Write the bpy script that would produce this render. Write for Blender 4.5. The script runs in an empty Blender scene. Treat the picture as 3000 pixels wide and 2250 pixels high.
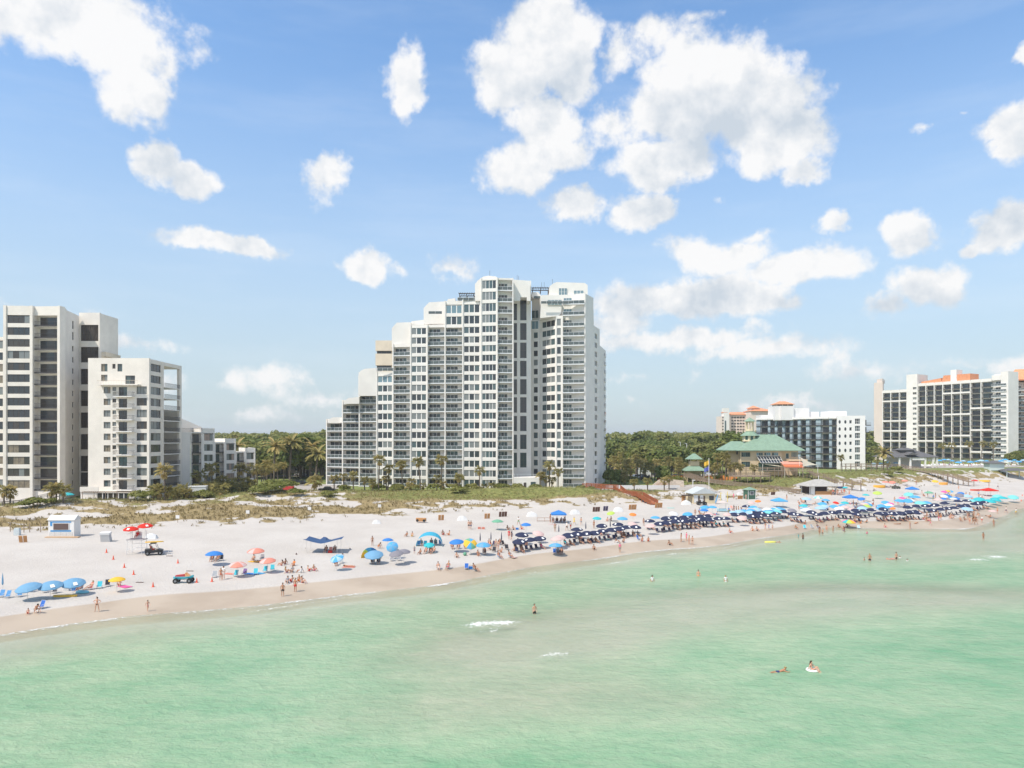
import bpy, math, random
import numpy as np
from mathutils import Vector, Matrix
C = bpy.context.scene.collection
SC = bpy.context.scene
random.seed(7); np.random.seed(7)
FPX, CX, HY, CZ = 2100.0, 1500.0, 1285.0, 20.0     # focal length in pixels of the photo, horizon row, camera height

# ------------------------------------------------------------------ camera
cam = bpy.data.cameras.new('camera'); camo = bpy.data.objects.new('camera', cam); C.objects.link(camo)
camo.location = (0, 0, CZ); camo.rotation_euler = (math.radians(90), 0, 0)
cam.sensor_width = 36; cam.lens = 36*FPX/3000; cam.shift_y = 160/3000.0
cam.clip_start = 0.5; cam.clip_end = 20000
SC.camera = camo
SC.view_settings.view_transform = 'Standard'; SC.view_settings.look = 'None'
SC.view_settings.exposure = 0.42; SC.view_settings.gamma = 1
SC.view_settings.use_curve_mapping = False

# ------------------------------------------------------------------ node helper
class NT:
    def __init__(s, nt): s.nt = nt; nt.nodes.clear()
    def n(s, t, ins=None, **kw):
        nd = s.nt.nodes.new(t)
        for k, v in kw.items(): setattr(nd, k, v)
        if ins:
            for k, v in ins.items():
                sk = nd.inputs[k]
                if isinstance(v, bpy.types.NodeSocket): s.nt.links.new(v, sk)
                else: sk.default_value = v
        return nd
    def m(s, op, a, b=None, c=None, clamp=False):
        nd = s.nt.nodes.new('ShaderNodeMath'); nd.operation = op; nd.use_clamp = clamp
        for i, v in enumerate((a, b, c)):
            if v is None: continue
            if isinstance(v, bpy.types.NodeSocket): s.nt.links.new(v, nd.inputs[i])
            else: nd.inputs[i].default_value = v
        return nd.outputs[0]
    def v(s, op, a, b=None, c=None):
        nd = s.nt.nodes.new('ShaderNodeVectorMath'); nd.operation = op
        for i, v in enumerate((a, b, c)):
            if v is None: continue
            if isinstance(v, bpy.types.NodeSocket): s.nt.links.new(v, nd.inputs[i])
            else: nd.inputs[i].default_value = v
        return nd.outputs['Value'] if op in ('LENGTH', 'DOT_PRODUCT') else nd.outputs[0]
    def mix(s, f, a, b, bt='MIX'):
        nd = s.nt.nodes.new('ShaderNodeMix'); nd.data_type = 'RGBA'; nd.blend_type = bt
        for i, v in ((0, f), (6, a), (7, b)):
            if isinstance(v, bpy.types.NodeSocket): s.nt.links.new(v, nd.inputs[i])
            else: nd.inputs[i].default_value = v if i == 0 else (tuple(v)+(1,))[:4]
        return nd.outputs[2]
    def rng(s, v, a, b, c=0.0, d=1.0, it='SMOOTHSTEP'):
        nd = s.nt.nodes.new('ShaderNodeMapRange'); nd.interpolation_type = it
        s.nt.links.new(v, nd.inputs[0])
        for i, q in enumerate((a, b, c, d)): nd.inputs[i+1].default_value = q
        return nd.outputs[0]
    def noise(s, vec, scale, detail=4, rough=.55, dist=0.0):
        nd = s.n('ShaderNodeTexNoise', {'Scale': scale, 'Detail': detail, 'Roughness': rough, 'Distortion': dist})
        if vec is not None: s.nt.links.new(vec, nd.inputs['Vector'])
        return nd.outputs[0]

def L(r, g, b):      # sRGB 0..255 to linear
    return tuple(((c/255)/12.92 if c/255 <= .04045 else ((c/255+.055)/1.055)**2.4) for c in (r, g, b))

# ------------------------------------------------------------------ sky and sun
SUN_EL = math.radians(56); SH = Vector((-.76, -.65)).normalized()
world = bpy.data.worlds.new('World'); SC.world = world; world.use_nodes = True
w = NT(world.node_tree)
sky = w.n('ShaderNodeTexSky', sky_type='NISHITA', sun_disc=False, sun_elevation=SUN_EL,
          sun_rotation=math.atan2(SH.x, SH.y), altitude=0, air_density=1.0, dust_density=0.6, ozone_density=1.6)
geo = w.n('ShaderNodeTexCoord'); d = geo.outputs['Generated']
sep = w.n('ShaderNodeSeparateXYZ', {0: d})
dx, dy, dz = sep.outputs
az = w.m('ARCTAN2', dx, dy)
hyp = w.m('SQRT', w.m('ADD', w.m('MULTIPLY', dx, dx), w.m('MULTIPLY', dy, dy)))
el = w.m('ARCTAN2', dz, hyp)
ae0 = w.n('ShaderNodeCombineXYZ', {0: az, 1: el, 2: 0.0}).outputs[0]
wn = w.n('ShaderNodeTexNoise', {'Vector': d, 'Scale': 9.0, 'Detail': 5.0, 'Roughness': .6}).outputs['Color']
warp = w.v('MULTIPLY', w.v('SUBTRACT', wn, (.5, .5, .5)), (.085, .06, 0))
wn2 = w.n('ShaderNodeTexNoise', {'Vector': d, 'Scale': 38.0, 'Detail': 4.0, 'Roughness': .65}).outputs['Color']
warp2 = w.v('MULTIPLY', w.v('SUBTRACT', wn2, (.5, .5, .5)), (.016, .014, 0))
ae = w.v('ADD', w.v('ADD', ae0, warp), warp2)
# cumulus banks: direction of each bank (as seen from the beach), angular half sizes, strength
BL = [(110,30,250,85,1),(280,95,150,95,1),(300,190,105,80,.95),(250,245,60,40,.7),(0,20,150,70,.9),
      (330,345,75,42,.9),(400,385,55,38,.9),(700,372,62,58,.95),(690,330,40,25,.6),(880,165,38,42,.7),(905,140,25,30,.5),(872,200,20,28,.5),
      (1180,80,110,85,1),(1120,160,90,75,.85),(1230,150,70,80,.95),(1190,265,95,65,.95),(1110,360,95,45,.85),(1200,330,110,50,.9),
      (1530,165,150,85,1),(1440,250,180,75,1.05),(1620,240,150,80,1),(1700,310,120,55,.95),(1420,340,170,55,.95),(1740,375,60,28,.8),
      (1270,435,85,38,.95),(1390,455,80,36,.9),(1330,270,90,70,.9),(1390,70,85,50,.75),(1330,100,60,60,.6),(1540,40,70,20,.4),
      (440,520,120,22,.85),(540,535,60,22,.85),(770,580,66,34,.85),(975,588,50,32,.75),(880,590,50,20,.3),
      (1500,535,80,40,.85),(1610,545,100,38,.9),(1720,570,120,40,.85),(1640,515,70,25,.7),
      (1400,645,140,44,1),(1540,645,160,42,1),(1680,655,70,26,.7),(1480,730,240,34,.78),(1640,750,190,34,.72),(1350,690,90,40,.6),
      (1790,480,38,24,.8),(1970,492,62,40,.95),(2170,483,68,46,.95),(2090,527,24,15,.7),
      (2000,615,85,45,.85),(1900,655,80,30,.7),(2040,640,60,35,.6),(2190,120,26,18,.7),(2180,262,75,48,.9),(2190,310,45,30,.7),(1990,272,55,16,.45),(2090,235,20,12,.35),(1550,430,30,20,.35),(320,738,90,24,.35),
      (500,835,220,34,.4),(690,860,200,26,.3),(1380,808,110,22,.4),(1360,865,70,18,.3),(1900,800,200,26,.36),(2120,780,200,24,.32),(60,665,150,22,.4),(1700,870,220,18,.25),(500,900,300,18,.25)]
field = None
for (bx, by, rx, ry, st) in BL:
    px, py = bx*1.3562, by*1.3562
    X, Z = (px-CX)/FPX, (HY-py)/FPX
    a0 = math.atan(X); h = math.sqrt(1+X*X); e0 = math.atan2(Z, h)
    sx = rx*1.3562/FPX*math.cos(a0)**2*1.12; sy = ry*1.3562/FPX/h*1.12
    q = w.v('MULTIPLY_ADD', ae, (1/sx, 1/sy, 0), (-a0/sx, -e0/sy, 0))
    ln = w.v('LENGTH', q)
    b = w.m('MULTIPLY_ADD', ln, -st*.9, st)       # st*(1-.9*len)
    field = b if field is None else w.m('MAXIMUM', field, b)
field = w.m('MAXIMUM', field, -0.6)
# unseen sky all round: cloud cover raised there to add fill light
far = w.m('MAXIMUM', w.rng(w.m('ABSOLUTE', az), .72, .95), w.rng(el, .62, .85))
gen = w.noise(d, 3.2, 3, .55)
genf = w.m('MULTIPLY', w.m('MULTIPLY_ADD', gen, 5.0, -2.4), far)
genf = w.m('MULTIPLY_ADD', w.m('SUBTRACT', 1.0, far), -1.0, genf)
field = w.m('MAXIMUM', field, genf)
def fbm(vec):
    return w.n('ShaderNodeTexNoise', {'Vector': vec, 'Scale': 11.5, 'Detail': 11.0, 'Roughness': .59, 'Lacunarity': 2.1}).outputs[0]
n1 = fbm(d)
# toward the sun, for the clouds' own shading
n2 = fbm(w.v('ADD', d, (SH.x*.016, 0, .022)))
dens = w.m('ADD', field, w.m('MULTIPLY_ADD', n1, 2.0, -1.03))
mask = w.rng(dens, .04, .44)
mask = w.m('MULTIPLY', mask, w.rng(el, -.02, .03))
thick = w.rng(dens, .25, 1.3)
n3 = w.n('ShaderNodeTexNoise', {'Vector': d, 'Scale': 6.5, 'Detail': 4.0, 'Roughness': .55}).outputs[0]
n4 = w.n('ShaderNodeTexNoise', {'Vector': w.v('ADD', d, (SH.x*.03, 0, .045)), 'Scale': 6.5, 'Detail': 4.0, 'Roughness': .55}).outputs[0]
lit = w.m('ADD', w.m('MULTIPLY', w.m('SUBTRACT', n1, n2), 3.4), .78)
lit = w.m('ADD', lit, w.m('MULTIPLY', w.m('SUBTRACT', n3, n4), 3.4))
lit = w.m('SUBTRACT', lit, w.m('MULTIPLY', thick, .24), clamp=True)
STR = .1
cl_hi = tuple(v/STR for v in (.745, .74, .735)); cl_lo = tuple(v/STR for v in (.47, .52, .575))
ccol = w.mix(lit, cl_lo, cl_hi)
# high haze toward the horizon
hz = w.rng(el, -.03, .56, 1.0, 0.0, 'SMOOTHSTEP')
skc = w.mix(1.0, sky.outputs[0], (1.38, 1.66, 1.80), 'MULTIPLY')
skc = w.mix(w.m('MULTIPLY', hz, .9), skc, tuple(v/STR for v in (.425, .485, .52)))
ci = w.noise(w.v('MULTIPLY', d, (1.2, 1.2, 7.0)), 3.0, 6, .6)
cir = w.m('MULTIPLY', w.rng(ci, .42, .75), .10)
skc = w.mix(cir, skc, tuple(v/STR for v in (.72, .76, .80)))
fin = w.mix(w.m('MULTIPLY', mask, .96), skc, ccol)
bg = w.n('ShaderNodeBackground', {'Color': fin, 'Strength': STR})
w.n('ShaderNodeOutputWorld', {'Surface': bg.outputs[0]})
world.cycles.sampling_method = 'MANUAL'; world.cycles.sample_map_resolution = 512

sun = bpy.data.lights.new('sun', 'SUN'); sun.energy = 3.6; sun.angle = math.radians(.53); sun.color = (1, .925, .82)
suno = bpy.data.objects.new('sun', sun); C.objects.link(suno)
sd = Vector((SH.x*math.cos(SUN_EL), SH.y*math.cos(SUN_EL), math.sin(SUN_EL)))
suno.rotation_euler = sd.to_track_quat('Z', 'Y').to_euler(); suno.location = sd*200

# ------------------------------------------------------------------ numpy noise and terrain heights
_lat = np.random.RandomState(3).rand(256, 256)
def vn(x, y):
    xi = np.floor(x).astype(int); yi = np.floor(y).astype(int); fx = x-xi; fy = y-yi
    fx = fx*fx*(3-2*fx); fy = fy*fy*(3-2*fy)
    a = _lat[xi & 255, yi & 255]; b = _lat[(xi+1) & 255, yi & 255]; c = _lat[xi & 255, (yi+1) & 255]; e = _lat[(xi+1) & 255, (yi+1) & 255]
    return (a*(1-fx)+b*fx)*(1-fy)+(c*(1-fx)+e*fx)*fy
def fb(x, y, s, o=4):
    r = 0; a = .5; t = 0
    for i in range(o):
        r = r+a*vn(x/s+17.3*i, y/s+9.1*i); t += a; a *= .5; s = s/2.03
    return r/t
def sstep(x, a, b):
    t = np.clip((x-a)/(b-a), 0, 1); return t*t*(3-2*t)
SHX = [-6000,-1500,-400,-150,-52,-23.7,-.5,33.9,72,99,118,146,200,420,1500,6000]
SHY = [-1500,-420,-130,10,73,90.5,107.7,133.3,160,160,174,206,246,400,1100,3500]
FTX = [-6000,-1500,-400,-200,-95,-49,-8,47,80,109,150,220,420,1500,6000]
FTY = [-1350,-320,-20,90,134,147,171,199,212,230,260,298,455,1180,3600]
TPX = [-6000,-1500,-400,-200,-110,-85,-60,-9,18,50,80,127,170,230,420,1500,6000]
TPY = [-1320,-290,20,120,156,170,188,197,197,226,238,267,290,314,495,1220,3650]
def shoreY(X): return np.interp(X, SHX, SHY)+1.6*np.sin(X/9.0)+.8*np.sin(X/3.7+1)
def footY(X): return np.interp(X, FTX, FTY)
def topY(X): return np.interp(X, TPX, TPY)
def bump(X, Y, cx, cy, rx, ry, ang=0.0):
    c, s = math.cos(ang), math.sin(ang); u = (X-cx)*c+(Y-cy)*s; v = -(X-cx)*s+(Y-cy)*c
    return np.exp(-((u/rx)**2+(v/ry)**2))
def plateau(X, Y):
    r = 4.9+2.2*sstep(X, 70, 140)*sstep(Y, 225, 290)
    r = r+1.5*sstep(Y, 260, 420)*(1-sstep(X, 60, 120))
    r = r+1.3*bump(X, Y, 95, 268, 22, 12)
    r = r-1.0*bump(X, Y, 42, 222, 22, 9)
    return r
def ground(X, Y):
    X = np.asarray(X, float); Y = np.asarray(Y, float)
    ys, yf, yt = shoreY(X), footY(X), topY(X)
    d = (Y-ys)*.8
    # seabed: trough beside the beach, sand bar beyond, then shallow flats
    o = -d
    bar = bump(X, Y, 2, 70, 16, 7.5, .42)+.85*bump(X, Y, 22, 82, 30, 10, .2)+.9*bump(X, Y, 52, 92, 36, 9, -.05)+.5*bump(X, Y, -4, 52, 20, 6, .2)
    bar = bar+1.0*bump(X, Y, 100, 140, 34, 16, .5)+.5*bump(X, Y, 70, 125, 30, 9, .5)+.8*bump(X, Y, -50, 66, 16, 5, .5)
    dep = .12*o*(o < 6)+(o >= 6)*(.72+(1-np.exp(-(o-6)/7))*.9)
    bar = bar+.42*bump(X, Y, 6, 57, 17, 9, 0)
    dep = dep*(1-.62*np.clip(bar, 0, 1))+.34*(fb(X, Y*1.6, 16, 3)-.5)*sstep(o, 4, 12)
    dep = dep+sstep(o, 60, 500)*8
    zsea = -np.maximum(dep, 0)
    yf_ = np.maximum(yf, ys+12)
    t = np.clip((Y-ys)/(yf_-ys), 0, 1)
    zb = np.minimum(d, 7)*.12+1.85*sstep(t, .05, 1.0)
    zb = zb+.10*(fb(X, Y, 7, 3)-.5)*sstep(d, 6, 12)
    t2 = np.clip((Y-yf)/(yt-yf), 0, 1.3)
    pl = plateau(X, Y)
    base = zb+(pl-2.7)*sstep(t2, 0, 1)
    du = 1.5*(fb(X, Y, 12, 3)-.42)+.7*(fb(X+50, Y, 4, 3)-.5)
    base = base+du*sstep(t2, .0, .3)*(1-.9*sstep(t2, 1.0, 1.25))
    base = base+1.6*bump(X, Y, -60, 186, 15, 6.5, .2)+1.3*bump(X, Y, -98, 163, 16, 5, .5)+1.5*bump(X, Y, 12, 199, 22, 4, .1)+.8*bump(X, Y, -15, 198, 26, 3.5, .1)
    base = base+.9*bump(X, Y, 96, 250, 13, 5, .3)+1.0*bump(X, Y, 118, 262, 13, 5, .5)
    return np.where(d < 0, zsea, base)
def g1(x, y): return float(ground(np.array([x]), np.array([y]))[0])
_ys = np.concatenate([np.arange(40, 300, .25), np.arange(300, 900, 1.0)])
def place(px, py, h=0.0, sea=False):
    """world point where something h metres above the ground is seen at this spot of the view"""
    X = (px-CX)/FPX*_ys; Z = CZ-(py-HY)/FPX*_ys
    G = ground(X, _ys); G = np.maximum(G, 0.0)
    k = np.nonzero(Z-h-G <= 0)[0]
    i = int(k[0]) if len(k) else len(_ys)-1
    if i > 0 and len(k):
        a = (Z-h-G)[i-1]; b = (Z-h-G)[i]; f = a/(a-b+1e-9); y = _ys[i-1]+(_ys[i]-_ys[i-1])*f
    else: y = _ys[i]
    x = (px-CX)/FPX*y
    return Vector((x, y, 0.0 if sea else g1(x, y)))
def W(px, D): return Vector(((px-CX)/FPX*D, D))
def Zp(py, D): return CZ-(py-HY)/FPX*D

# ------------------------------------------------------------------ materials
MATS = {}
def mat(name, col, rough=.6, noise=0.0, nscale=3.0, spec=.4, metal=0.0, bumpv=0.0, bscale=20.0, trans=0.0):
    if name in MATS: return MATS[name]
    m = bpy.data.materials.new(name); m.use_nodes = True; n = NT(m.node_tree)
    tc = n.n('ShaderNodeTexCoord').outputs['Object']
    base = tuple(col)+(1,)
    p = n.n('ShaderNodeBsdfPrincipled', {'Base Color': base, 'Roughness': rough, 'Metallic': metal, 'Specular IOR Level': spec})
    if noise > 0:
        geo_ = n.n('ShaderNodeNewGeometry').outputs['Position']
        nz = n.noise(geo_, nscale, 5, .6)
        c = n.mix(n.rng(nz, .3, .72), tuple(v*(1-noise) for v in col), tuple(min(1, v*(1+noise*.5)) for v in col))
        n.nt.links.new(c, p.inputs['Base Color'])
    if bumpv > 0:
        nb = n.noise(tc, bscale, 4, .6); b = n.n('ShaderNodeBump', {'Strength': bumpv, 'Distance': .05, 'Height': nb})
        n.nt.links.new(b.outputs[0], p.inputs['Normal'])
    out = p.outputs[0]
    if trans > 0:
        t = n.n('ShaderNodeBsdfTranslucent', {'Color': base}); mx = n.n('ShaderNodeMixShader', {0: trans, 1: p.outputs[0], 2: t.outputs[0]}); out = mx.outputs[0]
    n.n('ShaderNodeOutputMaterial', {'Surface': out}); MATS[name] = m
    return m

# ------------------------------------------------------------------ mesh builder and tagging
class MB:
    def __init__(s): s.v = []; s.f = []; s.mi = []
    def quad(s, pts, mi=0):
        k = len(s.v); s.v += [tuple(p) for p in pts]; s.f.append(tuple(range(k, k+len(pts)))); s.mi.append(mi)
    def box(s, x0, x1, y0, y1, z0, z1, mi=0, M=None):
        P = [(x0,y0,z0),(x1,y0,z0),(x1,y1,z0),(x0,y1,z0),(x0,y0,z1),(x1,y0,z1),(x1,y1,z1),(x0,y1,z1)]
        if M is not None: P = [tuple(M @ Vector(p)) for p in P]
        k = len(s.v); s.v += P
        for f in ((0,3,2,1),(4,5,6,7),(0,1,5,4),(1,2,6,5),(2,3,7,6),(3,0,4,7)): s.f.append(tuple(k+i for i in f)); s.mi.append(mi)
    def prism(s, poly, y0, y1, mi=0, fn=None):
        """poly: (x,z) outline, extruded from y0 to y1"""
        n = len(poly); k = len(s.v)
        P = [(x, y0, z) for x, z in poly]+[(x, y1, z) for x, z in poly]
        if fn: P = [tuple(fn(p)) for p in P]
        s.v += P
        s.f.append(tuple(range(k, k+n))); s.mi.append(mi); s.f.append(tuple(range(k+2*n-1, k+n-1, -1))); s.mi.append(mi)
        for i in range(n): j = (i+1) % n; s.f.append((k+i, k+n+i, k+n+j, k+j)); s.mi.append(mi)
    def flat(s, poly, z0, z1, mi=0):
        n = len(poly); k = len(s.v)
        s.v += [(x, y, z0) for x, y in poly]+[(x, y, z1) for x, y in poly]
        s.f.append(tuple(range(k+n-1, k-1, -1))); s.mi.append(mi); s.f.append(tuple(range(k+n, k+2*n))); s.mi.append(mi)
        for i in range(n): j = (i+1) % n; s.f.append((k+i, k+j, k+n+j, k+n+i)); s.mi.append(mi)
    def tube(s, pts, rs, seg=6, mi=0, cap=True):
        pts = [Vector(p) for p in pts]
        if not hasattr(rs, '__len__'): rs = [rs]*len(pts)
        k = len(s.v); n = len(pts)
        for i, p in enumerate(pts):
            t = (pts[min(i+1, n-1)]-pts[max(i-1, 0)]).normalized()
            a = t.orthogonal().normalized() if abs(t.z) < .99 else Vector((1, 0, 0)); a = (a-t*a.dot(t)).normalized(); b = t.cross(a)
            for j in range(seg):
                th = 2*math.pi*j/seg; s.v.append(tuple(p+(a*math.cos(th)+b*math.sin(th))*rs[i]))
        for i in range(n-1):
            for j in range(seg):
                q = (j+1) % seg; s.f.append((k+i*seg+j, k+i*seg+q, k+(i+1)*seg+q, k+(i+1)*seg+j)); s.mi.append(mi)
        if cap:
            s.f.append(tuple(k+j for j in range(seg-1, -1, -1))); s.mi.append(mi)
            s.f.append(tuple(k+(n-1)*seg+j for j in range(seg))); s.mi.append(mi)
    def bar(s, a, b, w, mi=0): s.tube([a, b], w*.5*1.3, 4, mi)
    def cone(s, c, r, z0, z1, r1=0.0, seg=12, mi=0):
        s.tube([(c[0], c[1], z0), (c[0], c[1], z1)], [r, max(r1, .001)], seg, mi)
    def mesh(s, name, mats, smooth=False):
        me = bpy.data.meshes.new(name); me.from_pydata(s.v, [], s.f)
        if not isinstance(mats, (list, tuple)): mats = [mats]
        for m in mats: me.materials.append(m)
        if len(mats) > 1: me.polygons.foreach_set('material_index', s.mi)
        if smooth: me.polygons.foreach_set('use_smooth', [True]*len(s.f))
        me.update(); return me
def obj(name, me, parent=None, loc=(0, 0, 0), rz=0.0, rot=None, scale=None):
    o = bpy.data.objects.new(name, me); C.objects.link(o)
    if parent is not None: o.parent = parent
    o.location = loc; o.rotation_euler = rot if rot else (0, 0, rz)
    if scale is not None: o.scale = (scale,)*3 if not hasattr(scale, '__len__') else scale
    return o
def tag(o, label, cat, group=None):
    o['label'] = label; o['category'] = cat
    if group: o['group'] = group
    return o
def thing(name, label, cat, loc=(0, 0, 0), rz=0.0, group=None, rot=None, scale=None):
    return tag(obj(name, None, None, loc, rz, rot, scale), label, cat, group)
def meshobj(name, verts, faces, m, parent=None):
    me = bpy.data.meshes.new(name)
    nv = len(verts); nf = len(faces); k = faces.shape[1]
    me.vertices.add(nv); me.vertices.foreach_set('co', np.asarray(verts, np.float32).ravel())
    me.loops.add(nf*k); me.loops.foreach_set('vertex_index', faces.astype(np.int32).ravel())
    me.polygons.add(nf); me.polygons.foreach_set('loop_start', np.arange(0, nf*k, k, dtype=np.int32))
    me.polygons.foreach_set('loop_total', np.full(nf, k, np.int32))
    me.update(calc_edges=True)
    if m is not None: me.materials.append(m)
    return me
ONES = 'zeroth first second third fourth fifth sixth seventh eighth ninth tenth eleventh twelfth thirteenth fourteenth fifteenth sixteenth seventeenth eighteenth nineteenth'.split()
TENS = ['', '', 'twent', 'thirt', 'fort', 'fift', 'sixt', 'sevent', 'eight', 'ninet']
def ordw(n):
    if n < 20: return ONES[n]
    t, u = divmod(n, 10)
    if t >= 10: return 'hundred-and-'+(ordw(n-100) if n > 100 else 'zeroth')
    return TENS[t]+('ieth' if u == 0 else 'y-'+ONES[u])
# ------------------------------------------------------------------ ground sheet
def axis(lo, hi, step, far):
    a = list(np.arange(lo, hi+step, step)); s = step
    l = [lo]; 
    while l[-1] > -far: s *= 1.22; l.append(l[-1]-s)
    s = step; r = [a[-1]]
    while r[-1] < far: s *= 1.22; r.append(r[-1]+s)
    return np.array(l[:0:-1]+a+r[1:])
def gridmesh(name, xs, ys, zf, m):
    X, Y = np.meshgrid(xs, ys); Z = zf(X, Y)
    V = np.stack([X.ravel(), Y.ravel(), Z.ravel()], 1); nx = len(xs); ny = len(ys)
    i = np.arange(nx-1)[None, :]+np.arange(ny-1)[:, None]*nx; i = i.ravel()
    F = np.stack([i, i+1, i+nx+1, i+nx], 1)
    me = meshobj(name, V, F, m); me.polygons.foreach_set('use_smooth', np.ones(len(F), bool))
    return me, X.ravel(), Y.ravel(), Z.ravel()
def attr(me, name, val):
    a = me.attributes.new(name, 'FLOAT', 'POINT'); a.data.foreach_set('value', np.asarray(val, np.float32))
def vegmask(X, Y):
    """how much dune plants cover the sand (0..1) and how green they are"""
    yf, yt = footY(X), topY(X); t2 = (Y-yf)/(yt-yf)
    n = fb(X, Y*1.2, 6.5, 4); n2 = fb(X+200, Y, 2.6, 3)
    left = 1-sstep(X, -45, -18)
    front = sstep(t2, .16, .26)*(1-sstep(t2, .40, .55))
    back = sstep(t2, .35, .65)
    dl = .22*sstep(t2, -.12, .1)+.42*front+.17*back+.5*sstep(t2, 1.0, 1.15)
    dr = .14*sstep(t2, -.05, .1)+.18*sstep(t2, .12, .3)+.8*sstep(t2, .55, .75)
    dens = dl*left+dr*(1-left)
    farr = sstep(X, 75, 100); dens = dens*(1-farr)+farr*(.1*sstep(t2, -.1, .1)+.30*sstep(t2, .25, .5)+.25*sstep(t2, .8, 1))
    pool = bump(X, Y, 40, 222, 24, 10); dens = dens*(1-.8*pool)
    n3 = fb(X-70, Y*1.4, 3.1, 3)
    m = sstep(.30*n+.34*n2+.36*n3+dens*.52, .60, .74)*(t2 > -.15)
    m = np.where(dens < .02, 0, m)
    green = np.clip(.15+.75*sstep(t2, .45, .9)*(.4+.6*(1-left))+.35*(n2-.5)+.6*left*sstep(t2, .95, 1.1), 0, 1)
    return m, green
gm = bpy.data.materials.new('beach_ground'); gm.use_nodes = True; n = NT(gm.node_tree)
pos = n.n('ShaderNodeNewGeometry').outputs['Position']
A = lambda s: n.n('ShaderNodeAttribute', attribute_name=s).outputs['Fac']
wet, veg, gr, lawn, pave = A('wet'), A('veg'), A('green'), A('lawn'), A('pave')
nf = n.noise(pos, 1.1, 6, .65); nl = n.noise(pos, .12, 4, .55); nft = n.noise(pos, 3.0, 4, .7); nfi = n.noise(pos, 9.0, 3, .7)
sand = n.mix(n.rng(nl, .3, .7), (.485, .447, .405), (.54, .503, .46))
sand = n.mix(n.m('MULTIPLY', n.rng(nft, .5, .70), .45), sand, (.40, .365, .325))
sand = n.mix(n.m('MULTIPLY', n.rng(nfi, .52, .72), .28), sand, (.33, .30, .265))
wetn = n.m('ADD', wet, n.m('MULTIPLY', n.m('SUBTRACT', nl, .5), .35))
wf = n.rng(wetn, .34, .62)
wcol = n.mix(n.rng(nl, .35, .65), (.38, .305, .23), (.45, .37, .285))
sand = n.mix(wf, sand, wcol)
vf = n.rng(n.m('ADD', veg, n.m('MULTIPLY', n.m('SUBTRACT', nf, .5), .9)), .34, .62)
bro = n.mix(n.rng(nft, .35, .65), (.20, .15, .075), (.37, .29, .15))
grn = n.mix(n.rng(nf, .35, .65), (.12, .135, .04), (.24, .235, .085))
vcol = n.mix(n.rng(n.m('ADD', gr, n.m('MULTIPLY', n.m('SUBTRACT', nl, .5), .6)), .3, .7), bro, grn)
col = n.mix(vf, sand, vcol)
lw = n.mix(n.rng(nf, .3, .7), (.12, .16, .045), (.26, .28, .10))
col = n.mix(n.rng(lawn, .35, .65), col, lw)
pv = n.mix(n.rng(nf, .3, .7), (.34, .31, .28), (.42, .385, .35))
col = n.mix(n.rng(pave, .45, .55), col, pv)
hgt = n.m('ADD', n.m('MULTIPLY', nf, .5), n.m('ADD', n.m('MULTIPLY', nft, .6), n.m('MULTIPLY', nfi, .25)))
bs = n.m('MULTIPLY', n.m('SUBTRACT', 1.0, n.m('MULTIPLY', wf, .93)), .75)
bp = n.n('ShaderNodeBump', {'Strength': bs, 'Distance': .22, 'Height': hgt})
p = n.n('ShaderNodeBsdfPrincipled', {'Base Color': col, 'Roughness': n.m('MULTIPLY_ADD', wf, -.34, .9), 'Specular IOR Level': n.m('MULTIPLY_ADD', wf, .1, .12), 'Normal': bp.outputs[0]})
n.n('ShaderNodeOutputMaterial', {'Surface': p.outputs[0]})
gx = axis(-175, 330, 1.15, 9000); gy = axis(34, 420, 1.0, 9000)
gme, GX, GY, GZ = gridmesh('ground', gx, gy, ground, gm)
dd = (GY-shoreY(GX))*.8
wetw = 4.6+1.6*np.interp(GX, [-60, 0, 60, 120], [.9, .9, .4, 1.8])
attr(gme, 'wet', np.clip((1-sstep(dd, wetw*.7, wetw*1.25))*sstep(dd, -5, -.5), 0, 1))
vm, vg = vegmask(GX, GY); attr(gme, 'veg', vm); attr(gme, 'green', vg)
T2 = (GY-footY(GX))/(topY(GX)-footY(GX))
lawn_ = sstep(T2, 1.05, 1.3)*(.6+.4*sstep(GY, 225, 260))
lawn_ = lawn_*(1-bump(GX, GY, 40, 224, 24, 10))
attr(gme, 'lawn', lawn_)
def inrect(X, Y, x0, x1, y0, y1): return ((X > x0) & (X < x1) & (Y > y0) & (Y < y1)).astype(float)
pv_ = inrect(GX, GY, -78, -52, 206, 238)+inrect(GX, GY, 22, 62, 217, 232)+inrect(GX, GY, -140, -92, 168, 181)+inrect(GX, GY, -110, -60, 285, 297)+inrect(GX, GY, 45, 90, 280, 300)
attr(gme, 'pave', np.clip(pv_, 0, 1))
g = obj('ground', gme); g['kind'] = 'structure'

# ------------------------------------------------------------------ sea
wm = bpy.data.materials.new('sea_water'); wm.use_nodes = True; n = NT(wm.node_tree)
pos = n.n('ShaderNodeNewGeometry').outputs['Position']
dep = n.n('ShaderNodeAttribute', attribute_name='depth').outputs['Fac']
ml = n.noise(n.v('MULTIPLY', pos, (.8, 1.25, 1)), .17, 5, .6); mm = n.noise(n.v('MULTIPLY', pos, (.75, 1.35, 1)), .75, 5, .62, .4)
dv = n.m('ADD', dep, n.m('MULTIPLY', n.m('SUBTRACT', ml, .5), 1.7))
dv = n.m('ADD', dv, n.m('MULTIPLY', n.m('SUBTRACT', mm, .5), .95))
f1 = n.rng(dv, .05, .75, it='LINEAR'); f2 = n.rng(dv, .65, 2.15, it='LINEAR')
wc = n.mix(f1, (.54, .555, .405), (.42, .495, .335)); wc = n.mix(f2, wc, (.14, .345, .19))
w1 = n.noise(n.v('MULTIPLY', pos, (.8, 1.3, 1)), .95, 5, .6, .7); w2 = n.noise(n.v('MULTIPLY', pos, (.8, 1.2, 1)), 3.0, 3, .6, .8)
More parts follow.
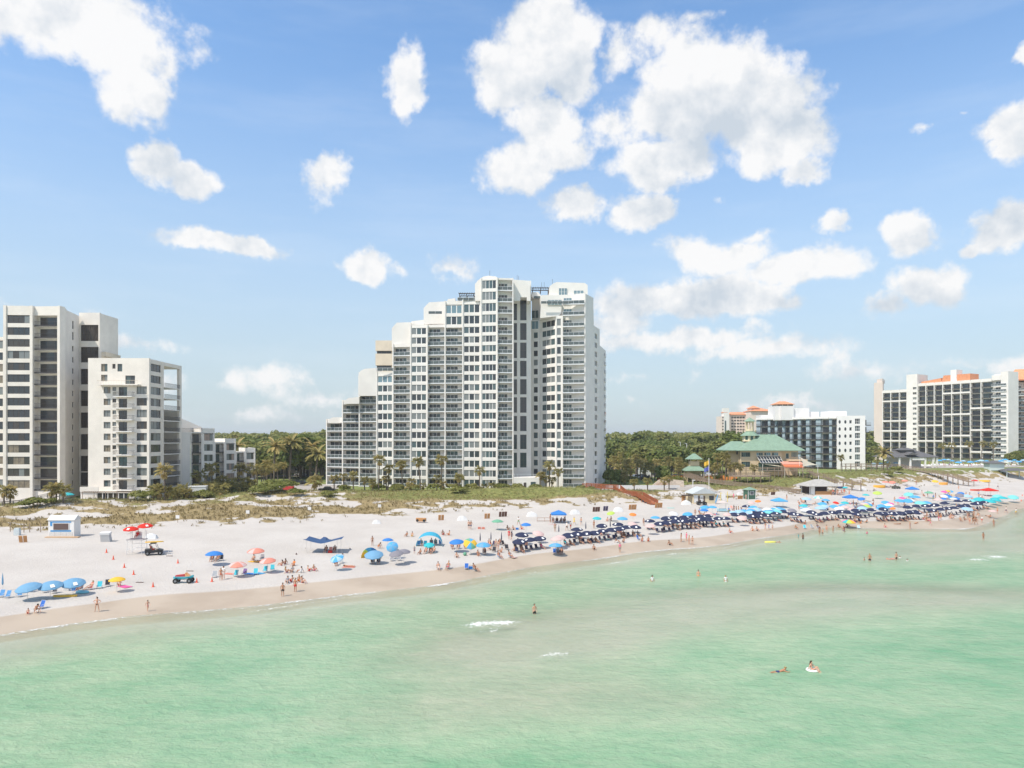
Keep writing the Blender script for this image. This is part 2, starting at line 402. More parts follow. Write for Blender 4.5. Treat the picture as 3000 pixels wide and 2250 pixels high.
w0 = n.n('ShaderNodeTexWave', {'Vector': pos, 'Scale': .16, 'Distortion': 7.0, 'Detail': 3.0, 'Detail Scale': .8}, wave_type='BANDS', bands_direction='Y').outputs['Fac']
vor = n.n('ShaderNodeTexVoronoi', {'Vector': n.v('ADD', n.v('MULTIPLY', pos, (.8, 1.25, 1)), n.v('MULTIPLY', n.n('ShaderNodeTexNoise', {'Vector': pos, 'Scale': .9, 'Detail': 3.0}).outputs['Color'], (1.6, 1.6, 0))), 'Scale': .95}, feature='F1').outputs['Distance']
hh = n.m('ADD', n.m('ADD', n.m('MULTIPLY', w1, .45), n.m('MULTIPLY', vor, .22)), n.m('ADD', n.m('MULTIPLY', w2, .27), n.m('MULTIPLY', w0, .03)))
bp = n.n('ShaderNodeBump', {'Strength': .8, 'Distance': .5, 'Height': hh})
bp2 = n.n('ShaderNodeBump', {'Strength': .5, 'Distance': .35, 'Height': hh})
dif = n.n('ShaderNodeBsdfDiffuse', {'Color': wc, 'Normal': bp.outputs[0]})
tr = n.n('ShaderNodeBsdfTransparent', {'Color': (.93, .985, .95, 1)})
op = n.rng(dep, .0, 1.3, .10, .88, 'LINEAR')
body = n.n('ShaderNodeMixShader', {0: op, 1: tr.outputs[0], 2: dif.outputs[0]})
gl = n.n('ShaderNodeBsdfGlossy', {'Color': (.8, .8, .8, 1), 'Roughness': .16, 'Normal': bp2.outputs[0]})
fr = n.n('ShaderNodeFresnel', {'IOR': 1.33, 'Normal': bp2.outputs[0]})
ffac = n.m('MULTIPLY', fr.outputs[0], .45)
sur = n.n('ShaderNodeMixShader', {0: ffac, 1: body.outputs[0], 2: gl.outputs[0]})
# foam: swash line and small breakers
foam = n.n('ShaderNodeAttribute', attribute_name='foam').outputs['Fac']
fn = n.noise(pos, 2.9, 6, .75, .8); fn2 = n.noise(pos, .35, 3, .5)
ff = n.rng(n.m('ADD', foam, n.m('ADD', n.m('MULTIPLY', n.m('SUBTRACT', fn, .5), 4.2), n.m('MULTIPLY', n.m('SUBTRACT', fn2, .5), 1.2))), .5, .95)
ff = n.m('MULTIPLY', ff, n.rng(foam, .05, .3))
fd = n.n('ShaderNodeBsdfDiffuse', {'Color': (.78, .78, .76, 1), 'Normal': bp2.outputs[0]})
sur2 = n.n('ShaderNodeMixShader', {0: n.m('MULTIPLY', ff, .85), 1: sur.outputs[0], 2: fd.outputs[0]})
n.n('ShaderNodeOutputMaterial', {'Surface': sur2.outputs[0]})
sx = axis(-110, 230, .8, 9000); sy = axis(34, 190, .5, 9000)
FOAM = [(1444, 1828, 2.3, 1.5), (1400, 1832, 1.5, .9), (1492, 1824, 1.7, .8), (1440, 1850, 1.0, .8), (1631, 1917, 1.3, .8), (1600, 1922, .7, .5), (2915, 1632, 4.0, 1.9), (2860, 1641, 2.0, 1.2)]
def seaz(X, Y):
    z = .04*(fb(X, Y*1.5, 5, 3)-.5)
    for (px, py, a, b) in FOAM: q = W(px, CZ*FPX/(py-HY)); z = z+.10*bump(X, Y, q.x, q.y-.5, a*1.1, b, .12)
    return z
sme, SX, SY, SZ = gridmesh('sea', sx, sy, seaz, wm)
G0 = ground(SX, SY); attr(sme, 'depth', np.maximum(-G0, 0))
od = (shoreY(SX)-SY)*.8
fo = np.exp(-((od-.2)/.85)**2)*(.50+.6*(fb(SX, SY*0+3, 9, 3)-.45)*2)+.5*np.exp(-((od-3.2-1.5*np.sin(SX/11))/.4)**2)*sstep(fb(SX+90, SY*0, 12, 2), .48, .62)
for (px, py, a, b) in FOAM: q = W(px, CZ*FPX/(py-HY)); fo = fo+.66*bump(SX, SY, q.x, q.y, a, b, .12)
attr(sme, 'foam', np.clip(fo, 0, .92))
s = obj('sea', sme); s['kind'] = 'structure'
# ------------------------------------------------------------------ building kit
white = mat('white_stucco', (.77, .735, .685), .75, .06, .25, bumpv=.15, bscale=2.0)
white2 = mat('trim_white', (.78, .755, .715), .6)
cream = mat('cream_stucco', (.78, .725, .65), .8, .08, .3)
tanw = mat('tan_and_shaded_stucco', (.68, .59, .46), .8, .08, .4)
ochre = mat('ochre_stucco', (.70, .545, .36), .8, .08, .4)
coolw = mat('cool_white_stucco', (.78, .76, .735), .7, .04, .3)
pinkw = mat('pink_beige_stucco', (.76, .65, .57), .8, .05, .2)
bronze = mat('bronze_frame', (.075, .06, .05), .5)
alu = mat('aluminium_rail', (.72, .74, .75), .4)
darkrail = mat('dark_rail', (.05, .045, .045), .5)
gdark = mat('glass_dark', (.035, .042, .048), .07, spec=.75)
gteal = mat('glass_teal', (.07, .105, .11), .07, spec=.75)
gcurt = mat('glass_grey_curtain', (.20, .215, .21), .15, spec=.7)
gtan = mat('glass_tan_curtain', (.24, .20, .145), .2, .25, 1.2, spec=.6)
gbrown = mat('glass_brown', (.055, .047, .04), .08, spec=.75)
gblue = mat('glass_blue', (.16, .25, .29), .06, spec=.8)
gbal = mat('balustrade_glass', (.10, .12, .12), .1, spec=.45)
gback = mat('balcony_back_wall', (.55, .50, .45), .8)
terra = mat('terracotta_tiles', (.72, .30, .15), .8, .2, 1.5)
copper = mat('green_metal_roof', (.23, .335, .245), .5, .12, .8)
wood = mat('weathered_timber', (.30, .225, .165), .85, .25, 2.0)
redwood = mat('red_stained_timber', (.36, .12, .05), .75, .2, 2.0)
greyroof = mat('grey_roof', (.13, .125, .125), .7, .15, 1.0)
black = mat('near_black', (.02, .02, .022), .5)

class Frame:
    """facade plane: P0 to P1 seen from outside left to right; local x along, y = into the building, z up"""
    def __init__(s, P0, P1):
        s.o = Vector((P0[0], P0[1])); d = Vector((P1[0], P1[1]))-s.o; s.W = d.length; s.u = d/s.W
        s.a = math.atan2(s.u.y, s.u.x); s.inn = Vector((-s.u.y, s.u.x))
        s.M = Matrix.Translation((s.o.x, s.o.y, 0)) @ Matrix.Rotation(s.a, 4, 'Z')
    def at(s, u, d, z): p = s.o+s.u*u+s.inn*d; return Vector((p.x, p.y, z))
_mc = {}
def cached(key, fn):
    if key not in _mc: _mc[key] = fn()
    return _mc[key]
def pane_mesh(w, h, m):
    def f():
        b = MB(); b.box(0, w, 0, .03, 0, h); return b.mesh('pane', m)
    return cached(('pane', round(w, 2), round(h, 2), m.name), f)
class Bld:
    def __init__(s, name, label, loc, cat='building', wallmat=None, group=None):
        s.root = thing(name, label, cat, loc, group=group); s.loc = Vector(loc); s.wall = MB(); s.wm = wallmat or white; s.i = 0
    def add(s, name, me, p, rz=0.0, parent=None):
        if parent is None: return obj(name, me, s.root, Vector(p)-s.loc, rz)
        return obj(name, me, parent, p)
    def done(s): return obj('wall', s.wall.mesh('wall', s.wm), s.root, -s.loc)
    def win(s, F, u, z, w, h, n, mats, fm=white2, mull=.28, edge=.06, bar=False, depth=.14, name='window', weights=None):
        """window whose lower left corner is at u, z; n panes; frame is a part, each pane a sub-part"""
        pw = (w-2*edge-(n-1)*mull)/n
        def ff():
            b = MB(); b.box(0, w, -.02, .06, 0, edge); b.box(0, w, -.02, .06, h-edge, h)
            b.box(0, edge, -.019, .061, edge, h-edge); b.box(w-edge, w, -.019, .061, edge, h-edge)
            for i in range(n-1): x = edge+(i+1)*pw+i*mull; b.box(x, x+mull, -.025, .065, edge, h-edge)
            if bar: b.box(edge, w-edge, -.015, .04, h*.5-.03, h*.5+.03)
            return b.mesh('window', fm)
        me = cached(('win', round(w, 2), round(h, 2), n, round(mull, 2), edge, bar, fm.name), ff)
        f = s.add(name, me, F.at(u, depth, z), F.a)
        for i in range(n):
            m = random.choices(mats, weights)[0] if not isinstance(mats, bpy.types.Material) else mats
            obj('pane', pane_mesh(pw, h-2*edge, m), f, (edge+i*(pw+mull), .01, edge))
        return f
    def wincol(s, F, u0, u1, z0, z1, opens, d=-.0, deep=.5):
        """solid facade strip u0..u1 from z0 to z1 with real openings [(a,b,za,zb)] stacked upward"""
        zc = z0
        for (a, b, za, zb) in opens:
            if za > zc: s.wall.box(u0, u1, d, deep, zc, za, M=F.M)
            if a > u0+.01: s.wall.box(u0, a, d+.002, deep-.003, za, zb, M=F.M)
            if b < u1-.01: s.wall.box(b, u1, d+.002, deep-.003, za, zb, M=F.M)
            zc = zb
        if z1 > zc: s.wall.box(u0, u1, d, deep, zc, z1, M=F.M)
    def mass(s, F, z0, z1, d0=.5, d1=14, u0=None, u1=None):
        s.i += 1; e = s.i*.0053
        s.wall.box((0 if u0 is None else u0)+e, (F.W if u1 is None else u1)-e, d0+e*.3, d1-e, z0, z1-e, M=F.M)
    def balcony(s, F, u, z, w, h, rail='glass', depth=1.5, doorw=None, back=None, doormats=None, side='l', ped=0.0, proud=0.0, cap=True):
        """recessed balcony: slab edge + railing part (> glass), sliding door part (> door_glass)"""
        def fr():
            b = MB(); b.box(0, w, -.10, .02, -.16, .10)
            if rail == 'glass':
                b.box(0, w, -.06, 0, 1.06, 1.13)
                k = max(2, int(round(w/1.6)))
                for i in range(k+1): x = min(max(i*w/k, .03), w-.03); b.box(x-.03, x+.03, -.055, -.005, .1, 1.06)
            elif rail == 'bars':
                b.box(0, w, -.06, 0, 1.0, 1.06); b.box(0, w, -.055, -.005, .16, .21)
                k = int(w/.28)
                for i in range(k+1): x = min(max(i*w/k, .02), w-.02); b.box(x-.013, x+.013, -.04, -.015, .21, 1.0)
            return b.mesh('balcony_railing', [alu if rail == 'glass' else darkrail])
        slabm = cached(('slab', round(w, 2), round(depth, 2)), lambda: (lambda b: (b.box(0, w, -.09, depth, -.17, .03), b.mesh('balcony', white2))[1])(MB()))
        o = s.add('balcony', slabm, F.at(u, proud*-1, z), F.a)
        me = cached(('rail', round(w, 2), rail), fr); r = obj('railing', me, o, (0, .0, 0))
        if rail == 'glass': obj('railing_glass', cached(('rg', round(w, 2)), lambda: (lambda b: (b.box(.05, w-.05, -.04, -.02, .17, 1.04), b.mesh('railing_glass', gbal))[1])(MB())), o, (0, 0, 0))
        dw = doorw or w*.62; dh = min(2.25, h-.45); n = 3 if dw > 2.2 else 2
        uu = u+.12 if side == 'l' else u+w-dw-.12
        s.win(F, uu, z+.05, dw, dh, n, doormats or [gdark, gdark, gteal, gbrown], white2 if rail == 'glass' else bronze, .09, .05, depth=depth-.04, name='sliding_door')
        return o
BASE = Vector((0, 0, 0))
# ------------------------------------------------------------------ stepped white condominium tower
LV = [5.1+2.9*k for k in range(18)]+[54.4+3.42*k for k in range(1, 5)]
MT = Bld('condominium_tower', 'tall stepped white condominium tower with glass balconies in the middle of the shore', (-24, 226, 4.9))
GM = [gdark, gteal, gcurt]
BAYS = [ # px0, px1, depth0, depth1, kind, levels
 (957.5,1004,233.5,231,'B',7),(1004,1053,229.5,227.5,'B',9),(1053,1104,226,225,'B',12),(1104,1151.6,223.5,222.5,'W',12),
 (1151.6,1203,222.3,221.2,'B',15),(1203,1251.6,220.2,219.6,'W',17),(1251.6,1304,220.3,219.6,'B',17),(1304,1356,219.4,219,'B8',19),
 (1356,1408,217.8,217.5,'W',19),(1409.5,1456.5,216,215.2,'W4',21),(1456.5,1502.5,215.6,216,'B',21)]
for bi, (a, b, da, db, kind, nl) in enumerate(BAYS):
    F = Frame(W(a, da), W(b, db)); Wd = F.W; e = .0031*bi; bottom = 3.6
    top = LV[nl]
    par = {7: 1.0, 9: 1.1, 12: 1.0, 15: .9, 17: .6, 19: .9, 21: .3}[nl]
    fin = .34
    s0 = -.20-e
    MT.wall.box(-fin/2, fin/2, s0, 14.3+e, bottom, top+par+e, M=F.M)
    MT.wall.box(Wd-fin/2+.01, Wd+fin/2-.01, s0+.017, 14.2-e, bottom, top+par-.03+e, M=F.M)
    MT.mass(F, bottom, top+.05, 1.62, 14, .1, Wd-.1)
    MT.wall.box(fin/2, Wd-fin/2, .1+e, .5, top-.25, top+par, M=F.M)
    MT.wall.box(fin/2, Wd-fin/2, .5, 1.7, top-.22, top+.04, M=F.M)
    MT.wall.box(fin/2, Wd-fin/2, 0, 1.6, bottom, LV[0]-.2, M=F.M)
    x0, x1 = fin/2, Wd-fin/2
    for k in range(nl):
        z = LV[k]; h = LV[k+1]-z; kd = kind
        if kind == 'B8': kd = 'W' if k >= 17 else 'B'
        if kd[0] == 'W':
            nn = 4 if kind == 'W4' else 3
            MT.wall.box(x0, x1, 0, .6, z-.45, z+.5, M=F.M)
            wm_ = [gdark, gteal, gcurt]
            if k >= nl-1 and kind == 'W' and nl == 12 or (kind == 'B8' and k == 18): wm_ = [gblue]
            MT.wall.box(x0, x1, .3, 1.6, z+.5, z+h-.45, M=F.M)
            MT.win(F, x0+.2, z+.5, x1-x0-.4, h-.95, nn, wm_, mull=.26 if nn == 3 else .12, weights=None if len(wm_) == 1 else (5, 4, 3))
            MT.wall.box(x0, x0+.2, .05, .4, z+.5, z+h-.45, M=F.M); MT.wall.box(x1-.2, x1, .05, .4, z+.5, z+h-.45, M=F.M)
        else:
            MT.balcony(F, x0, z, x1-x0, h, 'glass', 1.6, doorw=(x1-x0)*(.66 if bi > 1 else .86))
    if kind[0] == 'W': MT.wall.box(x0, x1, 0, .6, top-.45, top+.0, M=F.M)
# chamfered penthouse blocks along the stepped roof line: outline seen from the beach, extruded inward
def block(bld, D, poly, depth, d0=0.0, px=True):
    P = [((x-CX)/FPX*D, Zp(y, D)) for x, y in poly]
    bld.wall.prism(P, D+d0, D+d0+depth)
def Z3(x, y): return (930+x*.4221, 780+y*.4219)
def Z4(x, y): return (1340+x*.4218, 780+y*.4218)
block(MT, 224.5, [Z3(185,955), Z3(185,935), Z3(215,915), Z3(290,908), Z3(290,955)], 9)
block(MT, 231.6, [Z3(72,1090), Z3(80,1062), Z3(105,1050), Z3(172,1048), Z3(172,1090)], 9)
block(MT, 223.4, [Z3(283,900), Z3(283,760), Z3(300,725), Z3(330,712), Z3(410,706), Z3(410,900)], 10)
block(MT, 222.4, [Z3(516,560), Z3(516,430), Z3(550,392), Z3(640,388), Z3(650,392), Z3(650,560)], 9)
block(MT, 224.6, [Z3(640,405), Z3(655,382), Z3(735,372), Z3(770,405)], 9)
block(MT, 222.7, [Z3(737,400), Z3(737,290), Z3(775,250), Z3(890,244), Z3(893,400)], 8)
block(MT, 220.6, [Z3(892,262), Z3(905,228), Z3(955,222), Z3(955,262)], 8)
block(MT, 217.0, [Z4(122,240), Z4(122,125), Z4(140,100), Z4(180,72), Z4(215,65), Z4(270,72), Z4(282,90), Z4(282,130), Z4(172,150), Z4(172,240)], 8)
# tall blank service block behind, glazed stair strips
F = Frame(W(1500, 224), W(1556, 224)); Wd = F.W
px = lambda q: (q-CX)/FPX*224-F.o.x
strips = [(1340+392*.4218, 1340+414*.4218, 1), (1340+436*.4218, 1340+480*.4218, 2)]
segs = [(232,375),(395,512),(530,638),(657,765),(785,890),(910,1017),(1040,1145),(1170,1270),(1295,1398)]
ztop = Zp(780+100*.4218, 224)
MT.mass(F, 3.6, ztop, .6, 13)
us = [0, px(strips[0][0]), px(strips[0][1]), px(strips[1][0]), px(strips[1][1]), Wd]
for q in (0, 2, 4): MT.wall.box(us[q], us[q+1], 0, .7, 3.6, ztop-.02, M=F.M)
for q, (sa, sb, npn) in zip((1, 3), strips):
    zc = 3.6
    for (ya, yb) in segs[::-1]:
        za, zb = Zp(780+yb*.4218, 224), Zp(780+ya*.4218, 224)
        MT.wall.box(us[q], us[q+1], .03, .7, zc, za, M=F.M); zc = zb
        MT.win(F, us[q]+.0, za, us[q+1]-us[q], zb-za, npn, [gdark], bronze, .07, .05, bar=True, depth=.25, name='stair_window')
    MT.wall.box(us[q], us[q+1], .03, .7, zc, ztop-.03, M=F.M)
block(MT, 219, [Z4(383,240), Z4(383,92), Z4(505,101), Z4(507,240), Z4(482,240), Z4(482,215), Z4(436,215), Z4(436,240)], 5)
block(MT, 217.5, [Z4(280,100), Z4(280,90), Z4(384,92), Z4(384,100)], 8)
# right wing
R12 = Frame(W(1556, 229), W(1582, 228)); R13 = Frame(W(1582, 227.6), W(1631, 221)); R14 = Frame(W(1631, 220.6), W(1714, 219.5))
nl12 = 17
MT.mass(R12, 3.6, Zp(780+205*.4218, 228), .5, 12); zz = []
for k in range(1, 17): zz.append((.9, 2.2, LV[k]+.55, LV[k]+2.35))
MT.wincol(R12, 0, R12.W, 3.6, LV[18], zz)
for (a, b, za, zb) in zz: MT.win(R12, a, za, b-a, zb-za, 1, GM, bronze, .05, .05, name='window')
for k in (17, 18):     # glazed winter gardens at the head of the recess
    MT.win(R12, .2, LV[k]+.5, 2.3, 2.6, 2, [gblue, gteal], white2, .1, .08, depth=-.06)
block(MT, 226, [Z4(515,215), Z4(515,180), Z4(560,180), Z4(590,215)], 6)
MT.mass(R13, 3.6, LV[18]+.9, .5, 12); zz = []
for k in range(1, 18): zz.append((1.05, R13.W-.85, LV[k]+.5, LV[k]+2.4))
MT.wincol(R13, 0, R13.W, 3.6, LV[18]+1.0, zz)
for (a, b, za, zb) in zz: MT.win(R13, a, za, b-a, zb-za, 3, GM, white2, .16, .06)
u0, u1 = 1.9, R14.W-.2
MT.wall.box(-.2, .0, -.15, 12, 3.6, LV[18], M=R14.M); MT.wall.box(u1, u1+.35, -.25, 12, 3.6, LV[20]+.2, M=R14.M)
MT.mass(R14, 3.6, LV[20], 1.82, 14)
zz = [(.15, 1.25, LV[k]+.4, LV[k]+2.5) for k in range(1, 18)]
MT.wincol(R14, 0, 1.9, 3.6, LV[18], zz, 0, .5)
MT.wall.box(.1, 1.8, .5, 1.75, 3.6, LV[18]-.1, M=R14.M)
for (a, b, za, zb) in zz: MT.win(R14, a, za, b-a, zb-za, 1, GM, bronze, .05, .05)
for k in range(0, 20):
    h = LV[k+1]-LV[k]
    MT.balcony(R14, u0, LV[k], u1-u0, h, 'glass', 1.75, doorw=2.5, doormats=[gdark, gteal, gcurt] if k < 18 else [gblue], proud=.55)
    MT.win(R14, u0+3.4, LV[k]+.05, 1.9 if k < 19 else 2.3, min(2.3, h-.5), 2, [gdark, gdark, gteal, gcurt] if k < 18 else [gblue], white2, .09, .05, depth=1.71, name='sliding_door')

# angled top storeys of the right wing
block(MT, 222.6, [Z4(640,300), Z4(640,140), Z4(665,120), Z4(690,110), Z4(885,116), Z4(905,130), Z4(905,262), Z4(725,262), Z4(600,262), Z4(600,300)], 11)
block(MT, 220.9, [Z4(580,275), Z4(575,210), Z4(590,200), Z4(700,200), Z4(725,262), Z4(720,330), Z4(700,345), Z4(575,360)], 6)
for (a, b, ya, yb, nn, D_) in [(704,762,152,205,3,222.5),(808,876,168,212,3,222.5),(625,725,233,270,4,220.8)]:
    FF = Frame(W(1340+a*.4218, D_), W(1340+b*.4218, D_)); MT.win(FF, 0, Zp(780+yb*.4218, D_), FF.W, Zp(780+ya*.4218, D_)-Zp(780+yb*.4218, D_), nn, [gblue], white2, .12, .06, bar=(nn == 3), depth=-.08)
# side of the right wing turning away
S1 = Frame(W(1714, 219.8), W(1739, 227)); S2 = Frame(W(1739, 227.2), W(1757, 235.5)); S3 = Frame(W(1757, 237.2), W(1775, 252))
MT.mass(S1, 3.6, LV[20], .02, 9); MT.wall.prism([(0, LV[20]-.4), (S1.W*.3, LV[20]-.2), (S1.W*.95, LV[19]-.6), (S1.W, LV[17]), (S1.W, 20), (0, 20)], -.12, 3, fn=lambda p: S1.M @ Vector(p))
zz = [(1.6, 5.2, LV[k]+.55, LV[k]+2.2) for k in range(0, 17)]
MT.wincol(S2, 0, S2.W, 3.6, LV[17]+1.5, zz, 0, .5); MT.mass(S2, 3.6, LV[17]+1.4, .5, 9)
for (a, b, za, zb) in zz: MT.win(S2, a, za, b-a, zb-za, 2, [gbrown, gteal, gdark], white2, .05, .05, depth=.25)
MT.mass(S3, 3.6, LV[16]-.5, 0.02, 9)
for k in range(1, 16):
    MT.balcony(S3, S3.W-4.2, LV[k], 3.6, 2.9, 'glass', .3, doorw=2.0, proud=.12)
# podium and roof details
pb = MB()
FF = Frame(W(1505, 213.5), W(1580, 213.5)); MT.wall.box(0, FF.W, 0, 8, 3.4, 8.4, M=FF.M)
for q in range(8): pb.box(.2+q*.95, .27+q*.95, .05, .11, 8.4, 9.4, M=FF.M)
pb.box(0, FF.W, .04, .12, 9.36, 9.44, M=FF.M)
obj('terrace_railing', pb.mesh('terrace_railing', alu), MT.root, -MT.loc)
for (x, a, b, m) in [(1.2, .9, 2.1, coolw), (2.9, .9, 2.1, bronze), (5.0, 1.6, 2.3, gteal)]:
    MT.win(FF, x, 4.9, a, b, 1, [m], white2, .05, .06, depth=-.07, name='service_door')
def pergola(parent, D, x0, x1, y0, y1, dep=4.0):
    b = MB(); X0, X1 = (x0-CX)/FPX*D, (x1-CX)/FPX*D; z0, z1 = Zp(y1, D), Zp(y0, D)
    for x in (X0+.3, (X0+X1)/2, X1-.3):
        for y in (D, D+dep-.3): b.box(x-.08, x+.08, y, y+.16, z0, z1-.2)
    b.box(X0, X1, D-.02, D+.2, z1-.35, z1-.13); b.box(X0, X1, D+dep-.32, D+dep-.1, z1-.352, z1-.132)
    k = int((X1-X0)/.55)
    for i in range(k+1): x = X0+.05+i*(X1-X0-.2)/k; b.box(x, x+.1, D-.35, D+dep+.2, z1-.13, z1+.05)
    obj('pergola', b.mesh('pergola', mat('dark_timber', (.06, .045, .035), .8)), parent, -MT.loc)
pergola(MT.root, 217.9, *Z4(8, 182)[:1], Z4(122, 0)[0], Z4(0, 184)[1], Z4(0, 240)[1])
pergola(MT.root, 226, Z4(516, 0)[0], Z4(640, 0)[0], Z4(0, 145)[1], Z4(0, 190)[1])
rb = MB()
for (q, y, D_) in [(225, 62, 219), (415, 92, 226), (425, 98, 226), (603, 140, 228), (660, 120, 228), (585, 142, 228)]:
    X = (Z4(q, 0)[0]-CX)/FPX*D_; z = Zp(Z4(0, y)[1], D_); rb.box(X-.04, X+.04, D_, D_+.08, z-.6, z+1.4)
obj('antenna', rb.mesh('antenna', darkrail), MT.root, -MT.loc)
MT.done()
rr = MB()
for (D_, a, b, ya, yb) in [(219.3, Z3(770,0)[0], Z3(865,0)[0], Z3(0,310)[1], Z3(0,333)[1]), (217.6, Z4(0,0)[0], Z4(155,0)[0], Z4(0,215)[1], Z4(0,240)[1]), (221.4, Z4(530,0)[0], Z4(585,0)[0], Z4(0,205)[1], Z4(0,225)[1]),
        (219.4, Z4(580,0)[0], Z4(885,0)[0], Z4(0,240)[1], Z4(0,262)[1]), (222.0, Z3(415,0)[0], Z3(525,0)[0], Z3(0,705)[1], Z3(0,728)[1])]:
    FF = Frame(W(a, D_), W(b, D_)); z0, z1 = Zp(yb, D_), Zp(ya, D_); rr.box(0, FF.W, 0, .06, z1-.07, z1, M=FF.M); k = int(FF.W/1.5)
    for i in range(k+1): x = i*(FF.W-.06)/k; rr.box(x, x+.06, .005, .055, z0, z1-.07, M=FF.M)
    obj('roof_glass', (lambda b_: (b_.box(.05, FF.W-.05, .02, .04, z0+.1, z1-.1, M=FF.M), b_.mesh('roof_glass', gbal))[1])(MB()), MT.root, -MT.loc)
obj('roof_railing', rr.mesh('roof_railing', alu), MT.root, -MT.loc)
# tan block behind the steps
TB = Bld('apartment_block', 'tan apartment block showing behind the stepped white tower, above its lower roof', (-50, 245, 5), wallmat=tanw)
F = Frame(W(1100, 245), W(1150, 245)); zt = Zp(1000, 245)
TB.wall.box(0, F.W, 0, 10, 4, zt-9.2, M=F.M); TB.wall.box(.3, F.W, .9, 10, zt-9.2, zt-8.2, M=F.M); TB.wall.box(0, F.W, 0, 10.1, zt-8.2, zt-4.2, M=F.M); TB.win(F, .4, zt-9.15, F.W-1, .95, 3, [gdark], bronze, .1, .05, depth=.8); TB.wall.box(.3, F.W, .9, 10, zt-4.2, zt-3.2, M=F.M); TB.wall.box(0, F.W, 0, 10.1, zt-3.2, zt+.3, M=F.M)
TB.win(F, .4, zt-4.15, F.W-1, .95, 3, [gdark], bronze, .1, .05, depth=.8); TB.done()
TB.wall = MB()

pch = cached('pchair', lambda: (lambda b: (b.box(-.25, .25, -.25, .25, .38, .44), b.box(-.25, .25, .2, .26, .44, .9), [b.box(x, x+.05, y, y+.05, 0, .38) for x in (-.25, .2) for y in (-.25, .2)], b.box(-.28, -.23, -.25, .2, .6, .64), b.box(.23, .28, -.25, .2, .6, .64), b.mesh('patio_chair', white2))[-1])(MB()))
rc = random.Random(3)
for bi, (a, b, da, db, kind, nl) in enumerate(BAYS):
    if kind[0] != 'B': continue
    F = Frame(W(a, da), W(b, db))
    for k in range(1, min(nl, 17) if kind == 'B8' else nl):
        if rc.random() < .55:
            for q in range(rc.choice((1, 2, 2))): tag(obj('patio_chair', pch, None, F.at(rc.uniform(.9, F.W-.9), .7, LV[k]+.03), F.a+rc.uniform(-1, 1)), 'small white chair on a glass-fronted balcony of the stepped white tower', 'chair', 'white chairs on the tower balconies')
# ------------------------------------------------------------------ left towers
def Z1(x, y): return (x*.3738, 860+y*.3738)
LL = [7.3+2.9*k for k in range(-1, 16)]      # LL[i] = slab of storey i-1
LT = Bld('apartment_tower', 'tall white apartment tower with dark balconies at the far left, behind the lower tower', (-125, 184, 4.9), wallmat=cream)
TM = [gdark, gtan, gbrown, gcurt]
# left end slice, window column, balcony column
for (a, b, D0, D1, kind, nl) in [(-60, 15, 180, 180, 'T', 13), (15, 93.5, 176.5, 176.8, 'T', 15), (93.5, 174, 177.4, 177, 'B', 15)]:
    F = Frame(W(a, D0), W(b, D1)); top = LL[nl+1]; par = 2.0 if nl == 15 else .6
    e = .004*(a+60)/50
    LT.wall.box(-.3, .35, -.25-e, 16, 3.6, top+par, M=F.M); LT.wall.box(F.W-.4, F.W+.28, -.22-e, (1.75 if kind == 'B' else 3.5), 3.6, top+par-.04, M=F.M)
    LT.mass(F, 3.6, top+.1, 1.7, 2.6 if kind == 'B' else 15.8, .2, F.W-.2 if kind == 'T' else F.W-.75); (LT.mass(F, 3.6, top+.05, 2.5, 13, .3, F.W-4.2) if kind == 'B' else None); LT.wall.box(.35, F.W-.4, .0, .55, top-.35, top+par-.07, M=F.M); LT.wall.box(.35, F.W-.4, .55, 1.8, top-.33, top, M=F.M)
    LT.wall.box(.35, F.W-.4, .02, 1.7, 3.6, LL[1]-.2, M=F.M)
    for k in range(1, nl+1):
        z = LL[k]
        if kind == 'T':
            LT.wall.box(.35, F.W-.4, 0, .6, z-.45, z+.55, M=F.M); LT.wall.box(.35, F.W-.4, .35, 1.7, z+.55, z+2.45, M=F.M)
            t = random.choice([[gtan], [gdark, gbrown], [gtan, gtan, gbrown], [gdark], [gbrown, gcurt]])
            LT.win(F, .5, z+.55, F.W-1.05, 1.9, 4, t, bronze, .06, .05); LT.wall.box(.35, .5, .05, .4, z+.55, z+2.45, M=F.M); LT.wall.box(F.W-.55, F.W-.4, .05, .4, z+.55, z+2.45, M=F.M)
        else:
            LT.wall.box(.35, F.W-.4, 1.4, 1.8, z, z+2.8, M=F.M) if False else None
            LT.balcony(F, .35, z, F.W-.75, 2.9, 'bars', 1.7, doorw=F.W-1.5, doormats=[gdark, gbrown, gbrown], side='r')  # dark door glass widened so the recess reads as deep shade
# side wall turning away, with small slot windows
S = Frame(W(174.5, 177), W(232, 190)); top = LL[16]
zz1 = [(.6, 1.5, LL[k]+.5, LL[k]+1.8) for k in range(1, 14)]
zz2 = [(8.4, 9.5, LL[k]+.5, LL[k]+(1.9 if k < 14 else 2.6)) for k in range(1, 16)]
LT.wincol(S, 0, 4.5, 3.6, top+2.0, zz1, 0, .4)
LT.wincol(S, 4.5, S.W, 3.6, top+1.7, zz2, .002, .4)
for q in zz1+zz2: LT.win(S, q[0], q[2], q[1]-q[0], q[3]-q[2], 1, [gbrown, gdark], bronze, .05, .05, depth=.2, name='slot_window')
LT.mass(S, 3.6, top+1.5, .4, 2.2, 3.2)
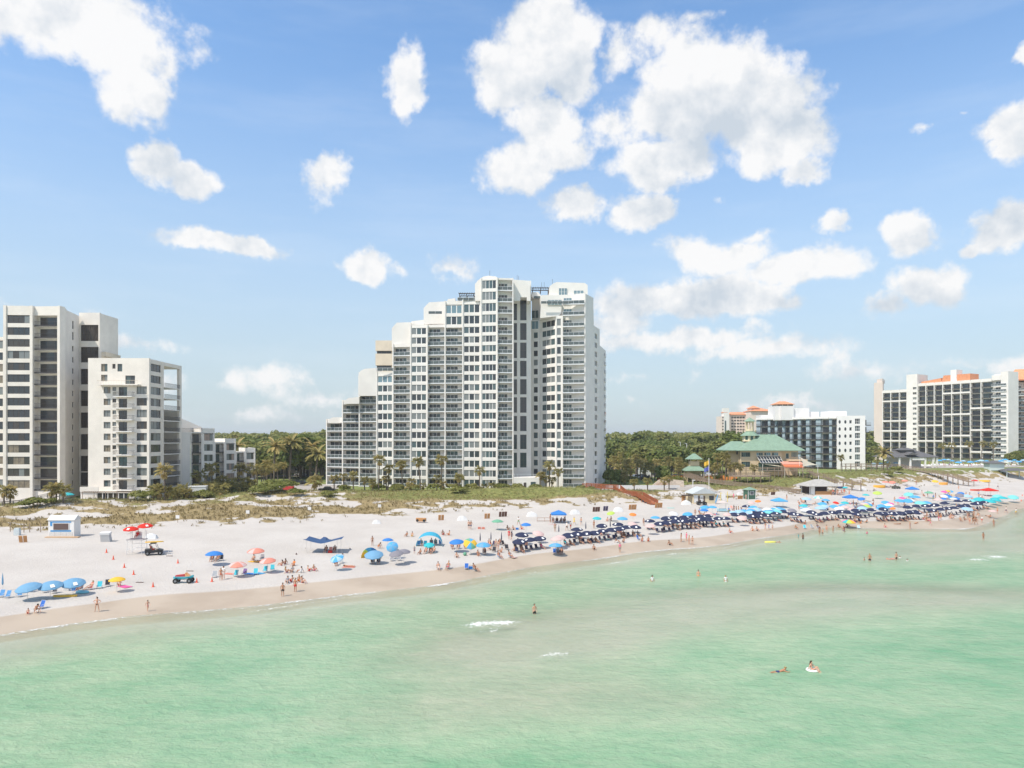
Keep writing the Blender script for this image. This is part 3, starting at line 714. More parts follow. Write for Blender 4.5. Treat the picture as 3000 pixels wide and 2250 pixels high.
# stair tower behind with tall glazed panels
ST = Frame(W(232, 190.5), W(292, 190.5)); zt = Zp(916, 190.5)
u0 = ST.W*(10/160.); u1 = ST.W-.35
op = [(u0, u1, Zp(860+yb*.3738, 190.5), Zp(860+ya*.3738, 190.5)) for ya, yb in [(1402,1505),(1272,1393),(1102,1222),(932,1053),(760,882),(590,712),(418,540),(245,372)]]
LT.wincol(ST, 0, ST.W, 3.6, zt, op, 0, .7); LT.mass(ST, 3.6, zt-.1, .7, 9)
for q in op: LT.win(ST, q[0], q[2], q[1]-q[0], q[3]-q[2], 4, [gbrown], bronze, .07, .05, bar=True, depth=.3, name='stair_window')
S6 = Frame(W(292, 190.6), W(334.6, 199)); LT.done(); LT2 = MB()
zt6 = Zp(922, 192)
LT2.box(.15, S6.W, -.05, .35, 3.6, zt6, M=S6.M); LT2.box(S6.W*.55, S6.W*.58, -.12, .1, 28, zt6-1, M=S6.M)
for k in (12, 11, 10): LT2.box(.8, S6.W+1.2, -1.2, .0, LL[k+1]-.1, LL[k+1]+1.1, M=S6.M)
obj('side_wall', LT2.mesh('side_wall', tanw), LT.root, -LT.loc)  # tan puts the shade of this right-facing flank into the wall colour

# lower tower in front
LB = Bld('apartment_tower', 'mid-height white apartment tower with open corner balconies, right of the tall left tower', (-98, 185, 4.9), wallmat=cream)
KB = 178.5
F = Frame(W(258, 178.3), W(437, 178.3)); roof = LL[12]+.1; zr = Zp(1049, 178.3)
fx = lambda z: ((z*.3738)-258)/FPX*178.3
# columns of openings on the front: plain | paired windows | balconies | window column
LB.mass(F, 3.6, zr-.05, .5, 6.2, 0, F.W-.5); LB.mass(F, 3.6, zr-.05, 6, 16, 0, F.W-6.6)
LB.wall.box(0, fx(785), 0, .6, 3.6, zr, M=F.M)
zz = [(fx(812), fx(866), LL[k]+.75, LL[k]+2.35) for k in range(1, 10)]+[(fx(792), fx(842), LL[10]+.9, LL[10]+2.5), (fx(792), fx(842), LL[11]+.4, LL[11]+2.3)]
LB.wincol(F, fx(785), fx(872), 3.6, zr, zz, .001, .6)
for q in zz: LB.win(F, q[0], q[2], q[1]-q[0], q[3]-q[2], 2, [gcurt, gtan, gcurt, gteal], bronze, .05, .05, depth=.25)
zz = [(fx(880), fx(911), LL[k]+1.35, LL[k]+2.35) for k in range(1, 10)]+[(fx(880), fx(905), LL[11]+1.1, LL[11]+2.3)]
LB.wincol(F, fx(872), fx(915), 3.6, zr, zz, .002, .6)
for q in zz: LB.win(F, q[0], q[2], q[1]-q[0], q[3]-q[2], 1, [gcurt, gbrown], bronze, .05, .05, depth=.25)
zz = [(fx(930), fx(996), LL[k]+.1, LL[k]+2.35) for k in range(1, 10)]+[(fx(982), fx(1058), LL[10]+.2, LL[10]+2.3), (fx(920), fx(958), LL[11]+.4, LL[11]+2.3)]
LB.wincol(F, fx(915), fx(1062), 3.6, zr, zz, .003, .6)
for q in zz: LB.win(F, q[0], q[2], q[1]-q[0], q[3]-q[2], 2, [gdark, gteal, gbrown], bronze, .05, .05, depth=.25, name='sliding_door')
for k in range(1, 10):
    me = cached('lbbal', lambda: (lambda b: (b.box(0, fx(1056)-fx(908), -1.4, -.002, -.18, .02), b.mesh('balcony', white2))[1])(MB()))
    o = LB.add('balcony', me, F.at(fx(908), 0, LL[k]), F.a)
    def rl():
        b = MB(); w_ = fx(1056)-fx(908)
        b.box(0, w_, -1.4, -1.35, 1.0, 1.05); b.box(0, .05, -1.35, 0, 1.0, 1.05); b.box(w_-.05, w_, -1.35, 0, 1.0, 1.05)
        for i in range(21): b.box(i*(w_-.03)/20, i*(w_-.03)/20+.025, -1.39, -1.36, .02, 1.0)
        for i in range(6): b.box(.01, .035, -1.35+i*.22, -1.33+i*.22, .02, 1.0); b.box(w_-.035, w_-.01, -1.35+i*.22, -1.33+i*.22, .02, 1.0)
        return b.mesh('railing', darkrail)
    obj('railing', cached('lbrail', rl), o)
LB.wall.box(fx(790), fx(1105), -1.6, .0, LL[10]-.2, LL[10]+.05, M=F.M)
tb = MB(); tb.box(fx(790), fx(1105), -1.6, -1.55, LL[10]+.95, LL[10]+1.02, M=F.M)
for i in range(26): x = fx(790)+i*(fx(1105)-fx(790))/25.; tb.box(x-.015, x+.015, -1.59, -1.56, LL[10]+.05, LL[10]+.95, M=F.M)
obj('terrace_railing', tb.mesh('terrace_railing', mat('tan_rail', (.55, .46, .36), .6)), LB.root, -LB.loc)
zz = [(fx(1070), fx(1151), LL[k]+.6, LL[k]+2.5) for k in range(0, 10)]
LB.wincol(F, fx(1062), F.W, 3.6, zr, zz, .004, .6)
for q in zz: LB.win(F, q[0], q[2], q[1]-q[0], q[3]-q[2], 3, [gbrown, gdark, gcurt], bronze, .06, .05, depth=.25)
# right flank: window column, then the open corner frame
X0 = F.at(F.W, 0, 0).x
S = Frame((X0, 178.6), (X0+.2, 195.3)); zr2 = zr-.2
yy = lambda pxl: FPX*abs(X0)/(1500-pxl)-178.6
LB.mass(S, 3.6, zr2-.1, .45, 9, 0, yy(474))
zz = [(yy(441.5), yy(470.5), LL[k]+.6, LL[k]+2.5) for k in range(0, 12)]
LB.wincol(S, 0, yy(474), 3.6, zr2, zz, 0, .45)
for q in zz: LB.win(S, q[0], q[2], q[1]-q[0], q[3]-q[2], 3, [gbrown, gdark, gcurt], bronze, .06, .05, depth=.2)
ya, yb = yy(478), S.W
LB.wall.box(ya-.9, ya, -.1, .5, 3.6, zr2-.02, M=S.M); LB.wall.box(yb-1.3, yb, -.05, .6, 3.6, zr2-.04, M=S.M)
LB.wall.box(ya, yb-1.3, -.04, .6, LL[11]+2.55, zr2-.06, M=S.M); LB.wall.box(ya-.5, yb, .6, 6, zr2-1.0, zr2-.1, M=S.M)
LB.wall.box(ya, yb-.4, 5, 8, 3.6, LL[8], M=S.M); LB.wall.box(yb-.35, yb-.05, .6, 5.2, 3.6, LL[8]-.02, M=S.M)         # back of the lower loggias is closed, the top four are open
for k in range(0, 11):
    z = LL[k]; w_ = yb-1.3-ya
    o = LB.add('balcony', cached('lbcb', lambda: (lambda b: (b.box(0, w_, -.3, 5.0, -.17, .03), b.mesh('balcony', white2))[1])(MB())), S.at(ya, 0, z), S.a)
    def rl():
        b = MB(); b.box(0, w_, -.3, -.24, 1.0, 1.06); k_ = 40
        for i in range(k_+1): b.box(i*(w_-.04)/k_, i*(w_-.04)/k_+.03, -.285, -.255, .03, 1.0)
        return b.mesh('railing', darkrail)
    obj('railing', cached('lbcr', rl), o)
    if k < 8: LB.win(S, ya+.3, z+.05, w_-1, 2.3, 3, [gbrown, gdark], bronze, .06, .05, depth=4.92, name='sliding_door')
# ground floor restaurant front
GF = Frame(W(236, 175.5), W(396, 175.5))
op = [(GF.W*.30, GF.W*.88, 4.9, 6.7)]
LB.wincol(GF, 0, GF.W, 3.6, LL[1]-.35, op, 0, .5); LB.mass(GF, 3.6, LL[1]-.4, .5, 3.5)
LB.win(GF, op[0][0], 4.9, op[0][1]-op[0][0], 1.8, 6, [gdark, gbrown], white2, .2, .06, depth=.2)
pr = MB(); pr.box(GF.W*.1, GF.W*.98, -1.6, -1.5, 6.95, 7.05, M=GF.M)
for i in range(5): pr.box(GF.W*(.1+.21*i), GF.W*(.1+.21*i)+.1, -1.6, -1.5, 4.5, 6.95, M=GF.M)
for i in range(24): pr.box(GF.W*.1+i*.52, GF.W*.1+i*.52+.06, -1.7, 0, 7.05, 7.12, M=GF.M)
obj('pergola', pr.mesh('pergola', wood), LB.root, -LB.loc)
obj('terrace_wall', (lambda b: (b.box(0, 4.6, -.3, -.15, LL[1]-.3, LL[1]+.9, M=GF.M), b.mesh('terrace_wall', cream))[1])(MB()), LB.root, -LB.loc)
LB.done()

# low stepped block to the right of it
def Z2(x, y): return (480+x*.2351, 1180+y*.2351)
LC = Bld('apartment_block', 'low stepped white apartment block with three descending roof terraces behind palms', (-85, 212, 5))
KC = [4.4]+[7.3+2.9*k for k in range(0, 6)]
cols = [(333, 480, 200, 201, 'B', 5), (480, 632, 201, 203, 'W', 5), (632, 760, 210, 212, 'B', 4), (760, 897, 212, 214, 'W', 4), (897, 1010, 218, 220, 'B', 3), (1010, 1140, 220, 221.5, 'W', 3)]
for i, (a, b, D0, D1, kind, nl) in enumerate(cols):
    F = Frame(W(Z2(a, 0)[0], D0), W(Z2(b, 0)[0], D1)); top = KC[nl+1]
    par = 1.15 if kind == 'W' else .12
    LC.wall.box(0, .28, -.12-.003*i, 12, 3.6, top+par, M=F.M); LC.wall.box(F.W-.28, F.W, -.1-.003*i, 12, 3.6, top+par-.02, M=F.M)
    LC.mass(F, 3.6, top+.03, 1.7, 11.8); LC.wall.box(.28, F.W-.28, 0, .5, top-.3, top+par-.03, M=F.M); LC.wall.box(.28, F.W-.28, .5, 1.75, top-.28, top, M=F.M)
    for k in range(1, nl+1):
        z = KC[k]
        if kind == 'W':
            LC.wall.box(.28, F.W-.28, 0, .6, z-.5, z+.55, M=F.M); LC.wall.box(.28, F.W-.28, .35, 1.7, z+.55, z+2.4, M=F.M)
            LC.win(F, .5, z+.55, F.W-1.0, 1.85, 3, [gbrown, gcurt, mat('glass_pink_curtain', (.36, .27, .22), .3)], bronze, .06, .05)
            LC.wall.box(.28, .5, .05, .4, z+.55, z+2.4, M=F.M); LC.wall.box(F.W-.5, F.W-.28, .05, .4, z+.55, z+2.4, M=F.M)
        else: LC.balcony(F, .28, z, F.W-.56, 2.9, 'bars', 1.7, doorw=F.W-1.4, doormats=[gdark, gbrown])
S = Frame(W(515, 196.5), W(558, 200)); LC.mass(S, 3.6, 21.8, 0, 9)
S0 = Frame(W(519, 204), W(592, 212)); LC.wall.prism([(0, 21), (S0.W, 21), (S0.W, 23.4), (0, 26.2)], 0, 3, fn=lambda p: S0.M @ Vector(p))
rl = MB(); R = Frame(W(519, 199.5), W(590, 201.2)); rl.box(0, R.W, .1, .15, 22.85, 22.9, M=R.M)
for i in range(40): rl.box(i*(R.W-.03)/39, i*(R.W-.03)/39+.025, .11, .14, 21.85, 22.85, M=R.M)
obj('roof_railing', rl.mesh('roof_railing', darkrail), LC.root, -LC.loc)
LC.done()
# ------------------------------------------------------------------ buildings on the right
def Z5(x, y): return (2050+x*.2306, 1140+y*.2306)
def Z6(x, y): return (2500+x*.229, 1040+y*.229)
# six-storey hotel with a curved run of dark balconies
MH = Bld('hotel', 'six-storey white hotel with dark glass balconies and oval windows behind the green-roofed restaurant', (140, 315, 6), wallmat=coolw)
HL = [7.65+3.0*k for k in range(0, 8)]
pts = [(2215, 325), (2250, 322), (2290, 319), (2330, 315.5), (2370, 311.5), (2408, 307), (2430, 304), (2452, 302.5)]
def lerpD(x):
    return float(np.interp(x, [p[0] for p in pts], [p[1] for p in pts]))
edges = [2215]+[2050+q*.2306 for q in (862, 950, 1045, 1140, 1240, 1345, 1470, 1640, 1740)]
mg = [gdark, gdark, mat('glass_deep_blue', (.05, .08, .10), .06, spec=.8)]
hz = mat('blue_grey_panel', (.34, .42, .46), .5)
hp = MB()
for i in range(len(edges)-1):
    F = Frame(W(edges[i], lerpD(edges[i])), W(edges[i+1], lerpD(edges[i+1])))
    MH.mass(F, 4.5, HL[7]+.1, 1.7, 14); wide = F.W > 12
    MH.wall.box(0, F.W, -.3-.002*i, 1.8, HL[7]-.15, HL[7]+.75, M=F.M)
    for k in range(0, 7):
        z = HL[k]
        o = MH.balcony(F, 0, z, F.W, 3.0, 'bars', 1.6, doorw=F.W*.55 if not wide else F.W*.5, doormats=mg, side='r' if i % 2 else 'r')
        if wide: hp.box(F.W*.04, F.W*.46, 1.4, 1.69, z+.1, z+2.7, M=F.M)
        else: hp.box(.05, F.W*.36, .25, 1.69, z+.1, z+2.75, M=F.M)
obj('privacy_panel', hp.mesh('privacy_panel', hz), MH.root, -MH.loc)['kind'] = 'stuff'
E = Frame(W(2452, 302.5), W(2535, 300)); ex = lambda q: (2050+q*.2306-2452)/FPX*302
MH.mass(E, 4.5, HL[7]+.9, .5, 13, 0, E.W)
ov = [(ex(1832), ex(1852)), (ex(1895), ex(1915))]
op = [(ex(1955), ex(2015), HL[k]+.45, HL[k]+2.75) for k in range(0, 7)]
MH.wincol(E, ex(1935), E.W, 4.5, HL[7]+1.0, op, .002, .5)
for q in op: MH.win(E, q[0], q[2], q[1]-q[0], q[3]-q[2], 3, mg+[gteal], white2, .08, .08, bar=True, depth=.25)
oq = [(ex(1890), ex(1918), HL[k]+.7, HL[k]+2.1) for k in range(1, 7)]
MH.wincol(E, ex(1872), ex(1935), 4.5, HL[7]+1.0, oq, .001, .5)
for q in oq: MH.win(E, q[0], q[2], q[1]-q[0], q[3]-q[2], 1, mg, white2, .05, .05, depth=.25)
MH.wincol(E, 0, ex(1872), 4.5, HL[7]+1.0, [], 0, .5)
def oval():
    b = MB(); n_ = 14; b.prism([(.42*math.cos(2*math.pi*i/n_), .75*math.sin(2*math.pi*i/n_)) for i in range(n_)], -.05, .02); return b.mesh('oval_window', gdark)
for k in range(2, 7):
    for q in (1775, 1842): obj('oval_window', cached('oval', oval), MH.root, E.at(ex(q), 0, HL[k]+1.4)-MH.loc, E.a)
SD = Frame((E.at(E.W, 0, 0).x, 300.1), (E.at(E.W, 0, 0).x+9, 312))
for k in range(2, 7): MH.balcony(Frame(W(2535.5, 303), W(2551, 303)), 0, HL[k], 2.3, 3, 'bars', 2.5, doorw=1.5, doormats=mg)
for (xa, xb, ya, yb, D_, dp) in [(960,1045,215,400,318,9),(1040,1195,215,400,316,10),(1195,1392,240,392,317,10),(1388,1515,288,380,318,9),(1662,1868,278,375,308,10),(780,880,330,410,326,7)]:
    a, b = Z5(xa, ya), Z5(xb, yb); MH.wall.box((a[0]-CX)/FPX*D_, (b[0]-CX)/FPX*D_, D_, D_+dp, HL[7]-.5, Zp(a[1], D_))
MH.done()
def hiproof(b, x0, x1, y0, y1, z0, z1, ridge=.5, mi=0, th=.25):
    """hip roof on the rectangle, ridge along x"""
    w_ = (y1-y0)*ridge; ym = (y0+y1)/2
    if (x1-x0) <= (y1-y0): a = c = (x0+x1)/2
    else: a, c = x0+w_, x1-w_
    if a > c: a = c = (x0+x1)/2
    P = [(x0,y0,z0),(x1,y0,z0),(x1,y1,z0),(x0,y1,z0)]; R = [(a-.01,ym,z1),(c+.01,ym,z1)]
    b.quad([P[0],P[1],R[1],R[0]],mi); b.quad([P[1],P[2],R[1]],mi); b.quad([P[2],P[3],R[0],R[1]],mi); b.quad([P[3],P[0],R[0]],mi)
    b.box(x0, x1, y0, y1, z0-th, z0-.003, mi)
# far pink-beige hotel with terracotta roofs
PH = Bld('hotel', 'distant pale pink hotel with terracotta roofs, left of and behind the six-storey hotel', (225, 690, 6), wallmat=pinkw)
D_ = 690
def pbox(b, xa, xb, ya, yb, D, dep, M=None): b.box((Z5(xa,0)[0]-CX)/FPX*D, (Z5(xb,0)[0]-CX)/FPX*D, D, D+dep, 5 if yb is None else Zp(Z5(0,yb)[1], D), Zp(Z5(0,ya)[1], D))
pbox(PH.wall, 262, 385, 345, None, 690, 14); pbox(PH.wall, 385, 648, 322, None, 696, 14); pbox(PH.wall, 648, 965, 275, None, 680, 22)
wt = MB(); pbox(wt, 305, 375, 240, None, 689.5, 6); obj('white_shaft', wt.mesh('white_shaft', white2), PH.root, -PH.loc)
gs = MB(); pbox(gs, 318, 336, 400, 545, 689.3, .3); obj('stair_glazing', gs.mesh('stair_glazing', gteal), PH.root, -PH.loc)
rf = MB()
def prf(xa, xb, y0, y1, D, dep, rg=.4):
    hiproof(rf, (Z5(xa,0)[0]-CX)/FPX*D, (Z5(xb,0)[0]-CX)/FPX*D, D-.6, D+dep, Zp(Z5(0,y0)[1], D), Zp(Z5(0,y1)[1], D), rg)
prf(382, 655, 322, 288, 695, 16, .2); prf(645, 965, 276, 232, 679, 22, .5); prf(298, 352, 295, 262, 690, 8); prf(652, 765, 240, 205, 684, 14)
obj('roof', rf.mesh('roof', terra), PH.root, -PH.loc)
pbox(PH.wall, 303, 347, 295, 345, 690.5, 7); pbox(PH.wall, 658, 755, 240, 290, 685, 12)
F = Frame(((Z5(400,0)[0]-CX)/FPX*696-0, 695.98), ((Z5(645,0)[0]-CX)/FPX*696, 695.98)); hh_ = [Zp(Z5(0, y)[1], 696) for y in range(345, 620, 38)]
bw = MB()
for i, (ua, ub) in enumerate([(0, .26), (.29, .70), (.75, 1.0)]):
    for z in hh_:
        PH.win(F, F.W*ua, z-2.2, F.W*(ub-ua), 1.9, 3 if i == 1 else 2, [gbrown, mat('glass_far', (.16, .13, .11), .3)], pinkw, .5, .1, depth=-.05)
for z in hh_: PH.win(Frame(((Z5(268,0)[0]-CX)/FPX*690, 689.98), ((Z5(300,0)[0]-CX)/FPX*690, 689.98)), 1.2, z-2.2, 2.2, 1.8, 1, [gbrown], pinkw, .3, .1, depth=-.05)
PH.done()
LR = Bld('hotel', 'far tower top with terracotta hip roof above a window band, behind the six-storey hotel', (235, 560, 6), wallmat=pinkw)
pbox(LR.wall, 978, 1192, 215, None, 560, 12)
b = MB(); D_ = 560; hiproof(b, (Z5(966,0)[0]-CX)/FPX*D_, (Z5(1200,0)[0]-CX)/FPX*D_, D_-1.2, D_+13, Zp(Z5(0,190)[1],D_), Zp(Z5(0,150)[1],D_), .35); obj('roof', b.mesh('roof', terra), LR.root, -LR.loc)
FF = Frame(W(Z5(980,0)[0], D_-.2), W(Z5(1190,0)[0], D_-.2)); LR.win(FF, .3, Zp(Z5(0,213)[1],D_), FF.W-.6, Zp(Z5(0,193)[1],D_)-Zp(Z5(0,213)[1],D_), 3, [gbrown], pinkw, .8, .2, depth=-.05)
pbox(LR.wall, 985, 1185, 188, 215, 560.3, 11); LR.done()

# big white hotel on the far right, facade turned toward the shore
RH = Bld('hotel', 'long twelve-bay white hotel with dark balconies and orange roof edge on the right', (238, 400, 8), wallmat=white)
def hb(px): return float(np.interp(px, [2586, 2954], [429, 369]))
ZG = [9.4+2.93*k for k in range(0, 17)]
def zlev(k): return ZG[k]
cols = [Z6(q, 0)[0] for q in (375, 478, 588, 686)]
cols2 = [Z6(q, 0)[0] for q in (825, 928, 1035, 1143, 1258, 1372, 1497, 1634, 1772)]
hg = [gdark, gdark, mat('glass_deep_blue', (.05, .08, .10), .06), gteal]
rnd = random.Random(5)
def hotelbay(F, k0, k1, solid=()):
    RH.mass(F, 6, ZG[k1]+.05, 1.6, 12); e = rnd.random()*.01
    RH.wall.box(-.2, .2, -.15-e, 1.6, 6, ZG[k1]+.9, M=F.M)
    RH.wall.box(.2, F.W-.2, -.02-e, 1.65, ZG[k1]-.3, ZG[k1]+1.3, M=F.M)
    for k in range(k0, k1):
        if k in solid: RH.wall.box(.2, F.W-.2, -.05, .3, ZG[k]+.05, ZG[k]+1.0, M=F.M)
        RH.balcony(F, .2, ZG[k], F.W-.4, 2.93, 'none' if k in solid else 'bars', 1.5, doorw=F.W-.9, doormats=hg)
for i in range(3):
    F = Frame(W(cols[i], hb(cols[i])), W(cols[i+1], hb(cols[i+1]))); hotelbay(F, 0, 13, (11, 7, 5, 3))
F = Frame(W(cols[3], hb(cols[3])), W(cols2[0]+.2, hb(cols2[0]))); zt = Zp(Z6(0,255)[1], 418)
op = [(F.W*.58, F.W*.92, ZG[k]+.8, ZG[k]+2.2) for k in range(0, 14)]
RH.wincol(F, 0, F.W, 6, zt, op, -.6, .5); RH.mass(F, 6, zt-.1, .5, 11)
for q in op: RH.win(F, q[0], q[2], q[1]-q[0], q[3]-q[2], 2, [gbrown, gcurt], white2, .1, .08, depth=-.3)
F0 = Frame(W(Z6(855,0)[0], 411), W(Z6(868,0)[0], 405))
for i in range(8):
    F = Frame(W(cols2[i], hb(cols2[i])), W(cols2[i+1], hb(cols2[i+1]))); hotelbay(F, 0, 14 if i < 6 else 14, ((10, 6, 3), (12, 8, 4, 2), (1, 5, 9))[i//3])
F = Frame(W(cols2[8], hb(cols2[8])), W(2954, hb(2954))); zt = Zp(Z6(0,215)[1], 372)
RH.wall.box(F.W*.55, F.W, 0, 8, 6, zt, M=F.M); RH.wall.box(0, F.W*.56, 1.6, 12, 6, zt-1, M=F.M)
RH.wall.box(0, F.W*.56, -.1, 1.7, ZG[14]+.1, zt-1.5, M=F.M)
for k in range(0, 14):
    RH.win(F, F.W*.12, ZG[k]+.1, F.W*.34, 2.3, 2, hg, white2, .1, .08, depth=1.5)
    RH.balcony(F, 0, ZG[k], F.W*.9, 2.93, 'glass', 1.4, doorw=.5, doormats=[gdark], proud=.3, side='r')
# blank end wall and roofs
e0 = W(2586, 429); e1 = W(2560.5, 437); b = MB()
b.flat([(e1.x, e1.y), (e0.x, e0.y), (e0.x+9, e0.y+16), (e1.x+8, e1.y+16)], 6, Zp(Z6(0, 345)[1], 430)); b.flat([(e1.x+2, e1.y+.5), (e0.x, e0.y+.3), (e0.x+8, e0.y+13), (e1.x+8, e1.y+12)], Zp(Z6(0,345)[1],430)-.01, Zp(Z6(0,300)[1], 430))
obj('end_wall', b.mesh('end_wall', pinkw), RH.root, -RH.loc)
b = MB(); FF = Frame(W(Z6(870,0)[0], hb(Z6(870,0)[0])+1.5), W(Z6(1125,0)[0], hb(Z6(1125,0)[0])+1.5)); b.prism([(0, ZG[14]+.5), (FF.W, ZG[14]+.5), (FF.W, ZG[14]+3.6), (0, ZG[14]+2.2)], 0, 8, fn=lambda p: FF.M @ Vector(p))
F2 = Frame(W(Z6(1120,0)[0], hb(Z6(1120,0)[0])+1.5), W(Z6(1495,0)[0], hb(Z6(1495,0)[0])+1.5)); b.prism([(0, ZG[14]+.5), (F2.W, ZG[14]+.5), (F2.W, ZG[14]+4.9), (1.5, ZG[14]+4.9)], 0, 8.1, fn=lambda p: F2.M @ Vector(p))
obj('roof', b.mesh('roof', terra), RH.root, -RH.loc)
b = MB(); b.box(F2.W*.36, F2.W*.56, -.6, 5, ZG[14]+.5, ZG[14]+7.6, M=F2.M); obj('chimney', b.mesh('chimney', white2), RH.root, -RH.loc)
RH.done()
# neighbour at the right edge
EH = Bld('hotel', 'peach balconied building with orange hip roof cut off by the right edge', (278, 380, 8), wallmat=pinkw)
F = Frame(W(2957, 382), W(3120, 370)); EH.mass(F, 6, 50, 1.9, 14); zr = Zp(Z6(0,320)[1], 382)
b = MB(); b.box(-.5, F.W, -.8, 14, zr-.5, zr, M=F.M); b.quad([F.M@Vector(p) for p in [(-.8,-1,zr),(F.W,-1,zr),(F.W-4,6,zr+6),(3,6,zr+6)]]); b.quad([F.M@Vector(p) for p in [(-.8,14,zr),(-.8,-1,zr),(3,6,zr+6)]]); b.quad([F.M@Vector(p) for p in [(F.W,14,zr),(-.8,14,zr),(3,6,zr+6),(F.W-4,6,zr+6)]])
obj('roof', b.mesh('roof', terra), EH.root, -EH.loc)
EH.wall.box(0, 1.2, -.1, 2, 6, zr-.5, M=F.M)
for q in range(1, 4): EH.wall.box(q*6.8+.2, q*6.8+1.4, -.1, 2, 6, zr-.5, M=F.M)
for k in range(1, 14):
    z = 9.0+2.82*k
    if z > zr-3: break
    for q in range(0, 4): EH.balcony(F, q*6.8+(1.4 if q else 1.2), z, 5.6, 2.8, 'glass', 1.8, doorw=4, doormats=[mat('glass_tan_dark', (.20, .16, .12), .3), gbrown])
EH.done()

# green-roofed restaurant with cupola
GR = Bld('restaurant', 'peach two-storey beach restaurant with green metal hip roofs and a cupola', (112, 268, 8), wallmat=ochre)
Dg = 262; gx_ = lambda q, D=Dg: (Z5(q, 0)[0]-CX)/FPX*D; gz = lambda y, D=Dg: Zp(Z5(0, y)[1], D)
F = Frame((gx_(515), Dg), (gx_(1265), Dg)); G0_ = gx_(515); zb = 6.5; ze = gz(785)
def gu(q): return gx_(q)-G0_
ops = [(gu(530), gu(642), gz(990), gz(920)), (gu(530), gu(642), gz(860), gz(803))]
GR.wincol(F, 0, gu(700), zb, ze, ops, 0, .5)
for q in ops: GR.win(F, q[0], q[2], q[1]-q[0], q[3]-q[2], 4, [gdark, gteal], mat('green_frame', (.12, .2, .17), .5), .1, .08, depth=.2)
ops = [(gu(745), gu(1030), zb+1.5, gz(935))]
GR.wincol(F, gu(700), gu(1045), zb, gz(848), ops, .001, .5); GR.win(F, ops[0][0], ops[0][2], ops[0][1]-ops[0][0], ops[0][3]-ops[0][2], 6, [mat('glass_green', (.06, .12, .10), .1)], mat('green_frame', (.12, .2, .17), .5), .08, .08, depth=.2)
for (a, b_) in [(720, 803), (818, 900), (915, 998)]: GR.win(F, gu(a), gz(845), gu(b_)-gu(a), gz(806)-gz(845), 3, [gdark, gblue], white2, .06, .06, depth=-.05, name='clerestory_window')
GR.wall.box(gu(700), gu(1045), .05, .6, gz(848)-.001, ze, M=F.M)
GR.wincol(F, gu(1045), F.W, zb, ze, [(gu(1108), gu(1150), gz(885), gz(815)), ], 1.2, 1.8)
GR.win(F, gu(1108), gz(885), gu(1150)-gu(1108), gz(815)-gz(885), 1, [gteal], white2, .05, .08, depth=1.25)
for q in range(5): GR.win(F, gu(1180)+q*.42*1.1, gz(865), .38, gz(800)-gz(865), 1, [gteal], white2, .05, .04, depth=1.1)
GR.mass(F, zb, ze-.05, 1.8, 16)
GR.wall.box(gu(1100), F.W+2, -2.5, 1.2, gz(915)+.1, gz(890), M=F.M)
b = MB()
for q in range(26): b.box(gu(1102)+q*.36, gu(1102)+q*.36+.05, -2.5, -2.44, gz(890), gz(858), M=F.M)
b.box(gu(1100), gu(1102)+9.2, -2.52, -2.42, gz(858), gz(858)+.08, M=F.M); obj('railing', b.mesh('railing', wood), GR.root, -GR.loc)
SW = Frame((gx_(340, 268), 268), (gx_(515, 268)-.01, 263)); GR.mass(SW, zb, gz(780), 0, 12); GR.win(SW, SW.W*.55, gz(832), SW.W*.25, 1.2, 1, [gdark], bronze, .05, .05, depth=-.04)
# sloped glazed canopy
b = MB(); y_t, y_b = Dg-.1, Dg-2.6; zt_, zb_ = gz(852), gz(935)
xa, xb = gx_(725), gx_(1015); xc, xd = gx_(745), gx_(1030)
for i in range(9):
    t = i/8; p0 = Vector((xa+(xb-xa)*t, y_t, zt_)); p1 = Vector((xc+(xd-xc)*t, y_b, zb_)); b.bar(p0, p1, .12)
for t in (0, .5, 1): b.bar(Vector((xa+(xc-xa)*t, y_t+(y_b-y_t)*t, zt_+(zb_-zt_)*t+.02)), Vector((xb+(xd-xb)*t, y_t+(y_b-y_t)*t, zt_+(zb_-zt_)*t+.02)), .12)
obj('canopy_frame', b.mesh('canopy_frame', white2), GR.root, -GR.loc)
for i in range(8):
    for j in range(2):
        def P(t, s): return Vector((xa+(xb-xa)*t+((xc+(xd-xc)*t)-(xa+(xb-xa)*t))*s, y_t+(y_b-y_t)*s, zt_+(zb_-zt_)*s))
        m_ = MB(); q = [P((i+.06)/8, .5*j+.03), P((i+.94)/8, .5*j+.03), P((i+.94)/8, .5*j+.47), P((i+.06)/8, .5*j+.47)]
        m_.quad(q[::-1]); m_.quad([p+Vector((0, .04, -.04)) for p in q]); obj('solar_pane', m_.mesh('solar_pane', gdark), GR.root, -GR.loc)
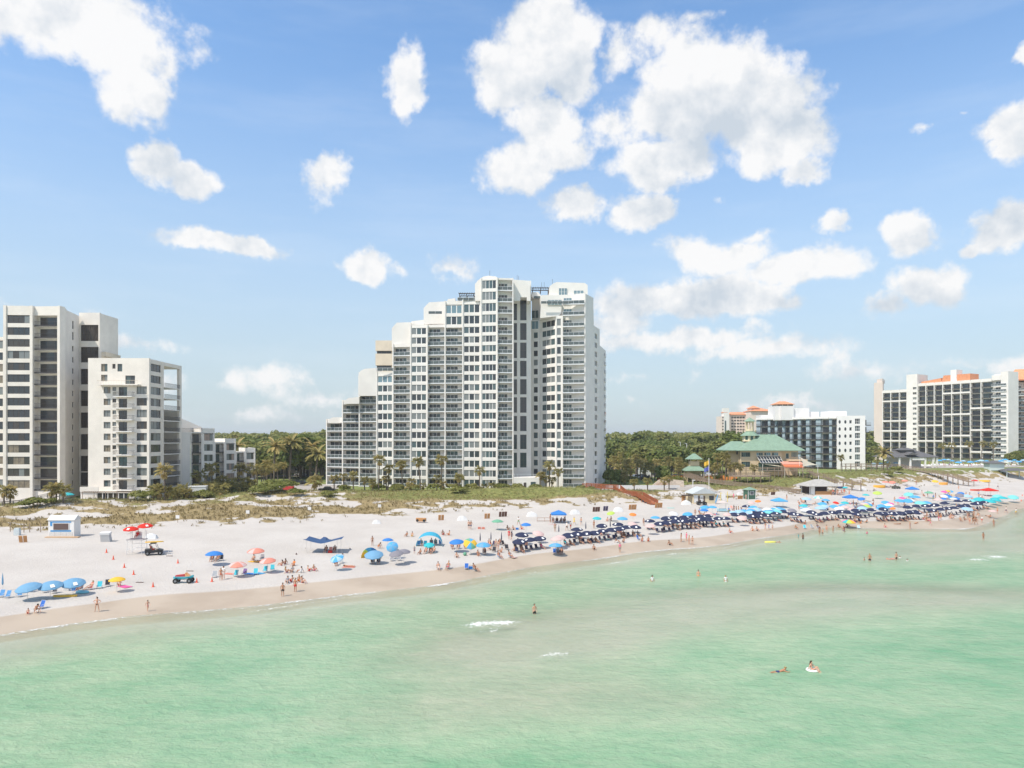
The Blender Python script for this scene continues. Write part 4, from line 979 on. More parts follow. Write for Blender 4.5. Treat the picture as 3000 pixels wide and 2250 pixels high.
# roofs
b = MB()
def hip(x0, x1, y0, y1, z0, rx0, rx1, zr): 
    ym = (y0+y1)/2; P = [(x0,y0,z0),(x1,y0,z0),(x1,y1,z0),(x0,y1,z0)]; R = [(rx0,ym,zr),(rx1,ym,zr)]
    b.quad([P[0],P[1],R[1],R[0]]); b.quad([P[1],P[2],R[1]]); b.quad([P[2],P[3],R[0],R[1]]); b.quad([P[3],P[0],R[0]]); b.box(x0, x1, y0, y1, z0-.3, z0-.003)
hip(gx_(465), gx_(1320), Dg-1.6, Dg+15, ze+.3, gx_(850), gx_(1045), gz(610)+1.0)
hip(gx_(305, 266), gx_(640, 266), 262.5, 276, gz(775, 266)+.1, gx_(430, 266), gx_(560, 266), gz(690, 266)+.8)
obj('roof', b.mesh('roof', copper), GR.root, -GR.loc)
sm = MB()
for i in range(46):
    t = (i+.5)/46; x = gx_(465)+(gx_(1320)-gx_(465))*t; xr = min(max(x, gx_(850)), gx_(1045)); f = 1-abs(x-xr)/max(1e-3, (gx_(850)-gx_(465)) if x < xr else (gx_(1320)-gx_(1045)))
    f = f if x != xr else 1; z1_ = ze+.3+(gz(610)+1.0-ze-.3)*f; y1_ = Dg-1.6+8.3*f; sm.tube([(x, Dg-1.6, ze+.33), (x, y1_, z1_+.03)], .035, 4)
obj('roof_seams', sm.mesh('roof_seams', copper), GR.root, -GR.loc)['kind'] = 'stuff'
# cupola: drum with arched windows, hip roof, open lantern, small hip roof
cxg, cyg = gx_(716), Dg+7
def octa(r, n=8, a0=math.pi/8): return [(cxg+r*math.cos(a0+2*math.pi*i/n), cyg+r*math.sin(a0+2*math.pi*i/n)) for i in range(n)]
c = MB(); c.flat(octa(4.9*.5+.2), gz(665), gz(590)); obj('cupola_drum', c.mesh('cupola_drum', mat('pale_ochre', (.72, .62, .42), .8)), GR.root, -GR.loc)
for a_ in (-90, -45, -135):
    an = math.radians(a_); r = 2.42; m_ = MB(); m_.prism([(-.5, 0), (.5, 0), (.5, 1.2)]+[(.5*math.cos(t), 1.2+.5*math.sin(t)) for t in np.linspace(.3, math.pi-.3, 5)]+[(-.5, 1.2)], -.06, .02)
    obj('arched_window', m_.mesh('arched_window', mat('glass_green', (.06, .12, .10), .1)), GR.root, Vector((cxg+r*math.cos(an), cyg+r*math.sin(an), gz(660)+.4))-GR.loc, an+math.pi/2)
def cone_roof(r0, z0, z1, r1=.05, rot=math.pi/8, n=8):
    m_ = MB(); P = [(cxg+r0*math.cos(rot+2*math.pi*i/n), cyg+r0*math.sin(rot+2*math.pi*i/n), z0) for i in range(n)]; Q = [(cxg+r1*math.cos(rot+2*math.pi*i/n), cyg+r1*math.sin(rot+2*math.pi*i/n), z1) for i in range(n)]
    for i in range(n): m_.quad([P[i], P[(i+1) % n], Q[(i+1) % n], Q[i]])
    m_.quad(P[::-1]); m_.quad(Q); return m_.mesh('cupola_roof', copper)
obj('cupola_roof', cone_roof(3.5, gz(592), gz(528), 1.2), GR.root, -GR.loc)
c = MB(); r_ = 1.3
for i in range(8):
    an = math.pi/8+math.pi/4*i; c.tube([(cxg+r_*math.cos(an), cyg+r_*math.sin(an), gz(528)-.1), (cxg+r_*math.cos(an), cyg+r_*math.sin(an), gz(405))], .16, 5)
c.flat(octa(1.55), gz(528)-.1, gz(505)); c.flat(octa(1.5), gz(420), gz(403)); obj('lantern', c.mesh('lantern', mat('pale_ochre', (.72, .62, .42), .8)), GR.root, -GR.loc)
obj('lantern_roof', cone_roof(2.3, gz(405), gz(352)), GR.root, -GR.loc)
GR.done()
# round awnings and shade sails beside it
def sail(pts, m, label, z_sag=.3):
    t = thing('shade_sail', label, 'shade sail', pts[0]); P = [Vector(p)-Vector(pts[0]) for p in pts]; b = MB(); n_ = 6
    c_ = sum(P, Vector())/len(P)-Vector((0, 0, z_sag)); 
    k = len(P)
    for i in range(k):
        A_, B_ = P[i], P[(i+1) % k]; prev = None
        for j in range(n_):
            a1 = A_.lerp(B_, j/n_).lerp(c_, .22*math.sin(math.pi*j/n_)); a2 = A_.lerp(B_, (j+1)/n_).lerp(c_, .22*math.sin(math.pi*(j+1)/n_)); b.quad([a1, a2, c_])
    obj('canvas', b.mesh('canvas', m), t); q = MB()
    for p in P: g_ = g1(p.x+pts[0][0], p.y+pts[0][1])-pts[0][2]; q.tube([(p.x, p.y, g_-.2), (p.x, p.y, p.z)], .08, 5); obj('post', q.mesh('post', white2), t); q = MB()
canv = mat('cream_canvas', (.66, .62, .50), .8, trans=.3); orng = mat('orange_canvas', (.74, .22, .10), .8, trans=.25); salm = mat('salmon_canvas', (.78, .40, .30), .8, trans=.25)
def w5(q, y, D): return (gx_(q, D), D, gz(y, D))
sail([w5(800, 950, 257), w5(1080, 990, 255), w5(1000, 965, 261)], canv, 'long cream shade sail below the slanted solar panes of the green-roofed restaurant')
sail([w5(1270, 860, 256), w5(1500, 965, 256), w5(1310, 985, 252)], canv, 'tall cream triangular shade sail at the right corner of the green-roofed restaurant')
aw = MB(); FF = Frame(W(Z5(1050,0)[0], 257.5), W(Z5(1320,0)[0], 257.5))
aw.quad([FF.M@Vector(p) for p in [(0,0,gz(950,258)),(FF.W,0,gz(950,258)),(FF.W,3,gz(918,258)),(0,3,gz(918,258))]]); aw.box(0, FF.W, -.04, .02, gz(962,258), gz(950,258), M=FF.M)
tag(obj('awning', aw.mesh('awning', salm)), 'salmon pink awning over the terrace of the green-roofed restaurant', 'awning')
aw = MB(); aw.quad([FF.M@Vector(p) for p in [(0,-2,gz(985,255)),(FF.W*.9,-2,gz(985,255)),(FF.W*.9,.6,gz(958,255)),(0,.6,gz(958,255))]]); aw.box(0, FF.W*.9, -2.05, -2.0, gz(1000,255), gz(985,255), M=FF.M)
tag(obj('awning', aw.mesh('awning', orng)), 'orange-red awning tucked below the salmon awning at the restaurant terrace', 'awning')
# dark-roofed pavilion at the far pool deck
PV = Bld('pavilion', 'open pool pavilion with dark grey tiered hip roof in front of the long white hotel', (171, 318, 7.2), wallmat=white2)
D_ = 312; fx6 = lambda q, D=D_: (Z6(q, 0)[0]-CX)/FPX*D; fz6 = lambda y, D=D_: Zp(Z6(0, y)[1], D)
b = MB(); hiproof(b, fx6(445), fx6(1105), D_, D_+14, fz6(1305), fz6(1225), .45); obj('roof', b.mesh('roof', greyroof), PV.root, -PV.loc)
b = MB(); hiproof(b, fx6(650), fx6(875), D_+4, D_+10, fz6(1215), fz6(1190), .4); b.box(fx6(670), fx6(855), D_+4.6, D_+9.4, fz6(1240), fz6(1217)); b.box(fx6(745), fx6(775), D_+6.5, D_+7.5, fz6(1190), fz6(1160)); obj('roof_lantern', b.mesh('roof_lantern', greyroof), PV.root, -PV.loc)
b = MB(); x0_, x1_ = fx6(680), fx6(830); b.prism([(x0_, fz6(1280)), (x1_, fz6(1280)), ((x0_+x1_)/2, fz6(1240))], D_-.6, D_+5); obj('dormer', b.mesh('dormer', greyroof), PV.root, -PV.loc)
for q in (600, 740, 930, 1030, 1080): p = MB(); p.box(-.35, .35, 0, .6, 0, fz6(1305)-7.2); obj('column', p.mesh('column', white2), PV.root, Vector((fx6(q), D_+.4, 7.2))-PV.loc)
PV.wall.box(fx6(560), fx6(1000), D_+8, D_+9, 6.5, fz6(1320)); PV.wall.box(fx6(760), fx6(915), D_+.2, D_+.7, fz6(1345), fz6(1312)); PV.done()
# ------------------------------------------------------------------ plants
def leafmat(name, c1, c2, c3, scale=.35, trans=.25):
    m = bpy.data.materials.new(name); m.use_nodes = True; n = NT(m.node_tree)
    pos = n.n('ShaderNodeNewGeometry').outputs['Position']
    oi = n.n('ShaderNodeObjectInfo').outputs['Random']; tint = n.n('ShaderNodeAttribute', attribute_name='tint').outputs['Fac']
    f = n.m('ADD', n.m('MULTIPLY', tint, .65), n.m('MULTIPLY', n.noise(pos, scale, 3, .6), .5))
    c = n.mix(n.rng(f, .2, .55), c1, c2); c = n.mix(n.rng(n.m('ADD', f, n.m('MULTIPLY', oi, .35)), .62, 1.05), c, c3)
    p = n.n('ShaderNodeBsdfPrincipled', {'Base Color': c, 'Roughness': .6, 'Specular IOR Level': .25})
    t = n.n('ShaderNodeBsdfTranslucent', {'Color': c}); mx = n.n('ShaderNodeMixShader', {0: trans, 1: p.outputs[0], 2: t.outputs[0]})
    n.n('ShaderNodeOutputMaterial', {'Surface': mx.outputs[0]}); return m
leafA = leafmat('oak_leaves', (.085, .12, .03), (.165, .205, .05), (.27, .27, .085), .05, .4)
leafP = leafmat('palm_fronds', (.18, .17, .055), (.35, .31, .11), (.56, .44, .19), .5, .45)
leafS = leafmat('shrub_leaves', (.10, .13, .028), (.19, .21, .05), (.31, .29, .09), .3, .4)
leafG = leafmat('dune_grass_blades', (.20, .15, .07), (.32, .26, .12), (.33, .33, .12), .12, .35)
barkm = mat('palm_bark', (.17, .135, .105), .9, .3, 3.0); bark2 = mat('oak_bark', (.12, .095, .075), .9)
R_ = np.random.RandomState(11)
def leafquads(P, N, size, up=.35):
    """one folded leaf-cluster quad at each point P (n,3), facing roughly N"""
    n = len(P); a = R_.randn(n, 3); a -= N*np.sum(a*N, 1, keepdims=True); a /= np.linalg.norm(a, axis=1, keepdims=True)+1e-9
    b = np.cross(N, a); s = size*(.6+.8*R_.rand(n, 1)); s2 = s*(.5+.5*R_.rand(n, 1))
    V = np.stack([P-a*s-b*s2*.6, P+a*s*.2-b*s2, P+a*s+b*s2*.4, P-a*s*.1+b*s2], 1); V += R_.randn(*V.shape)*size*.12
    return V
def crown_pts(c, r, n, lump=7, low=-.35):
    """points on a lumpy crown: several overlapping bulges"""
    L_ = R_.randn(lump, 3); L_ /= np.linalg.norm(L_, axis=1, keepdims=True); L_[:, 2] = np.abs(L_[:, 2])*.9-.1
    C0 = L_*np.array(r)*(.45+.25*R_.rand(lump, 1)); rr = np.array(r)*.52
    k = R_.randint(0, lump, n); D = R_.randn(n, 3); D /= np.linalg.norm(D, axis=1, keepdims=True)
    D[:, 2] = np.where(D[:, 2] < low, -D[:, 2], D[:, 2])
    P = C0[k]+D*rr*(.55+.5*R_.rand(n, 1)**.5); N = D+np.array([0, 0, .35]); N /= np.linalg.norm(N, axis=1, keepdims=True)
    N = N+R_.randn(n, 3)*.45; N /= np.linalg.norm(N, axis=1, keepdims=True)
    return P+np.array(c), N, R_.rand(lump)[k]*.6+R_.rand(n)*.4
def leafmesh(name, V, tint, m):
    n = len(V); me = meshobj(name, V.reshape(-1, 3), np.arange(n*4).reshape(n, 4), m)
    attr(me, 'tint', np.repeat(tint, 4)); return me
# --- trees of the near wood, one by one
def oakmesh(seed, r=(4.2, 4.2, 3.6), h=5.5):
    P, N, t = crown_pts((0, 0, h-1.2), (r[0], r[1], r[2]+1.2), 1700, 10, -.7); return leafmesh('crown', leafquads(P, N, .42), t, leafA)
oaks = [oakmesh(i, (4.4, 4.2, 3.3+.4*(i % 2))) for i in range(4)]
def trunkmesh():
    b = MB(); b.tube([(0,0,-.6),(.1,0,1.5),(.25,.1,3.6)], [.32,.26,.2], 6, cap=False); b.tube([(.2,.08,3.2),(1.4,.4,5.2)], [.16,.07], 5); b.tube([(.2,.08,3.0),(-1.2,-.6,5.0)], [.15,.07], 5); b.tube([(.25,.1,3.5),(.1,.9,5.6)], [.14,.06], 5); return b.mesh('trunk', bark2)
otr = trunkmesh()
# --- palms
def palmmesh(seed, fr=26, L_=1.55, skirt=8):
    rs = np.random.RandomState(seed); V = []; T = []
    for i in range(fr+skirt):
        sk = i >= fr
        az = rs.rand()*2*math.pi; el = (rs.rand()*1.5-.45) if not sk else -1.1-.3*rs.rand()
        ln = L_*(.75+.4*rs.rand())*(.75 if sk else 1); p = Vector((0, 0, 0)); d = Vector((math.cos(az)*math.cos(el), math.sin(az)*math.cos(el), math.sin(el)))
        side = Vector((-math.sin(az), math.cos(az), 0)); tt = rs.rand()*.55+(.0 if not sk else .75)
        stem = p+d*ln*.42
        V.append([p-side*.03, stem-side*.03, stem+side*.03, p+side*.03]); T.append(tt)
        for j in range(7):         # fan of drooping leaflets
            a = (j-3)/3*1.15; dd = (d*math.cos(a)+side*math.sin(a)).normalized(); e = stem+dd*ln*.58*(1-.18*abs(j-3)/3)
            e.z -= .22*ln*(.4+rs.rand()*.8); m_ = stem.lerp(e, .55)+Vector((0, 0, .08)); w_ = side.cross(d).normalized()*.05+side*.07*math.cos(a)+d*.09*math.sin(a)
            V.append([stem, m_-w_, e, m_+w_]); T.append(tt+rs.rand()*.15)
    return leafmesh('crown', np.array([[tuple(q) for q in f] for f in V]), np.array(T), leafP)
palms = [palmmesh(40+i, 26+3*i) for i in range(4)]
def datepalm(seed):
    rs = np.random.RandomState(seed); V = []; T = []
    for i in range(34):
        az = rs.rand()*2*math.pi; el = rs.rand()*1.35-.15; ln = 3.1*(.85+.3*rs.rand()); p = Vector((0, 0, 0)); d = Vector((math.cos(az)*math.cos(el), math.sin(az)*math.cos(el), math.sin(el))); side = Vector((-math.sin(az), math.cos(az), 0)); tt = rs.rand()*.9
        for j in range(7):
            q = p+d*ln/7; d = (d+Vector((0, 0, -.16))).normalized(); w_ = .42*math.sin(math.pi*(j+1.2)/8.4)
            up_ = side.cross(d).normalized()*-.12
            V.append([p, p+side*w_+up_, q+side*w_*.8+up_-d*(-.1), q]); T.append(tt); V.append([p, q, q-side*w_*.8+up_, p-side*w_+up_]); T.append(tt); p = q
    return leafmesh('crown', np.array([[tuple(q) for q in f] for f in V]), np.array(T), leafP)
dpalm = datepalm(9)
def ptrunk(h, lean=.0, r=.17):
    def f():
        b = MB(); n_ = max(4, int(h/.8)); b.tube([(lean*(i/n_)**2*h*.12, 0, -.8+(h+.8)*i/n_) for i in range(n_+1)], [r*(1.25 if i == 0 else 1.0+(.12 if i % 2 else 0)) for i in range(n_+1)], 7); return b.mesh('trunk', barkm)
    return cached(('ptr', round(h, 1), round(lean, 1), r), f)
palm_list = []
def palm(px, pyb, pyt, where, group=None, D=None, kind=0, label=None, crown=None):
    """palm whose foot and crown centre are seen at these heights; D fixes the distance when the foot is hidden"""
    if D is None: p = place(px, pyb); D = p.y
    else: q = W(px, D); p = Vector((q.x, q.y, g1(q.x, q.y)))
    zc = Zp(pyt, D); h = max(1.0, round((zc-p.z)/.5)*.5); s = (max(1.0, min(1.5, .95+h*.06))*(1.25 if where == 'left' else 1)) if crown is None else crown
    t = thing('palm_tree', label or '', 'palm tree', p, random.random()*6.28, group)
    le = random.choice([-.8, -.4, 0, .4, .8]) if h > 3 else 0
    obj('trunk', ptrunk(h, le, .17 if kind == 0 else .26), t); me = random.choice(palms) if kind == 0 else dpalm
    obj('crown', me, t, (le*h*.12, 0, h), random.random()*6, scale=s)
    palm_list.append((px, t, where, group, label)); return t
# measured positions: (px, foot row, crown row)
front = [(1109,1413,1348),(1137,1405,1371),(1179,1438,1360),(1232,1422,1352),(1293,1400,1348),(1344,1434,1400),(979,1430,1400),(1008,1438,1394),(1035,1434,1392),(1068,1430,1405),(1092,1425,1412),(1133,1434,1402),(1206,1442,1410),(1200,1440,1420),(1280,1442,1402),(1298,1440,1420),(1240,1436,1420),
         (1346,1430,1402),(1405,1425,1378),(1418,1436,1430),(1440,1436,1421),(1582,1430,1394),(1610,1404,1364),(1617,1430,1405),(1635,1425,1382),(1600,1425,1400)]
for i_, (x, b_, t_) in enumerate(front): palm(x, b_, t_, 'white tower', 'cabbage palms along the foot of the stepped white tower', D=206.5+(i_*37 % 5) if x < 1470 else 208.0+(i_ % 3))
for (x, b_, t_, D) in [(482,1458,1378,171),(150,1455,1432,158),(165,1455,1428,160),(185,1458,1436,159),(12,1455,1438,158),(30,1456,1442,160),(460,1462,1432,172),(468,1462,1440,171),(450,1462,1436,173),(490,1460,1440,172),(538,1462,1428,180),(548,1462,1440,178),(525,1462,1436,178),(512,1460,1446,176),
        (583,1425,1388,192),(623,1410,1370,196),(699,1412,1372,205),(746,1420,1372,208),(771,1422,1376,210),(590,1466,1432,186),(612,1466,1430,186),(571,1466,1434,184),(556,1466,1444,184),(633,1432,1416,198),(655,1425,1408,200),(680,1432,1412,200),(672,1438,1420,196),(715,1432,1410,202),(738,1428,1414,204),(625,1440,1424,192),(602,1440,1426,190),(700,1440,1425,198),(725,1440,1428,200)]:
    palm(x, b_, t_, 'left', 'cabbage palms around the left apartment buildings', D=D)
for (x, b_, t_) in [(1793,1414,1399),(1830,1420,1402),(1858,1437,1410),(1897,1437,1406),(1946,1437,1410),(1960,1434,1400)]:
    palm(x, b_, t_, 'pool', 'small palms at the pool right of the stepped white tower')
for (x, b_, t_, D) in [(1838,1401,1372,246),(1845,1401,1380,240),(1832,1401,1386,238),(1910,1398,1368,262),(1986,1396,1382,262),(1985,1365,1350,270),(1975,1360,1340,290),(1862,1380,1340,290),(2102,1388,1336,258),(2115,1388,1334,256),(2125,1385,1342,255),(2040,1400,1354,256),(2058,1400,1358,256),(2150,1376,1362,252),(2170,1374,1366,252),(2050,1352,1338,290),(1800,1380,1345,290),(1790,1370,1350,300),(1820,1360,1330,310),(1900,1350,1332,310),(1925,1350,1335,305),(1950,1348,1330,320),(2010,1345,1328,320),(2030,1340,1330,330),(2075,1345,1330,315),(1880,1352,1338,300),(1850,1345,1325,330),(2467,1372,1340,286),(2210,1376,1368,252)]:
    palm(x, b_, t_, 'mid', 'cabbage palms between the stepped white tower and the green-roofed restaurant' , D=D)
for (x, b_, t_, D, k) in [(2588,1372,1328,300,1),(2762,1340,1304,350,0),(2788,1340,1305,350,0),(2842,1342,1300,348,0),(2873,1342,1298,348,0),(2910,1342,1302,346,0),(2965,1345,1335,360,0),(2995,1345,1335,360,0),(2570,1368,1350,300,0),(2600,1372,1358,298,0)]:
    palm(x, b_, t_, 'right', 'tall palms in front of the long white hotel', D=D, kind=k)
rq = random.Random(14)
for i in range(64):
    x = rq.uniform(1795, 2160); D = rq.uniform(250, 300)
    if 2000 < x < 2070 and D < 262: continue
    b_ = HY+(CZ-6)*FPX/D; palm(x, b_, b_-rq.uniform(22, 46), 'mid', 'cabbage palms between the stepped white tower and the green-roofed restaurant', D=D)
# palms between the low block and the stepped tower
rp = random.Random(4)
for i in range(30):
    x = rp.uniform(745, 955); D = rp.uniform(232, 300); b_ = HY+(CZ-6)*FPX/D
    if x > 880 and D < 250: continue
    palm(x, b_, b_-rp.uniform(26, 48), 'gap', 'cabbage palms in the gap left of the stepped white tower', D=D)
for (x, D, t_) in [(803,250,1310),(850,255,1296),(848,262,1300),(910,262,1310),(700,262,1310),(925,250,1330)]:
    palm(x, 0, t_, 'gap', 'date palms in the gap left of the stepped white tower', D=D, kind=1)
palm(922, 1443, 1412, 'gap', D=195, kind=0, label='squat bushy palm beside the left foot of the stepped white tower', crown=1.9)
palm(645, 1462, 1432, 'left', D=184, kind=0, label='wide low palmetto on the dune behind the white shed', crown=2.0)
GN = {'white tower': 'palm at the foot of the stepped white tower', 'left': 'palm by the left apartment buildings', 'pool': 'small palm by the pool right of the stepped tower', 'mid': 'palm between stepped tower and green-roofed restaurant',
      'right': 'slender palm before the long white hotel', 'gap': 'palm in the gap left of the stepped tower'}
gs_ = {}
for q in sorted(palm_list, key=lambda q: q[0]):
    if q[4]: continue
    gs_.setdefault(q[3], []).append(q)
for g_, L0 in gs_.items():
    for i, q in enumerate(L0): q[1]['label'] = '%s %s, from left' % (ordw(i+1), GN[q[2]] if 'date' not in g_ else 'feathery date palm in the gap left of the stepped tower')
# --- individual broad trees
tn = 0; tl = []
rt = random.Random(8)
def oak(px, D, top, s=1.0, grp=None):
    q = W(px, D); gz_ = g1(q.x, q.y); h = Zp(top, D)-gz_; s_ = h/8.9
    t = thing('oak_tree', '', 'tree', (q.x, q.y, gz_), rt.random()*6, grp, scale=(s_*s, s_*s, s_)); obj('crown', oaks[rt.randrange(4)], t); obj('trunk', otr, t); tl.append((px, t, grp)); return t
for i in range(46):
    px = rt.uniform(640, 958); D = rt.uniform(262, 400); oak(px, D, rt.uniform(1276, 1296)+(400-D)*.06+ (0 if px > 700 else 6), rt.uniform(1.0, 1.35), 'broad trees in the gap left of the stepped white tower')
for i in range(95):
    px = rt.uniform(1740, 2230); D = rt.uniform(285, 420); oak(px, D, rt.uniform(1279, 1296)+(420-D)*.17, rt.uniform(1.0, 1.35), 'broad trees between the stepped tower and the green-roofed restaurant')
for (px, D, tp) in [(2150,300,1268),(2170,305,1266),(2130,300,1272),(880,270,1262),(900,290,1266),(1790,235,1372),(1822,240,1378),(1940,246,1362),(2545,380,1285),(2552,360,1305),(2965,352,1322),(2985,352,1318),(2538,340,1320)]: oak(px, D, tp, 1.1, 'single broad trees beside the buildings')
for g_ in set(q[2] for q in tl):
    L0 = sorted([q for q in tl if q[2] == g_], key=lambda q: q[0])
    for i, q in enumerate(L0): q[1]['label'] = '%s broad green tree from the left, %s' % (ordw(i+1), {'b': 'in the wood '+('left of the stepped tower' if 'left' in g_ else 'right of the stepped tower'), 's': 'among those close to buildings'}[g_[0]])
# --- far woodland, one mass
V = []; T = []
rw = np.random.RandomState(5); n = 0
while n < 900:
    D = 400+rw.rand()**1.3*900; px = rw.uniform(-900, 3900); X = (px-CX)/FPX*D
    inview = (600 < px < 1000) or (1740 < px < 2620)
    if not inview and rw.rand() < .5: continue
    if 2080 < px < 2300 and 640 < D < 740: continue
    if 2200 < px < 2300 and 520 < D < 590: continue
    if 2540 < px and D < 480: continue
    r = 5+3.5*rw.rand(); gz_ = g1(X, D); top = 14.5+4*rw.rand()+(D-400)*.006; P, N, t = crown_pts((X, D, gz_+top-r*.75), (r, r, r*.8), 190 if D < 700 else 120, 6)
    V.append(leafquads(P, N, .95 if D < 700 else 1.3)); T.append(t*.7+rw.rand()*.3); n += 1
wd = obj('woodland', leafmesh('woodland', np.concatenate(V), np.concatenate(T), leafA)); wd['kind'] = 'stuff'; tag(wd, 'dense green woodland reaching to the horizon behind the hotels', 'woodland')
# --- shrubs at the dune edge
def shrubmesh(seed, m=leafS):
    P, N, t = crown_pts((0, 0, .45), (1.25, 1.1, .75), 520, 6, -.1); return leafmesh('shrub', leafquads(P, N, .13), t, m)
shr = [shrubmesh(1), shrubmesh(2), shrubmesh(3)]
def shrub(px, py, s, label=None, grp=None, D=None, sx_=1.0):
    if D: q = W(px, D); p = Vector((q.x, q.y, g1(q.x, q.y)))
    else: p = place(px, py)
    return tag(obj('shrub', rt.choice(shr), None, p, rt.random()*6 if sx_ == 1 else .2, scale=(s*sx_, s, s)), label or '', 'shrub', grp)
shrub(419, 1466, 2.1, 'rounded bright green shrub at the right end of the left boardwalk', sx_=1.3)
shrub(110, 1484, 1.7, 'wide low green shrub below the fence at the far left', sx_=1.6); shrub(70, 1488, 1.2, 'small green shrub left of the wide low shrub at far left', sx_=1.4); shrub(150, 1478, 1.3, 'darker shrub at the left end of the timber boardwalk')
shrub(815, 1440, 2.6, 'big rounded green bush covering the left dune crest', sx_=1.7); shrub(770, 1450, 2.2, 'green bush left of the big dune crest bush', sx_=1.3); shrub(870, 1452, 1.5, 'small bush right of the big dune crest bush', sx_=1.6)
shrub(2625, 1384, 2.2, 'dark green bush at the end of the far boardwalk on stilts'); shrub(2601, 1394, 1.6, 'smaller dark bush left of the far boardwalk bush'); shrub(1348, 1444, 1.6, 'yellow green bush by the tower foot in the middle', sx_=1.5); shrub(965, 1455, 1.4, 'green bush beside the parked pickup at the tower foot', sx_=1.4)
sg = []
for i in range(120):
    z_ = rt.random()
    if z_ < .45: px = rt.uniform(500, 860); D = 196+rt.random()*22 if px > 620 else 178+rt.random()*12
    elif z_ < .75: px = rt.uniform(960, 1740); D = rt.uniform(206, 211)
    else: px = rt.uniform(1780, 2200); D = rt.uniform(236, 262)
    q = W(px, D); sg.append((px, shrub(px, 0, rt.uniform(.8, 1.9), None, 'low bushes planted in front of the buildings', D=D)))
for i, (px, o) in enumerate(sorted(sg, key=lambda q: q[0])): o['label'] = '%s low bush from the left among plantings before the buildings' % ordw(i+1)
# --- dune grass: real blades, one mass
n = 42000; px = R_.uniform(-200, 3150, n); yy_ = R_.rand(n)
Dm = R_.uniform(118, 290, n); X = (px-CX)/FPX*Dm; Y = Dm
t2 = (Y-footY(X))/(topY(X)-footY(X)); vm_, vg_ = vegmask(X, Y)
keep = (t2 > -.1) & (t2 < 1.5) & (R_.rand(n) < np.clip(vm_*1.1+.05, 0, 1)); keep &= ~((X > 22) & (X < 62) & (Y > 214) & (Y < 232))
X, Y, vg_ = X[keep], Y[keep], vg_[keep]; Z = ground(X, Y); n = len(X)
V = []; T = []
for k in range(5):
    a = R_.rand(n)*6.28; ln = (.28+.42*R_.rand(n))*(1-.2*vg_); le = .15+.3*R_.rand(n); w_ = .055+.05*R_.rand(n); ca, sa = np.cos(a), np.sin(a); ox = R_.randn(n)*.16; oy = R_.randn(n)*.16
    B = np.stack([X+ox, Y+oy, Z-.03], 1); side = np.stack([-sa, ca, 0*a], 1)*w_[:, None]; mid = B+np.stack([ca*le*.3, sa*le*.3, ln*.6], 1); tip = B+np.stack([ca*le, sa*le, ln], 1)
    V.append(np.stack([B-side, mid-side*.8, tip, mid+side*.8], 1)); T.append(np.clip(vg_*.85+R_.rand(n)*.3-.1, 0, 1))
dg = obj('dune_grass', leafmesh('dune_grass', np.concatenate(V), np.concatenate(T), leafG)); dg['kind'] = 'stuff'; tag(dg, 'brown and green tufts of dune grass on the white sand dunes', 'dune grass')
# ------------------------------------------------------------------ people: one continuous skinned body per pose
def skin(name, V, E, R, mats, sub=1, root=0):
    me = bpy.data.meshes.new(name); me.from_pydata([tuple(v) for v in V], E, []); o = bpy.data.objects.new('tmp_skin', me); C.objects.link(o)
    md = o.modifiers.new('s', 'SKIN'); md.use_smooth_shade = True; md.use_x_symmetry = False
    sv = me.skin_vertices[0].data
    for i, r in enumerate(R): sv[i].radius = (r, r) if not hasattr(r, '__len__') else r; sv[i].use_root = (i == root)
    if sub: m2 = o.modifiers.new('d', 'SUBSURF'); m2.levels = sub
    dg_ = bpy.context.evaluated_depsgraph_get(); dg_.update()
    out = bpy.data.meshes.new_from_object(o.evaluated_get(dg_)); out.name = name; out.materials.clear()
    for m in mats: out.materials.append(m)
    bpy.data.objects.remove(o); return out
SK = [mat('skin_light', (.58, .33, .22), .55), mat('skin_tanned', (.42, .20, .11), .55), mat('skin_brown', (.22, .105, .06), .55)]
HAIR = [mat('hair_brown', (.06, .035, .02), .7), mat('hair_blond', (.42, .29, .13), .7), mat('hair_black', (.015, .013, .012), .6)]
CL = {k: mat('cloth_'+k, v, .85) for k, v in dict(black=(.02,.02,.022), red=(.60,.03,.03), navy=(.03,.045,.14), blue=(.05,.20,.55), turquoise=(.06,.45,.50), pink=(.80,.16,.30), white=(.75,.74,.72), orange=(.80,.25,.05), green=(.08,.35,.16), yellow=(.80,.60,.08), grey=(.25,.25,.27), purple=(.25,.10,.30)).items()}
def V3(*a): return Vector(a)
POSE = {}
def pose(name, pelvis, chest, neck, head, arms, legs): POSE[name] = (V3(*pelvis), V3(*chest), V3(*neck), V3(*head), arms, legs)
pose('standing', (0,0,.93), (0,.01,1.24), (0,.01,1.44), (0,-.01,1.58), [((-.19,0,1.38),(-.26,.02,1.12),(-.25,-.06,.88)), ((.19,0,1.38),(.26,.02,1.12),(.25,-.06,.88))], [((-.09,0,.90),(-.11,-.01,.50),(-.12,.02,.08)), ((.09,0,.90),(.11,-.01,.50),(.12,.02,.08))])
pose('standing hands on hips', (0,0,.93), (0,.01,1.24), (0,.01,1.44), (0,-.01,1.58), [((-.19,0,1.38),(-.42,.05,1.18),(-.20,-.02,1.02)), ((.19,0,1.38),(.42,.05,1.18),(.20,-.02,1.02))], [((-.09,0,.90),(-.17,-.01,.50),(-.22,.02,.08)), ((.09,0,.90),(.17,-.01,.50),(.22,.02,.08))])
pose('walking', (0,0,.91), (0,-.03,1.22), (0,-.04,1.42), (0,-.08,1.56), [((-.19,-.03,1.36),(-.25,.14,1.14),(-.25,.12,.90)), ((.19,-.03,1.36),(.25,-.16,1.14),(.24,-.36,1.02))], [((-.09,0,.88),(-.10,-.20,.52),(-.10,-.30,.10)), ((.09,0,.88),(.10,.08,.50),(.10,.36,.16))])
